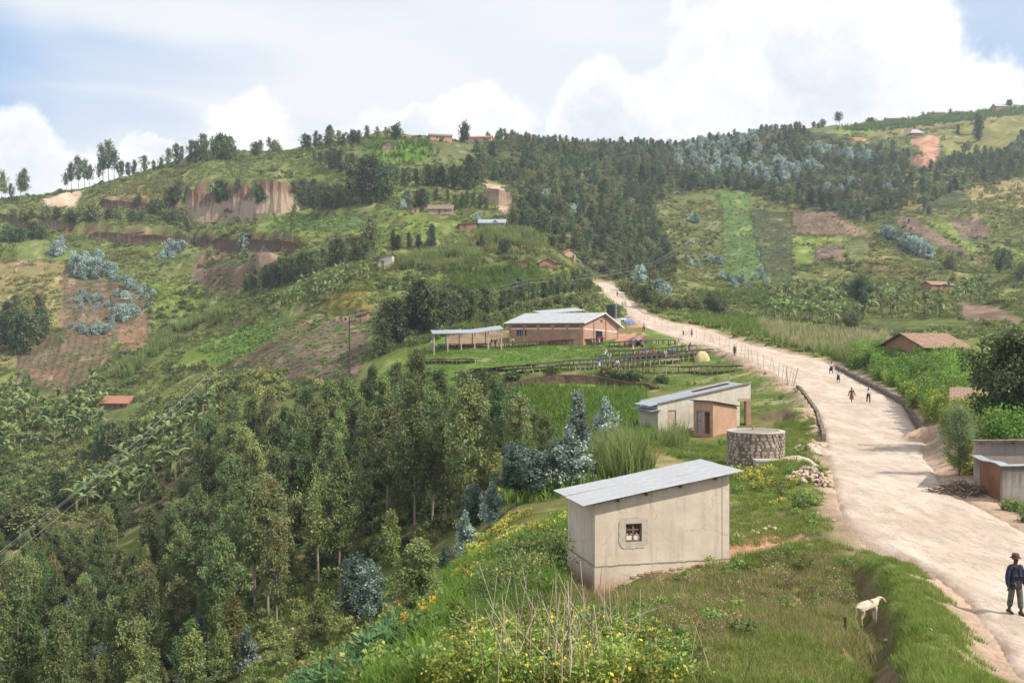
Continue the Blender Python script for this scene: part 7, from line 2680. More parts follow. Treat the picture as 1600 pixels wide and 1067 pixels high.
hill('dark green tree in the belt below the landslip', [(398, 452, 34), (408, 450, 36), (416, 452, 38, 'dark'), (424, 450, 40), (432, 448, 40), (440, 446, 42, 'dark'), (448, 444, 44), (456, 442, 40), (464, 440, 44), (472, 437, 44, 'dark'), (480, 435, 42), (488, 432, 42), (496, 428, 40), (504, 424, 40), (392, 454, 26), (384, 456, 22)], 'euc')
hill('olive bush in the belt beside the banana hedge', [(512, 420, 40), (520, 418, 44), (528, 416, 46), (536, 414, 44), (544, 412, 42), (552, 410, 42), (560, 408, 40), (568, 406, 34), (574, 396, 56), (580, 398, 50)], 'euc', wide=1.1)
hill('small dark tree in the row above the reed hedge', [(616, 390, 30), (622, 390, 24), (640, 391, 28), (652, 391, 24), (655, 391, 20), (675, 391, 38, 'dark'), (752, 394, 26), (746, 392, 16), (789, 398, 22, 'round')], 'dark', wide=0.85)
hill('pale green tree beside the houses on the middle hill', [(652, 326, 30), (658, 328, 34), (666, 326, 28), (680, 316, 22), (700, 316, 20), (712, 330, 26), (722, 328, 28), (730, 326, 30), (740, 326, 28), (750, 326, 24), (760, 328, 22)], 'euc')
hill('dark tree in the wood behind the open canopy', [(642, 520, 62), (650, 522, 74), (658, 522, 86), (664, 522, 84, 'dark'), (672, 522, 80), (680, 521, 76), (688, 518, 66), (696, 516, 60, 'dark'), (704, 514, 62), (712, 512, 56), (720, 510, 62, 'dark'), (728, 508, 60), (736, 506, 54), (604, 540, 70), (612, 542, 78), (620, 540, 72, 'dark'), (628, 534, 70), (636, 528, 62), (596, 556, 56), (588, 560, 40)], 'euc')
hill('olive tree on the scrubby rise behind the warehouse', [(748, 500, 44), (756, 498, 50), (764, 496, 46), (772, 492, 42), (784, 490, 36), (796, 484, 34), (806, 480, 44), (816, 476, 46), (835, 474, 34), (850, 470, 30), (862, 468, 34), (872, 466, 36), (884, 464, 40), (894, 462, 44), (904, 460, 42), (914, 458, 40), (922, 456, 34)], 'euc')
hill('low scrub bush on the rise behind the warehouse roof', [(760, 512, 20), (775, 508, 22), (790, 505, 22), (800, 498, 20), (812, 494, 22), (826, 490, 20), (840, 484, 18), (856, 482, 18), (872, 482, 20), (890, 482, 20), (905, 484, 18), (918, 482, 20), (930, 478, 20)], 'bush', 'bush', 'bush')
hill('green shrub on the bank right of the top of the road', [(985, 462, 22), (994, 466, 26), (1002, 470, 24), (1012, 474, 26), (1022, 478, 24), (1034, 482, 22), (1046, 486, 22), (1060, 488, 20), (975, 456, 20), (1075, 486, 20), (1090, 486, 18)], 'bush', 'bush', 'bush')
hill('tree in the clump on the left valley side', [(4, 545, 60), (14, 552, 66), (24, 556, 62), (34, 556, 70), (44, 552, 72), (54, 544, 60), (62, 536, 56), (70, 528, 50), (40, 510, 50), (26, 505, 46), (60, 498, 40), (10, 510, 40)], 'euc')
hill('round olive tree in front of the old tiled cottage', [(160, 720, 60), (172, 722, 66), (182, 720, 58)], 'euc', wide=1.2)
hill('large rounded tree crown at the left edge of the wood', [(10, 850, 70), (28, 855, 75), (48, 858, 72), (66, 858, 64), (84, 852, 60), (-10, 850, 70), (92, 800, 66)], 'euc', wide=1.2)
hill('small lone tree on the far right skyline', [(1243, 200, 10), (1249, 199, 10), (1272, 198, 9), (1285, 199, 12), (1279, 201, 8), (1307, 196, 22, 'rag'), (1312, 195, 22, 'rag'), (1337, 194, 7), (1358, 193, 12, 'round'), (1362, 193, 12, 'round'), (1442, 184, 12, 'rag'), (1484, 183, 14, 'rag'), (1458, 180, 12, 'rag'), (1412, 190, 6)], 'bush')
hill('round dark tree beside the red house on the skyline', [(1577, 172, 14, 'round')], 'round')
hill('column shaped dark tree on the terraced slope at far right', [(1528, 222, 40), (1530, 210, 34), (1497, 212, 14)], 'dark', wide=0.9)
hill('lone dark tree on the right slope above the mud house', [(1562, 426, 34, 'round'), (1574, 424, 30, 'round'), (1490, 420, 30, 'euc'), (1484, 422, 22, 'bush'), (1597, 440, 26, 'bush'), (1500, 404, 10)], 'round')
hill('small tree where the field meets the wood on the right hill', [(1318, 340, 24), (1326, 344, 18), (1356, 348, 22), (1344, 338, 20), (1446, 330, 24), (1452, 336, 16), (1420, 352, 10)], 'euc')

# silvery young eucalyptus
SIL = [(112, 425, 26), (120, 428, 30), (128, 430, 32), (136, 432, 34), (144, 430, 36), (152, 432, 32), (160, 432, 30), (168, 430, 28), (176, 430, 26), (118, 415, 22), (134, 412, 26), (150, 410, 24), (90, 400, 30), (93, 390, 20), (268, 390, 26), (274, 394, 30), (262, 400, 22), (280, 394, 22), (378, 392, 28), (184, 440, 16), (205, 452, 22), (210, 455, 20), (188, 462, 16), (196, 470, 18), (220, 460, 14)]
hill('silvery blue bush on the red slope of the left hill', SIL, 'silver', 'silver_bush', 'bush', more=3)
SIL2 = [(118, 470, 12), (125, 468, 14), (132, 472, 14), (140, 474, 12), (150, 470, 12), (158, 475, 14), (128, 482, 10), (145, 486, 12), (168, 482, 12), (176, 478, 14), (186, 498, 28), (192, 500, 30), (200, 498, 30), (206, 495, 24), (178, 500, 22), (122, 518, 16), (130, 520, 14), (140, 520, 16), (148, 522, 18), (156, 522, 20), (164, 520, 18), (172, 516, 16), (112, 512, 12), (238, 462, 16), (222, 470, 14), (230, 480, 10), (210, 485, 12)]
hill('small silvery shrub on the brown plot of the left hill', SIL2, 'silver', 'silver_bush', 'bush', more=3)
hill('silvery bush in the diagonal hedge across the right hill', [(1380, 368, 14), (1386, 370, 16), (1392, 373, 16), (1398, 377, 18), (1404, 380, 18), (1410, 383, 20), (1416, 387, 22), (1422, 391, 22), (1428, 394, 24), (1434, 397, 24), (1440, 401, 24), (1446, 404, 24), (1452, 405, 20)], 'silver', 'silver_bush', 'bush')
hill('silvery bush scattered on the rough green field right of the dark wood', [(1082, 348, 12), (1088, 350, 14), (1062, 356, 10), (1082, 382, 10), (1112, 412, 14), (1120, 414, 14), (1126, 412, 12), (1092, 418, 10), (1080, 416, 12), (1128, 438, 12), (1140, 440, 14), (1150, 442, 12), (1160, 440, 12), (1180, 438, 12), (1192, 436, 12), (1190, 424, 10), (1184, 400, 8), (1072, 408, 10), (1148, 450, 14), (1170, 450, 12), (1200, 448, 12)], 'silver', 'silver_bush', 'bush')
hill('silvery bush by the huts on the middle hill', [(636, 316, 18), (630, 328, 14), (744, 346, 14), (1030, 462, 26), (1040, 468, 24)], 'silver', 'silver_bush', 'bush')

# the big dark wood on the right-hand hill: the nearest trees singly, the mass behind as one
FPOLY = [(742, 236), (760, 222), (800, 216), (900, 218), (1050, 226), (1062, 212), (1150, 207), (1240, 205), (1300, 220), (1330, 226), (1400, 240), (1432, 268), (1470, 270), (1500, 240), (1560, 215), (1620, 200), (1620, 270), (1560, 290), (1500, 300), (1440, 320), (1400, 330), (1330, 342), (1250, 330), (1150, 300), (1120, 296), (1010, 318), (1030, 370), (1060, 420), (1020, 460), (985, 448), (940, 430), (900, 405), (860, 385), (830, 372), (800, 355), (800, 330), (770, 300), (745, 290)]


def far_wood():
    pts = strew(FPOLY, n=8000, spacing=lambda Y: 4.6, seed=3, hide=12)
    print('far wood', len(pts))
    r = random.Random(5)
    order = np.argsort(pts[:, 1])
    pts = pts[order]
    sil = fbm(pts[:, 0] / 45, pts[:, 1] / 45, 61, 3)
    u = CU + F * pts[:, 0] / pts[:, 1]; v = CV - pts[:, 2] / pts[:, 1] * F
    bluezone = in_poly(u, v, [(1040, 225), (1180, 215), (1240, 260), (1260, 310), (1180, 330), (1120, 300), (1060, 290)]) & (sil > -0.12)
    rest = {}
    cnt = 0
    gap2 = fbm(pts[:, 0] / 38, pts[:, 1] / 38, 64, 3)
    gap = fbm(pts[:, 0] / 30, pts[:, 1] / 30, 62, 3)
    for i, (x, y, z) in enumerate(pts):
        if gap[i] < -0.19: continue
        b = bluezone[i] or sil[i] > 0.36
        pn = gap2[i]
        kind = 'silver' if b and r.random() < 0.75 else r.choice(['euc', 'dark', 'euc', 'dark'] if pn > 0.12 else ['euc', 'rag', 'euc', 'bush'] if pn > -0.1 else ['bush', 'bush', 'rag', 'euc'])
        h = {'silver': r.uniform(3.5, 6.5), 'euc': r.uniform(5, 9.5), 'dark': r.uniform(5, 9), 'bush': r.uniform(3, 5), 'rag': r.uniform(6, 10)}[kind]
        if v[i] < 238: h *= 0.75
        rest.setdefault(kind, []).append((x, y, z - 0.2, h))
    for kind, lst in rest.items():
        lst = np.array(lst)
        nv = len(FAR[kind])
        for k in range(nv):
            me, h0 = FAR[kind][k]
            sub = lst[k::nv]
            if kind not in P: P[kind + str(k)] = me
            # sizes follow each tree's own height
            o = stuff('woodland', kind + str(k), sub[:, :3], 0.75, 1.1, 0.04, seed=k + 40)
            if o is not None:
                sz = (sub[:, 3] / h0)[:, None] * np.array([1.05, 1.05, 1.0])
                o.data.attributes['size'].data.foreach_set('vector', sz.astype(np.float32).ravel())
                o['label'] = 'dense wood covering the right hill'


far_wood()


# ------------------------------------------------------------------ bananas
def bananas():
    def grove(poly, n, sp, s, det, label, seed):
        pts = strew(poly, n=n, spacing=sp, seed=seed)
        for x, y, z in pts:
            k = random.uniform(0.75, 1.2) * s
            place_banana(x, y, z, k, det, label, label.replace('banana plant', 'banana plants'))
        return len(pts)
    c = []
    c.append(grove([(0, 625), (40, 615), (70, 650), (150, 600), (170, 620), (150, 640), (160, 680), (110, 700), (60, 715), (0, 720)], 420, 2.7, 1.35, False, 'banana plant in the grove below the red brown field on the left', 11))
    c.append(grove([(225, 690), (300, 648), (330, 636), (345, 650), (300, 690), (270, 760), (200, 800), (110, 815), (105, 790), (180, 745)], 190, 2.6, 1.3, True, 'banana plant in the clump on the slope under the power cables', 12))
    c.append(grove([(440, 480), (470, 455), (530, 425), (580, 425), (600, 432), (560, 455), (500, 478), (445, 490)], 220, 3.0, 1.15, False, 'banana plant in the strip left of the pale arched house', 13))
    c.append(grove([(1200, 470), (1240, 458), (1340, 462), (1420, 465), (1485, 490), (1470, 505), (1400, 500), (1330, 512), (1240, 512), (1205, 500)], 330, 4.0, 1.45, False, 'banana plant in the rows beyond the roadside maize', 14))
    c.append(grove([(1478, 462), (1530, 445), (1560, 470), (1570, 490), (1545, 492), (1490, 480)], 130, 3.6, 1.25, False, 'banana plant on the slope right of the long mud house', 15))
    c.append(grove([(905, 395), (930, 405), (925, 418), (890, 415)], 26, 2.6, 0.9, False, 'banana plant beside the grey gabled house', 16))
    c.append(grove([(445, 530), (500, 500), (540, 495), (470, 560)], 14, 6, 0.65, False, 'young banana plant dotted on the ploughed brown slope', 17))
    print('bananas', c)
    for u, v, s in ((1535, 575, 1.15), (1556, 600, 1.0), (1548, 582, 0.9)):
        x, y, z = pix(u, v)
        place_banana(x, y, z, s, True, 'banana plant with ragged leaves at the right end of the farm house', 'banana plants at the right end of the farm house')


bananas()

# ------------------------------------------------------------------ grass, crops and undergrowth
LEFT = [(-80, 300), (280, 240), (600, 215), (760, 220), (830, 372), (940, 436), (930, 480), (760, 510), (640, 545), (430, 600), (330, 650), (60, 800), (-80, 840)]
RIGHT = [(930, 440), (1010, 318), (1130, 292), (1330, 340), (1620, 300), (1620, 520), (1380, 540), (1250, 515), (1000, 488)]
TOPR = [(1290, 205), (1620, 165), (1620, 300), (1440, 300)]
MEADOW = [(860, 905), (960, 930), (1140, 880), (1262, 842), (1320, 855), (1340, 900), (1380, 1010), (1360, 1075), (1000, 1075), (760, 1075), (800, 960)]
VERGE = [(1322, 856), (1350, 850), (1440, 884), (1514, 940), (1562, 1000), (1594, 1075), (1372, 1075), (1386, 1010), (1350, 920)]
BANKL = [(520, 1080), (560, 1030), (650, 950), (700, 895), (800, 850), (890, 800), (900, 910), (830, 960), (700, 985), (690, 1080)]
YMEAD = [(690, 890), (800, 810), (888, 796), (895, 880), (820, 900), (760, 930)]
TANKA = [(960, 690), (1140, 690), (1290, 640), (1300, 720), (1330, 800), (1290, 835), (1140, 860), (1140, 740)]
LUSHP = [(560, 640), (720, 612), (840, 606), (1000, 612), (1020, 660), (1000, 700), (930, 760), (830, 790), (640, 760), (540, 720)]
TERR = [(640, 545), (800, 540), (980, 540), (1110, 535), (1240, 600), (1290, 660), (1180, 655), (1010, 606), (840, 590), (720, 604), (640, 570)]
SLOPEW = [(660, 540), (800, 540), (980, 540), (960, 552), (900, 562), (740, 574), (650, 566)]
VALLEY = WOOD

# near ground
stuff('grass', 'grass_mixed', strew(MEADOW, dens=30, seed=101), 0.6, 1.2, seed=1)
stuff('grass', 'grass_dry', strew(MEADOW, dens=16, seed=102, noise=(2.2, -0.02)), 0.6, 1.25, seed=2)
stuff('grass', 'grass_green', strew(MEADOW, dens=26, seed=103, noise=(1.7, 0.02)), 0.7, 1.3, seed=3)
stuff('weeds', 'herb', strew(MEADOW, dens=0.9, seed=104, noise=(2.5, 0.05)), 0.45, 0.95, seed=4)
stuff('weeds', 'herb_dry', strew([(980, 930), (1140, 885), (1250, 850), (1320, 880), (1330, 960), (1200, 1000), (1050, 1010)], dens=2.0, seed=105, noise=(1.6, -0.1)), 0.3, 0.8, seed=5)
stuff('grass', 'grass_green', strew(VERGE, dens=60, seed=106), 0.45, 0.95, seed=6)
stuff('grass', 'grass_mixed', strew(VERGE, dens=18, seed=107, noise=(1.5, 0.0)), 0.5, 1.0, seed=7)
stuff('grass', 'grass_lush', strew([(1130, 870), (1290, 850), (1320, 862), (1335, 890), (1260, 880), (1150, 905)], dens=10, seed=108, noise=(1.4, 0.0)), 0.4, 0.8, seed=8)
stuff('grass', 'grass_lush', strew(BANKL, dens=9, seed=109), 0.6, 1.15, seed=9)
stuff('grass', 'grass_green', strew(BANKL, dens=14, seed=110), 0.9, 1.6, seed=10)
stuff('weeds', 'herb', strew([(520, 1080), (600, 1000), (700, 930), (720, 1000), (700, 1080)], dens=3.2, seed=111, noise=(2.0, -0.05)), 0.7, 1.35, seed=11)
stuff('ferns', 'fern', strew([(450, 1080), (520, 1040), (640, 960), (640, 1010), (560, 1080)], dens=3.5, seed=112, noise=(3, -0.1)), 0.7, 1.3, seed=12)
stuff('flowering_weeds', 'herb_yellow', strew(YMEAD, dens=1.2, seed=113, noise=(2.2, -0.12)), 0.6, 1.2, seed=13)
stuff('flowering_weeds', 'herb_yellow', strew([(1138, 738), (1210, 728), (1250, 745), (1220, 790), (1145, 800)], dens=1.3, seed=114, noise=(2.0, -0.05)), 0.5, 1.0, seed=14)
stuff('bean_plants', 'bean', strew([(685, 1085), (705, 1025), (790, 985), (930, 985), (1030, 1005), (1055, 1085)], dens=11, y0=11, y1=25, seed=115), 0.38, 0.72, seed=15)
stuff('bean_plants', 'herb', strew([(640, 1080), (700, 960), (900, 950), (1080, 1000), (1100, 1080)], dens=2.2, y0=11, y1=26, seed=116), 0.4, 0.85, seed=16)
stuff('grass', 'grass_green', strew(TANKA, dens=16, seed=117), 0.6, 1.15, seed=17)
stuff('grass', 'grass_mixed', strew(TANKA, dens=10, seed=118, noise=(2.5, -0.1)), 0.7, 1.3, seed=18)
stuff('grass', 'grass_lush', strew(TANKA, dens=2.5, seed=119, noise=(3, 0.08)), 0.5, 0.9, seed=19)
stuff('weeds', 'herb', strew(TANKA, dens=0.35, seed=120, noise=(3, 0.05)), 0.5, 1.1, seed=20)
stuff('weeds', 'herb', strew([(1545, 795), (1620, 800), (1620, 845), (1570, 830)], dens=5, seed=121), 0.6, 1.2, seed=21)
stuff('grass', 'grass_green', strew([(1540, 790), (1620, 800), (1620, 850), (1570, 835)], dens=25, seed=122), 0.6, 1.2, seed=22)
stuff('weeds', 'herb_yellow', strew([(1465, 700), (1500, 690), (1530, 720), (1525, 745), (1480, 745)], dens=2, seed=123), 0.8, 1.5, seed=23)
# reeds behind the shed and rank grass by the white building
stuff('elephant_grass', 'reed_green', strew([(925, 752), (935, 715), (985, 712), (1005, 730), (985, 752)], dens=1.6, seed=124), 0.9, 1.35, 0.1, seed=24)
stuff('elephant_grass', 'reed_green', strew([(1020, 690), (1060, 680), (1075, 690), (1040, 704)], dens=0.9, seed=125), 0.5, 0.85, 0.1, seed=25)
stuff('grass', 'grass_far', strew(LUSHP, dens=3.2, seed=126), 1.0, 1.9, seed=26)
stuff('elephant_grass', 'reed_green', strew(LUSHP, dens=0.10, seed=127, noise=(7, 0.1)), 0.5, 0.9, seed=27)
stuff('grass', 'grass_far', strew(TERR, dens=2.2, seed=128), 0.16, 0.36, seed=28)
stuff('grass', 'grass_far', strew(SLOPEW, dens=1.8, seed=129), 0.25, 0.55, seed=29)
stuff('weeds', 'herb', strew(TERR, dens=0.05, seed=130, noise=(5, 0.1)), 0.6, 1.2, seed=30)
stuff('grass', 'grass_far', strew([(735, 606), (830, 590), (1000, 598), (1050, 600), (1000, 592), (880, 580), (740, 596)], dens=3.0, seed=131), 0.7, 1.3, seed=31)
# under the wood
stuff('undergrowth', 'scrub', strew(VALLEY, dens=0.24, uY=True, seed=132, hide=30), 0.5, 1.15, seed=32)
stuff('undergrowth', 'scrub_lt', strew(VALLEY, dens=0.12, uY=True, seed=133, hide=30, noise=(8, 0.0)), 0.5, 1.0, seed=33)
stuff('grass', 'grass_far', strew(VALLEY, dens=0.9, uY=True, seed=134, hide=20), 0.6, 1.3, seed=34)
stuff('flowers', 'orange', strew([(600, 950), (680, 930), (690, 990), (600, 1010)], dens=0.5, seed=135), 0.6, 1.2, seed=35)
stuff('flowers', 'orange', strew([(420, 880), (740, 780), (700, 860), (480, 960)], dens=0.05, seed=136), 0.6, 1.2, seed=36)
# roadside crops on the right
BEANP = [(1318, 575), (1340, 556), (1400, 556), (1450, 566), (1540, 575), (1575, 640), (1500, 652), (1440, 645), (1400, 612), (1360, 592)]
stuff('bean_vines', 'bean_tall', strew(BEANP, dens=1.3, y0=75, y1=150, seed=137), 0.4, 0.95, 0.08, seed=37)
stuff('bean_vines', 'bean_tally', strew([(1405, 618), (1500, 640), (1560, 655), (1560, 700), (1500, 700), (1450, 668)], dens=1.4, y0=60, y1=120, seed=138), 0.7, 1.1, 0.08, seed=38)
stuff('bean_vines', 'bean_tall', strew([(1530, 690), (1600, 650), (1640, 660), (1640, 700), (1560, 700)], dens=1.2, y0=52, y1=90, seed=139), 0.8, 1.2, 0.08, seed=39)
stuff('grass', 'grass_green', strew([(1300, 575), (1340, 570), (1460, 650), (1480, 690), (1450, 670)], dens=12, seed=140), 0.9, 1.7, seed=40)
stuff('weeds', 'herb', strew([(1300, 572), (1345, 562), (1460, 640), (1480, 690), (1440, 660)], dens=0.9, seed=141), 0.8, 1.5, seed=41)
MZ = [(1060, 497), (1120, 496), (1200, 505), (1280, 522), (1380, 535), (1400, 552), (1330, 560), (1290, 560), (1180, 532), (1090, 510)]
stuff('maize_plants', 'maize_dry', strew([(1180, 505), (1280, 520), (1380, 532), (1395, 545), (1330, 556), (1290, 558), (1230, 545), (1190, 528)], dens=0.9, y0=140, y1=280, seed=142, hide=3), 0.8, 1.25, 0.06, seed=42)
stuff('maize_plants', 'maize', strew(MZ, dens=1.0, y0=140, y1=290, seed=143, hide=3), 0.7, 1.15, 0.06, seed=43)
stuff('elephant_grass', 'reed_green', strew([(1295, 565), (1330, 550), (1385, 548), (1400, 558), (1340, 572)], dens=0.5, y0=115, y1=160, seed=144, hide=2), 0.7, 1.0, seed=44)
stuff('weeds', 'scrub_lt', strew([(1000, 492), (1060, 500), (1200, 535), (1290, 562), (1285, 568), (1160, 535), (1040, 504)], dens=0.25, seed=145, road=False), 0.5, 0.9, seed=45)
stuff('maize_plants', 'maize_far', strew([(1090, 458), (1200, 458), (1200, 480), (1090, 480)], dens=0.5, seed=146), 0.9, 1.3, seed=46)
# scrub behind the warehouse
SCR = [(690, 520), (760, 505), (830, 470), (930, 450), (965, 475), (985, 495), (950, 500), (900, 490), (800, 505)]
stuff('maize_plants', 'maize', strew([(690, 530), (740, 500), (800, 495), (830, 505), (790, 520), (720, 522)], dens=0.9, seed=147), 0.8, 1.3, seed=47)
stuff('undergrowth', 'scrub_lt', strew(SCR, dens=0.25, seed=148), 0.6, 1.3, seed=48)
stuff('grass', 'grass_far', strew(SCR, dens=0.8, seed=149), 0.8, 1.7, seed=49)
# left hill
stuff('grass', 'grass_hill', strew(LEFT, n=26000, seed=150, noise=(14, -0.2), bias=1.0), 0.8, 1.9, seed=50)
stuff('undergrowth', 'scrub', strew(LEFT, n=1700, seed=151, noise=(18, 0.10), bias=0.6), 0.5, 1.35, seed=51)
stuff('undergrowth', 'scrub_lt', strew(LEFT, n=2600, seed=152, noise=(16, -0.02), bias=0.6), 0.4, 1.2, seed=52)
stuff('elephant_grass', 'reed_far', strew([(602, 420), (640, 405), (748, 396), (748, 418), (680, 424)], dens=0.5, seed=153), 1.0, 1.5, seed=53)
stuff('elephant_grass', 'reed_fardry', strew([(602, 424), (640, 412), (748, 404), (748, 424), (680, 427)], dens=0.5, seed=154), 1.0, 1.4, seed=54)
stuff('elephant_grass', 'reed_fardry', strew([(680, 392), (760, 376), (850, 380), (855, 396), (760, 398)], dens=0.35, seed=155), 1.0, 1.5, seed=55)
stuff('elephant_grass', 'reed_far', strew([(735, 378), (760, 362), (830, 366), (860, 392), (780, 386)], dens=0.4, seed=156), 1.0, 1.5, seed=56)
stuff('elephant_grass', 'reed_far', strew([(165, 590), (215, 560), (260, 520), (345, 490), (350, 508), (290, 520), (240, 560), (190, 600)], dens=0.35, seed=157), 1.0, 1.5, seed=57)
stuff('elephant_grass', 'reed_fardry', strew([(140, 312), (200, 290), (290, 262), (285, 300), (200, 318)], dens=0.09, seed=158), 0.9, 1.5, seed=58)
stuff('elephant_grass', 'reed_fardry', strew([(110, 402), (250, 396), (256, 408), (115, 412)], dens=0.12, seed=159), 0.8, 1.3, seed=59)
stuff('maize_plants', 'maize_far', strew([(560, 228), (665, 222), (690, 250), (600, 258)], tilled=2, dens=0.16, seed=160), 1.2, 1.9, seed=60)
stuff('maize_plants', 'maize_far', strew([(690, 426), (840, 420), (840, 462), (720, 460)], tilled=2, dens=0.5, seed=161), 1.1, 1.6, seed=61)
stuff('crop_plants', 'crop', strew([(400, 335), (640, 335), (700, 370), (420, 370)], tilled=2, dens=0.14, seed=162), 0.7, 1.2, seed=62)
stuff('crop_plants', 'crop', strew([(290, 545), (440, 495), (440, 520), (350, 575)], tilled=2, dens=0.25, seed=163), 0.6, 1.1, seed=63)
stuff('undergrowth', 'scrub', strew([(20, 740), (150, 700), (230, 660), (340, 600), (420, 590), (300, 650), (200, 720), (120, 800), (0, 850), (0, 720)], tilled=1, dens=0.2, seed=164), 0.8, 1.7, seed=64)
stuff('undergrowth', 'scrub_lt', strew([(20, 740), (150, 690), (230, 640), (340, 580), (560, 600), (300, 660), (120, 800)], dens=0.12, seed=165), 0.7, 1.5, seed=65)
stuff('undergrowth', 'scrub', strew([(300, 408), (330, 395), (400, 400), (400, 450), (330, 460)], tilled=2, dens=0.16, seed=166), 0.4, 1.0, seed=66)
stuff('undergrowth', 'scrub', strew([(100, 815), (345, 640), (360, 700), (290, 790), (140, 850)], dens=0.22, seed=167), 0.6, 1.2, seed=67)
stuff('weeds', 'scrub_lt', strew([(100, 815), (345, 640), (360, 700), (290, 790), (140, 850)], dens=0.25, seed=168), 0.3, 0.7, seed=68)
stuff('crop_plants', 'crop', strew([(1124, 298), (1170, 300), (1196, 442), (1130, 446)], tilled=2, n=350, seed=178), 0.4, 0.8, seed=78)
stuff('undergrowth', 'scrub_lt', strew([(380, 1080), (420, 870), (640, 930), (620, 1000), (540, 1080)], dens=0.55, seed=180), 0.3, 0.8, seed=80)
stuff('grass', 'grass_far', strew([(380, 1080), (420, 870), (640, 930), (620, 1000), (540, 1080)], dens=2.2, seed=181, noise=(4, -0.15)), 0.5, 1.1, seed=81)
for i_, (pl_, n_) in enumerate(((((412, 580), (512, 496), (577, 490), (562, 588), (440, 594)), 420), (((24, 600), (90, 440), (222, 446), (232, 540), (120, 618)), 900), (((300, 400), (398, 400), (398, 448), (330, 458)), 260), (((1236, 330), (1292, 330), (1345, 366), (1318, 409), (1271, 412)), 260), (((1395, 340), (1545, 342), (1545, 372), (1500, 408)), 260), (((322, 570), (440, 502), (506, 492), (410, 582)), 380))):
    stuff('weeds', 'crop', strew(list(pl_), n=n_, tilled=2, seed=182 + i_), 0.25, 0.6, seed=82 + i_)
stuff('undergrowth', 'scrub_lt', strew([(122, 357), (300, 366), (480, 378), (480, 384), (300, 373), (122, 361)], n=160, seed=190, tilled=2), 0.4, 1.0, seed=90)
stuff('undergrowth', 'scrub', strew([(735, 602), (830, 588), (900, 583), (985, 592), (1040, 598), (985, 597), (880, 587), (830, 592), (738, 607)], n=170, seed=191, tilled=2), 0.35, 0.8, seed=91)
# right hill
stuff('grass', 'grass_hill', strew(RIGHT, n=14000, seed=170, noise=(15, -0.2), bias=1.0), 0.8, 1.9, seed=70)
stuff('undergrowth', 'scrub_lt', strew(RIGHT, n=2600, seed=171, noise=(16, 0.03), bias=0.5), 0.4, 1.2, seed=71)
stuff('undergrowth', 'scrub', strew(RIGHT, n=900, seed=172, noise=(16, 0.08), bias=0.5), 0.4, 1.2, seed=72)
stuff('undergrowth', 'scrub', strew(FPOLY, n=5000, seed=173, hide=6, bias=0.5), 0.7, 1.6, seed=73)
stuff('crop_plants', 'crop', strew([(1172, 332), (1236, 332), (1240, 438), (1196, 440)], tilled=2, n=350, seed=174), 0.4, 0.8, seed=74)
stuff('maize_plants', 'maize_far', strew([(1290, 204), (1620, 166), (1620, 178), (1370, 207)], tilled=2, n=2200, seed=175), 1.4, 2.2, seed=75)
stuff('undergrowth', 'scrub_lt', strew(TOPR, n=900, seed=176, noise=(12, 0.02)), 0.6, 1.5, seed=76)
stuff('elephant_grass', 'reed_fardry', strew([(1500, 290), (1620, 270), (1620, 330), (1520, 325)], dens=0.02, seed=177), 1.0, 1.7, seed=77)

# single dark bushes on the meadow slope
for u, v, s, lab in ((842, 905, 1.25, 'feathery dark bush in the shade at the left of the cream shed'), (800, 925, 1.1, 'low olive bush left of the shaded bush by the shed'), (880, 868, 0.9, 'small dark bush close to the shed back corner'), (770, 948, 0.9, 'dark bush on the grass just above the bean patch'), (1150, 690, 0.7, 'small leafy shrub beside the stone cistern'), (1085, 712, 0.6, 'low shrub on the grass before the brick outhouse')):
    x, y, z = pix(u, v)
    o = bpy.data.objects.new('bush', P['darkbush']); link(o)
    o.location = (x, y, z - 0.1); o.scale = (s, s, s); o.rotation_euler = (0, 0, u)
    tag(o, lab, 'bush')

# ------------------------------------------------------------------ haze
def haze():
    m = bpy.data.materials.new('haze'); m.use_nodes = True
    t = NT(m.node_tree)
    for n in list(t.n):
        if n.type == 'BSDF_PRINCIPLED': t.n.remove(n)
    vol = t.new('ShaderNodeVolumePrincipled')
    vol.inputs['Color'].default_value = (0.72, 0.84, 1.0, 1)
    vol.inputs['Density'].default_value = HAZE
    vol.inputs['Anisotropy'].default_value = 0.2
    t.l.new(vol.outputs[0], t.n['Material Output'].inputs['Volume'])
    zlo = min(float(GZ.min()), -60) - 1
    zhi = max(float(GZ.max()), 200) + 22
    b = MB(); b.box(-1500, 2300, -40, 1450, zlo, zhi)
    o = b.build('haze', m); o['kind'] = 'stuff'
    o['label'] = 'thin pale air between the camera and the hills'


HAZE = 0.0002
haze()

# ------------------------------------------------------------------ people and the sheep
def mat_plain(name, c, rough=0.85, spec=0.15):
    return mat_mottled(name, tuple(x * 0.85 for x in c), tuple(min(1, x * 1.15) for x in c), 14, rough, spec, bmp=0.25)


M['skin'] = mat_plain('skin', (0.060, 0.034, 0.023), 0.5, 0.35)
_cm2 = {}


def cloth(c):
    if c not in _cm2: _cm2[c] = mat_plain('cloth', c)
    return _cm2[c]


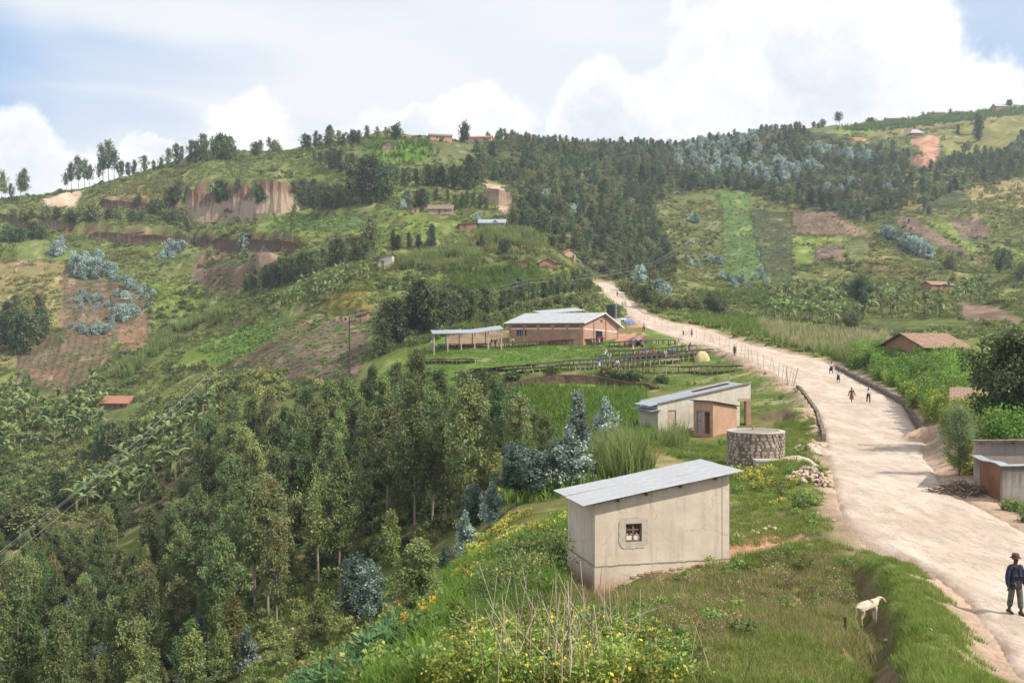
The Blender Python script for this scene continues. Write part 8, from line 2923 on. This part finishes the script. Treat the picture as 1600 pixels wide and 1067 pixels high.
def skin_mesh(name, verts, edges, radii, sub=1):
    """one closed surface grown round a skeleton"""
    me = bpy.data.meshes.new('skeleton')
    me.from_pydata([tuple(v) for v in verts], edges, [])
    o = bpy.data.objects.new('skeleton', me); COL.objects.link(o)
    md = o.modifiers.new('skin', 'SKIN'); md.use_smooth_shade = True; md.branch_smoothing = 0.3
    for i, r in enumerate(radii):
        s = me.skin_vertices[0].data[i]
        s.radius = (r, r) if not isinstance(r, tuple) else r
        s.use_root = (i == 0)
    if sub:
        ss = o.modifiers.new('sub', 'SUBSURF'); ss.levels = sub; ss.render_levels = sub
    bpy.context.view_layer.update()
    dg = bpy.context.evaluated_depsgraph_get()
    out = bpy.data.meshes.new_from_object(o.evaluated_get(dg))
    out.name = name
    bpy.data.objects.remove(o); bpy.data.meshes.remove(me)
    return out


def rot(p, c, ax, a):
    return Matrix.Rotation(a, 3, ax) @ (Vector(p) - Vector(c)) + Vector(c)


def skeleton(walk=0.0, bend=0.0, arms=(0.1, -0.1), elbow=(0.15, 0.15), spread=0.12, head=0.0):
    """joints of a 1.72 m figure facing -Y; returns dict of points"""
    J = dict(pelvis=(0, 0, 0.94), belly=(0, 0, 1.08), chest=(0, 0.01, 1.28), neckb=(0, 0.015, 1.43), neck=(0, 0, 1.50), jaw=(0, -0.02, 1.575), skull=(0, -0.005, 1.645), top=(0, 0.005, 1.70))
    up = list(J)
    for s, n in ((-1, 'r'), (1, 'l')):
        J['sh' + n] = (s * 0.175, 0.01, 1.39)
        a = arms[0 if s < 0 else 1]; e = elbow[0 if s < 0 else 1]
        el = Vector((s * (0.20 + spread * 0.35), 0, 1.39)) + Vector((0, -math.sin(a) * 0.29, -math.cos(a) * 0.29)); el.x += s * spread * 0.25
        wr = el + Vector((s * 0.01, -math.sin(a + e) * 0.255, -math.cos(a + e) * 0.255))
        hd = wr + Vector((0, -math.sin(a + e + 0.1) * 0.09, -math.cos(a + e + 0.1) * 0.09))
        J['el' + n], J['wr' + n], J['hd' + n] = el, wr, hd
        up += ['sh' + n, 'el' + n, 'wr' + n, 'hd' + n]
        w = walk * s
        hip = Vector((s * 0.09, 0, 0.90)); J['hip' + n] = hip
        kn = hip + Vector((s * 0.01, -math.sin(w) * 0.42, -math.cos(w) * 0.42)); back = max(0, -w) * 0.9
        an = kn + Vector((0, math.sin(back - w * 0.6) * 0.40, -math.cos(back - w * 0.6) * 0.40))
        J['kn' + n], J['an' + n] = kn, an
        J['he' + n] = an + Vector((0, 0.03, -0.045)); J['to' + n] = an + Vector((s * 0.02, -0.16, -0.055))
    if bend:
        for k in up:
            if k != 'pelvis': J[k] = rot(J[k], J['pelvis'], 'X', bend)
    low = min(Vector(J['he' + n]).z for n in 'lr') - 0.035
    return {k: Vector(v) - Vector((0, 0, low)) for k, v in J.items()}


BR = dict(pelvis=(0.135, 0.10), belly=(0.125, 0.095), chest=(0.15, 0.105), neckb=(0.075, 0.07), neck=0.052, jaw=(0.062, 0.075), skull=(0.078, 0.095), top=(0.05, 0.06))
for n in 'lr':
    BR.update({'sh' + n: 0.062, 'el' + n: 0.042, 'wr' + n: 0.03, 'hd' + n: (0.022, 0.04), 'hip' + n: 0.088, 'kn' + n: 0.058, 'an' + n: 0.04, 'he' + n: 0.036, 'to' + n: (0.036, 0.024)})
SPINE = ['pelvis', 'belly', 'chest', 'neckb', 'neck', 'jaw', 'skull', 'top']


def chain_mesh(name, J, chains, grow, radii, sub=1, extra=None):
    names, idx, E = [], {}, []
    V, Rr = [], []
    for ch in chains:
        for a in ch:
            if a not in idx:
                idx[a] = len(V); V.append(J[a]); r = radii[a]
                g = grow.get(a, grow.get('*', 0))
                Rr.append(tuple(x + g for x in r) if isinstance(r, tuple) else r + g)
        for a, b in zip(ch[:-1], ch[1:]):
            e = (idx[a], idx[b])
            if e not in E and (e[1], e[0]) not in E: E.append(e)
    return skin_mesh(name, V, E, Rr, sub)


ARMS = [['chest', 'sh' + n, 'el' + n, 'wr' + n, 'hd' + n] for n in 'lr']
LEGS = [['pelvis', 'hip' + n, 'kn' + n, 'an' + n, 'he' + n] for n in 'lr'] + [['an' + n, 'to' + n] for n in 'lr']


def skirt_mesh(J, hem=0.40):
    m = MB()
    p = J['pelvis']
    n = 18
    vs, fs = [], []
    zs = [p.z + 0.12, p.z, p.z - 0.2, hem]
    kx = (J['knl'] + J['knr']) / 2
    for i, z in enumerate(zs):
        f = i / 3
        c = p.lerp(Vector((kx.x, kx.y, z)), max(0, (p.z - z) / (p.z - hem + 1e-6)))
        for j in range(n):
            a = 2 * math.pi * j / n
            fold = 1 + 0.05 * math.sin(a * 6) * f
            vs.append((c.x + (0.16 + 0.07 * f) * fold * math.cos(a), c.y + (0.125 + 0.09 * f) * fold * math.sin(a), z))
    for i in range(3):
        for j in range(n):
            j2 = (j + 1) % n
            fs.append((i * n + j, i * n + j2, (i + 1) * n + j2, (i + 1) * n + j))
    m.add(vs, fs)
    me = m.mesh('skirt', M['dark'], True)
    return me


POSES = {}


def pose(key, **k):
    J = skeleton(**k)
    body = chain_mesh('person', J, [SPINE] + ARMS + LEGS, {}, BR)
    body.materials.clear(); body.materials.append(M['skin'])
    top = chain_mesh('shirt', J, [['pelvis', 'belly', 'chest', 'neckb']] + [a[:-1] for a in ARMS], {'*': 0.018, 'neckb': -0.004}, BR)
    trs = chain_mesh('trousers', J, [['belly', 'pelvis']] + [l[:-1] for l in LEGS[:2]], {'*': 0.022, 'belly': -0.005, 'anl': 0.03, 'anr': 0.03}, BR)
    skt = skirt_mesh(J)
    hair = MB()
    c = J['skull'] + (J['top'] - J['skull']) * 0.35 + Vector((0, 0.014, 0.0))
    n = 12
    vs, fs = [], []
    for i in range(5):
        t = i / 4 * math.pi * 0.52
        for j in range(n):
            a = 2 * math.pi * j / n
            vs.append((c.x + 0.087 * math.sin(t + 0.02) * math.cos(a), c.y + 0.104 * math.sin(t + 0.02) * math.sin(a), c.z + 0.085 * math.cos(t)))
    for i in range(4):
        for j in range(n):
            j2 = (j + 1) % n
            fs.append((i * n + j, (i + 1) * n + j, (i + 1) * n + j2, i * n + j2))
    hair.add(vs, fs)
    POSES[key] = (body, top, trs, skt, hair.mesh('hair', M['tank_black'], True), J)
    for me in (top, trs): me.materials.clear(); me.materials.append(M['dark'])


pose('stand')
pose('walk', walk=0.32, arms=(0.25, -0.25), elbow=(0.25, 0.15))
pose('walk2', walk=-0.35, arms=(-0.3, 0.3), elbow=(0.2, 0.3))
pose('bend', bend=0.75, arms=(0.9, 0.7), elbow=(0.3, 0.5))
pose('reach', bend=0.2, arms=(0.7, 0.8), elbow=(0.6, 0.4))
pose('armsup', walk=0.15, arms=(0.3, 0.5), elbow=(1.6, 1.5))


def person(u, v, p, face, label, top, low, skirt=False, h=1.65, hat=None, hair=True, group=None, bag=None, Y=None):
    x, y, z = pix(u, v)
    body, tp, trs, skt, hr, J = POSES[p]
    o = bpy.data.objects.new('person', body); link(o)
    if (x > float(road_l(y)) - 0.3) and (x < float(road_r(y)) + 0.3) and y < ROAD_END:
        z = float(road_z(y)) + float(road_bump(np.array([x]), np.array([y]))[0]) + 0.06
    o.location = (x, y, z); o.rotation_euler = (0, 0, R(face)); s = h / 1.72; o.scale = (s, s, s)
    tag(o, label, 'person', group)
    def dress(name, me, mat):
        c = bpy.data.objects.new(name, me); link(c, o)
        c.material_slots[0].link = 'OBJECT'; c.material_slots[0].material = mat
    dress('shirt', tp, cloth(top))
    if skirt: dress('skirt', skt, cloth(low))
    else: dress('trousers', trs, cloth(low))
    if hat: dress('headscarf', hr, cloth(hat))
    elif hair: dress('hair', hr, M['tank_black'])
    if bag:
        m = MB(); c = J['hdr']; m.box(c.x - 0.08, c.x + 0.08, c.y - 0.16, c.y + 0.16, c.z - 0.36, c.z - 0.04); m.build('bag', cloth(bag), o)
    return o


NAVY = (0.03, 0.034, 0.065); WHITE = (0.62, 0.60, 0.58); PINK = (0.62, 0.48, 0.52); BLACK = (0.02, 0.02, 0.022); BROWNC = (0.16, 0.085, 0.05)
person(1299, 587, 'walk', 8, 'walker in pink shirt under dark jacket carrying bags at the road edge', PINK, NAVY, True, 1.6, bag=BLACK)
person(1310, 602, 'armsup', 10, 'walker in white top and dark skirt holding folded arms on the road', (0.45, 0.45, 0.5), NAVY, True, 1.5)
person(1331, 633, 'walk2', 5, 'walker with bare shoulders in brown wrap stepping down the road', (0.07, 0.04, 0.045), BROWNC, True, 1.62, bag=None)
person(1357, 634, 'walk', -8, 'walker in white shirt and black trousers on the middle of the road', WHITE, BLACK, False, 1.66)
person(973, 482, 'walk', 0, 'distant walker in pale blue on the road beside the water tank', (0.30, 0.36, 0.55), (0.3, 0.34, 0.5), True, 1.6)
person(977, 480, 'walk2', 0, 'distant walker in white on the road beside the water tank', WHITE, (0.4, 0.4, 0.45), True, 1.6)
person(964.5, 465, 'walk', 0, 'tiny walker in red highest up on the dirt road', (0.35, 0.08, 0.07), (0.12, 0.08, 0.08), True, 1.6)
person(1006, 519, 'walk', 20, 'person in grey shirt and dark trousers walking down the grass slope', (0.30, 0.31, 0.33), (0.05, 0.06, 0.085), False, 1.75)
person(1068, 526, 'stand', -70, 'person in dark red sitting low at the fence with a pale bundle', (0.20, 0.07, 0.07), (0.12, 0.05, 0.05), True, 1.0)
person(1081, 528, 'stand', -80, 'person in brown standing inside the fence near the small shrubs', (0.22, 0.15, 0.12), (0.12, 0.09, 0.08), True, 1.65)
person(1148, 556, 'stand', -60, 'person in brown top standing by the fence right of the yellow heap', (0.18, 0.11, 0.08), (0.10, 0.07, 0.06), True, 1.65)
person(1060, 545, 'stand', 10, 'woman in white wrap between the upper tables', (0.30, 0.25, 0.22), (0.5, 0.45, 0.4), True, 1.6)
W_ = [(916, 538, 'stand', 20, 'person in blue wrap by the warehouse gable corner', (0.10, 0.14, 0.42), (0.12, 0.14, 0.36)), (936, 539, 'stand', 0, 'person in red top before the warehouse door', (0.42, 0.05, 0.06), (0.30, 0.25, 0.22)), (941, 537, 'stand', 30, 'second person in red before the warehouse door', (0.38, 0.05, 0.06), (0.05, 0.05, 0.07)),
      (945, 558, 'bend', 60, 'worker in white bending at the left end of the upper tables', (0.55, 0.52, 0.47), (0.45, 0.40, 0.36)), (989, 550, 'reach', 30, 'worker in red and white at the upper table', (0.45, 0.10, 0.09), (0.45, 0.38, 0.34)), (1005, 558, 'bend', 90, 'worker in blue and pink bending over the middle table', (0.10, 0.16, 0.55), (0.30, 0.10, 0.22)),
      (1021, 556, 'bend', -40, 'worker in orange bending over the middle table', (0.60, 0.16, 0.04), (0.25, 0.12, 0.06)), (1040, 562, 'stand', 20, 'worker in pale top by the short empty frame', (0.42, 0.36, 0.34), (0.32, 0.18, 0.14)), (1048, 557, 'bend', 120, 'worker in bright blue bending at the middle table', (0.05, 0.16, 0.60), (0.06, 0.10, 0.35)),
      (1073, 554, 'reach', -60, 'worker in pale green at the right part of the tables', (0.35, 0.42, 0.30), (0.25, 0.28, 0.25)), (1076, 549, 'bend', 40, 'worker in dark blue leaning over the upper table', (0.05, 0.07, 0.18), (0.04, 0.05, 0.10)), (1081, 562, 'reach', 10, 'worker in red shirt left of the yellow heap', (0.50, 0.04, 0.05), (0.22, 0.24, 0.20)),
      (936, 576, 'reach', -20, 'worker in blue and white at the lower sweeping table', (0.12, 0.14, 0.45), (0.50, 0.48, 0.46)), (952, 566, 'reach', 0, 'worker in pale grey between the lower tables', (0.50, 0.48, 0.46), (0.35, 0.30, 0.30)), (965, 578, 'stand', 10, 'worker in white top and dark skirt at the end of the lowest table', (0.58, 0.55, 0.54), (0.20, 0.08, 0.08)), (993, 562, 'bend', 70, 'worker in dark red among the middle tables', (0.30, 0.08, 0.07), (0.12, 0.10, 0.10)),
      (767, 545, 'reach', 90, 'worker in dark clothes under the open canopy, left of the pair', (0.04, 0.045, 0.07), (0.05, 0.05, 0.08)), (774, 545, 'stand', -60, 'worker in dark blue with white cap under the open canopy', (0.05, 0.06, 0.12), (0.05, 0.055, 0.09)), (801, 541, 'stand', 0, 'person in pale shirt at the left corner of the warehouse', (0.42, 0.40, 0.38), (0.10, 0.09, 0.09))]
for u, v, p, f, lab, t_, l_ in W_:
    person(u, v, p, f, lab, t_, l_, skirt=(u not in (767, 774, 801, 1076)), h=1.62, hat=(0.55, 0.52, 0.5) if u in (774,) else None)


def main_man():
    J = skeleton(walk=0.16, arms=(0.02, -0.04), elbow=(0.12, 0.16), spread=0.10)
    # body: face with nose and ears, palms with five fingers
    V, E, Rr = [], [], []
    idx = {}
    def addv(k, p, r):
        idx[k] = len(V); V.append(Vector(p)); Rr.append(r)
    for ch in [SPINE] + [a[:-1] for a in ARMS] + LEGS:
        for a in ch:
            if a not in idx: addv(a, J[a], BR[a])
        for a, b in zip(ch[:-1], ch[1:]):
            if (idx[a], idx[b]) not in E: E.append((idx[a], idx[b]))
    for n, s in (('r', -1), ('l', 1)):
        w = J['wr' + n]; h = J['hd' + n]; d = (h - w).normalized()
        addv('palm' + n, w + d * 0.055, (0.026, 0.034)); E.append((idx['wr' + n], idx['palm' + n]))
    body = skin_mesh('person', V, E, Rr, 2)
    body.materials.clear(); body.materials.append(M['skin'])
    x, y = at(1587, 28.9), 28.9
    z = float(road_z(y)) + float(road_bump(np.array([x]), np.array([y]))[0]) + 0.06
    o = bpy.data.objects.new('person', body); link(o)
    o.location = (x, y, z); o.rotation_euler = (0, 0, R(8)); o.scale = (1.0, 1.0, 1.0)
    tag(o, 'man in dark blue jacket, worn jeans and brown felt hat walking down the road', 'person')
    for n, s in (('r', -1), ('l', 1)):
        w = J['wr' + n]; d = (J['hd' + n] - w).normalized()
        side = Vector((0, -1, 0)); side = (side - d * side.dot(d)).normalized(); inw = d.cross(side) * (1 if s < 0 else -1)
        for k, (off, L) in enumerate(((-0.027, 0.062), (-0.009, 0.074), (0.009, 0.080), (0.027, 0.072))):
            b = w + d * 0.075 + side * off
            pts = [b - d * 0.02, b + d * L * 0.45 + inw * 0.004, b + d * L * 0.75 + inw * 0.014, b + d * L * 0.95 + inw * 0.026]
            m = MB(); m.tube(pts, [0.0095, 0.009, 0.008, 0.006], 7); m.build('finger', M['skin'], o, True)
        b = w + d * 0.03 + side * 0.03
        m = MB(); m.tube([b - side * 0.015, b + side * 0.022 + d * 0.03 + inw * 0.008, b + side * 0.028 + d * 0.058 + inw * 0.012], [0.012, 0.0105, 0.008], 7); m.build('thumb', M['skin'], o, True)
    # face
    sk, jw = J['skull'], J['jaw']
    m = MB(); c = jw.lerp(sk, 0.55) + Vector((0, -0.090, 0)); m.tube([c + Vector((0, 0.01, 0.028)), c + Vector((0, -0.008, 0.0)), c + Vector((0, -0.016, -0.016)), c + Vector((0, 0.006, -0.026))], [0.008, 0.011, 0.015, 0.010], 8); m.build('nose', M['skin'], o, True)
    for s in (-1, 1):
        e = jw.lerp(sk, 0.78) + Vector((s * 0.031, -0.076, 0)); m = MB(); m.lathe([(0.001, -0.008), (0.0095, -0.003), (0.0095, 0.003), (0.001, 0.008)], 10); q = m.build('eye', M['white_cloth'], o, True); q.location = e
        m = MB(); m.lathe([(0.001, -0.004), (0.005, 0), (0.001, 0.004)], 8); q2 = m.build('pupil', M['tank_black'], q); q2.location = (0, -0.0075, 0)
        m = MB(); e = jw.lerp(sk, 0.6) + Vector((s * 0.077, 0.012, 0)); m.tube([e + Vector((0, 0, 0.028)), e + Vector((s * 0.012, 0.01, 0.015)), e + Vector((s * 0.010, 0.008, -0.012)), e + Vector((-s * 0.002, 0, -0.03))], [0.008, 0.013, 0.012, 0.007], 8); m.build('ear', M['skin'], o, True)
    m = MB(); c = jw + Vector((0, -0.068, 0.002)); m.tube([c + Vector((-0.024, 0.008, 0)), c + Vector((0, -0.004, 0.001)), c + Vector((0.024, 0.008, 0))], [0.004, 0.007, 0.004], 8); m.build('mouth', mat_plain('lip', (0.085, 0.04, 0.035)), o, True)
    # clothes
    navy = mat_plain('jacket_cloth', (0.026, 0.031, 0.060)); shirtm = mat_plain('shirt_cloth', (0.055, 0.030, 0.030)); jeans = mat_mottled('worn_jeans', (0.055, 0.064, 0.066), (0.12, 0.125, 0.115), 7)
    JJ = dict(J); JJ['hem'] = J['pelvis'] + Vector((0, 0, -0.19))
    RR = dict(BR); RR['hem'] = (0.215, 0.15); RR['pelvis'] = (0.19, 0.135); RR['belly'] = (0.155, 0.12)
    for n in 'lr': RR['sh' + n] = 0.075; RR['el' + n] = 0.058; RR['wr' + n] = 0.05
    jk = chain_mesh('jacket', JJ, [['pelvis', 'belly', 'chest', 'neckb'], ['pelvis', 'hem']] + [a[:-1] for a in ARMS], {'*': 0.012, 'neckb': -0.002}, RR, 2)
    bm = bmesh.new(); bm.from_mesh(jk)
    dele = [f for f in bm.faces if f.calc_center_median().y < -0.04 and abs(f.calc_center_median().x) < 0.025 + 0.055 * max(0, (1.40 - f.calc_center_median().z)) + (0.02 if f.calc_center_median().z > 1.3 else 0)]
    bmesh.ops.delete(bm, geom=dele, context='FACES'); bm.to_mesh(jk); bm.free()
    jk.materials.clear(); jk.materials.append(navy)
    jo = bpy.data.objects.new('jacket', jk); link(jo, o)
    sm = jo.modifiers.new('thick', 'SOLIDIFY'); sm.thickness = 0.008
    for s in (-1, 1):
        m = MB(); zb, zt = J['chest'].z - 0.06, J['neckb'].z + 0.02
        m.add([(s * 0.055, -0.128, zb), (s * 0.095, -0.122, zb + 0.16), (s * 0.075, -0.085, zt), (s * 0.045, -0.075, zt + 0.01), (s * 0.045, -0.118, zb + 0.12)], [(0, 1, 2, 3, 4)] if s > 0 else [(4, 3, 2, 1, 0)])
        l = m.build('lapel', navy, jo); k = l.modifiers.new('thick', 'SOLIDIFY'); k.thickness = 0.008
    sh = chain_mesh('shirt', JJ, [['pelvis', 'belly', 'chest', 'neckb'], ['pelvis', 'hem']], {'*': -0.004, 'hem': -0.004, 'pelvis': 0.004, 'belly': -0.006, 'neckb': 0.004}, RR, 2)
    sh.materials.clear(); sh.materials.append(shirtm); link(bpy.data.objects.new('shirt', sh), o)
    RT = dict(BR)
    for n in 'lr': RT['hip' + n] = 0.098; RT['kn' + n] = 0.088; RT['an' + n] = 0.080
    RT['pelvis'] = (0.13, 0.09)
    for n in 'lr': JJ['cuff' + n] = J['kn' + n].lerp(J['an' + n], 0.82); RT['cuff' + n] = 0.082
    tr = chain_mesh('trousers', JJ, [['pelvis', 'hip' + n, 'kn' + n, 'cuff' + n] for n in 'lr'], {'*': 0.0}, RT, 2)
    tr.materials.clear(); tr.materials.append(jeans); link(bpy.data.objects.new('trousers', tr), o)
    for n in 'lr':
        a = J['an' + n]
        m = MB(); sx = 0.05
        zt = J['he' + n].z - 0.036
        prof = [(0.07, 0.05, 0.10), (0.0, 0.052, 0.105), (-0.09, 0.053, 0.075), (-0.17, 0.042, 0.055), (-0.205, 0.02, 0.04)]
        vs, fs = [], []
        for dy, w, hh in prof:
            for j in range(8):
                t = 2 * math.pi * j / 8
                vs.append((a.x + w * math.cos(t), a.y + dy, zt + hh / 2 + hh / 2 * math.sin(t)))
        for i in range(4):
            for j in range(8):
                j2 = (j + 1) % 8; fs.append((i * 8 + j, i * 8 + j2, (i + 1) * 8 + j2, (i + 1) * 8 + j))
        fs += [tuple(range(8))[::-1], tuple(32 + j for j in range(8))]
        m.add(vs, fs); m.build('shoe', mat_plain('shoe', (0.028, 0.026, 0.032), 0.5, 0.3), o, True)
    felt = mat_plain('hat_felt', (0.115, 0.058, 0.045))
    m = MB(); t = J['top']; zb = t.z - 0.045
    m.lathe([(0.098, zb), (0.150, zb - 0.012), (0.154, zb - 0.004), (0.104, zb + 0.014), (0.100, zb + 0.05), (0.092, zb + 0.105), (0.07, zb + 0.125), (0.03, zb + 0.112)], 24, cy=0.0)
    hto = m.build('hat', felt, o, True); hto.scale = (1, 1.12, 1); hto.location = (0, -0.008, 0)
    m = MB(); m.lathe([(0.106, zb + 0.012), (0.1045, zb + 0.036)], 24); m.build('hat_band', mat_plain('band_cloth', (0.05, 0.028, 0.024)), hto, True)


def sheep():
    x, y, z = pix(1357, 988)
    # facing +x (head to the right, turned slightly away); length about one metre
    V = [(-0.36, 0, 0.60), (-0.12, 0, 0.585), (0.14, 0, 0.59), (0.33, 0, 0.62), (0.44, 0, 0.675), (0.515, -0.01, 0.715), (0.585, -0.04, 0.715), (0.67, -0.085, 0.635), (0.71, -0.105, 0.58)]
    Rr = [(0.135, 0.155), (0.155, 0.175), (0.145, 0.165), (0.115, 0.13), (0.075, 0.085), (0.072, 0.08), (0.075, 0.092), (0.055, 0.064), (0.042, 0.046)]
    E = [(i, i + 1) for i in range(8)]
    def leg(root, pts, rs):
        p = root
        for q, r in zip(pts, rs):
            V.append(q); Rr.append(r); E.append((p, len(V) - 1)); p = len(V) - 1
    for s in (-1, 1):
        leg(0, [(-0.37, s * 0.095, 0.50), (-0.32, s * 0.10, 0.40), (-0.44, s * 0.10, 0.235), (-0.42, s * 0.10, 0.06), (-0.40, s * 0.10, 0.02)], [0.085, 0.052, 0.028, 0.023, 0.027])
        o = 0.06 * s
        leg(3, [(0.30 + o, s * 0.085, 0.45), (0.30 + o, s * 0.09, 0.27), (0.31 + o, s * 0.09, 0.06), (0.325 + o, s * 0.09, 0.02)], [0.062, 0.033, 0.022, 0.026])
    V.append((-0.50, 0, 0.57)); Rr.append(0.028); E.append((0, len(V) - 1)); V.append((-0.525, 0, 0.40)); Rr.append(0.018); E.append((len(V) - 2, len(V) - 1))
    me = skin_mesh('sheep', V, E, Rr, 2)
    def wool(t, b):
        co = objco(t)
        n = t.noise(co, 3.2, 3, 0.5); n2 = t.noise(co, 22, 4, 0.7)
        sep = t.new('ShaderNodeSeparateXYZ'); t.l.new(co, sep.inputs[0])
        c = t.mix(t.smooth(n2, 0.3, 0.7), (0.50, 0.41, 0.31), (0.64, 0.55, 0.44))
        # brown saddle behind the shoulder, on the back
        d = t.math('ABSOLUTE', t.math('SUBTRACT', t.math('ADD', sep.outputs['X'], t.math('MULTIPLY', n, 0.12)), 0.17))
        k = t.math('MULTIPLY', t.smooth(d, 0.075, 0.035), t.smooth(sep.outputs['Z'], 0.60, 0.70))
        c = t.mix(k, c, (0.26, 0.11, 0.05))
        hd = t.math('MULTIPLY', t.smooth(sep.outputs['X'], 0.60, 0.66), t.smooth(sep.outputs['Z'], 0.735, 0.68))
        c = t.mix(t.math('MULTIPLY', hd, 0.55), c, (0.10, 0.06, 0.05))
        t.l.new(c, b.inputs['Base Color'])
        bump(t, b, n2, 0.6, 0.02)
    me.materials.clear(); me.materials.append(material('sheep_fleece', wool, 0.95, 0.05))
    o = bpy.data.objects.new('sheep', me); link(o)
    a = R(24); sc = 0.92
    zb = g1(x - 0.4 * math.cos(a), y - 0.4 * math.sin(a)); zf = g1(x + 0.3 * math.cos(a), y + 0.3 * math.sin(a))
    o.location = (x, y, zb + max(0.0, zf - zb) * 0.35 + 0.04); o.rotation_euler = (0, -0.05, a); o.scale = (sc * 0.86, sc * 1.22, sc)
    tag(o, 'cream sheep with brown saddle patch standing in the trench beside the verge', 'sheep')
    brown = mat_plain('ear', (0.20, 0.08, 0.05))
    for s in (-1, 1):
        m = MB(); m.tube([(0.555, -0.03 + s * 0.06, 0.76), (0.535, -0.035 + s * 0.12, 0.72), (0.54, -0.04 + s * 0.15, 0.62)], [0.018, 0.030, 0.010], 8); m.build('ear', brown, o, True)
        m = MB(); m.lathe([(0.001, -0.008), (0.009, 0), (0.001, 0.008)], 8); e = m.build('eye', M['tank_black'], o, True); e.location = (0.62, -0.06 + s * 0.066, 0.70)


main_man()
sheep()
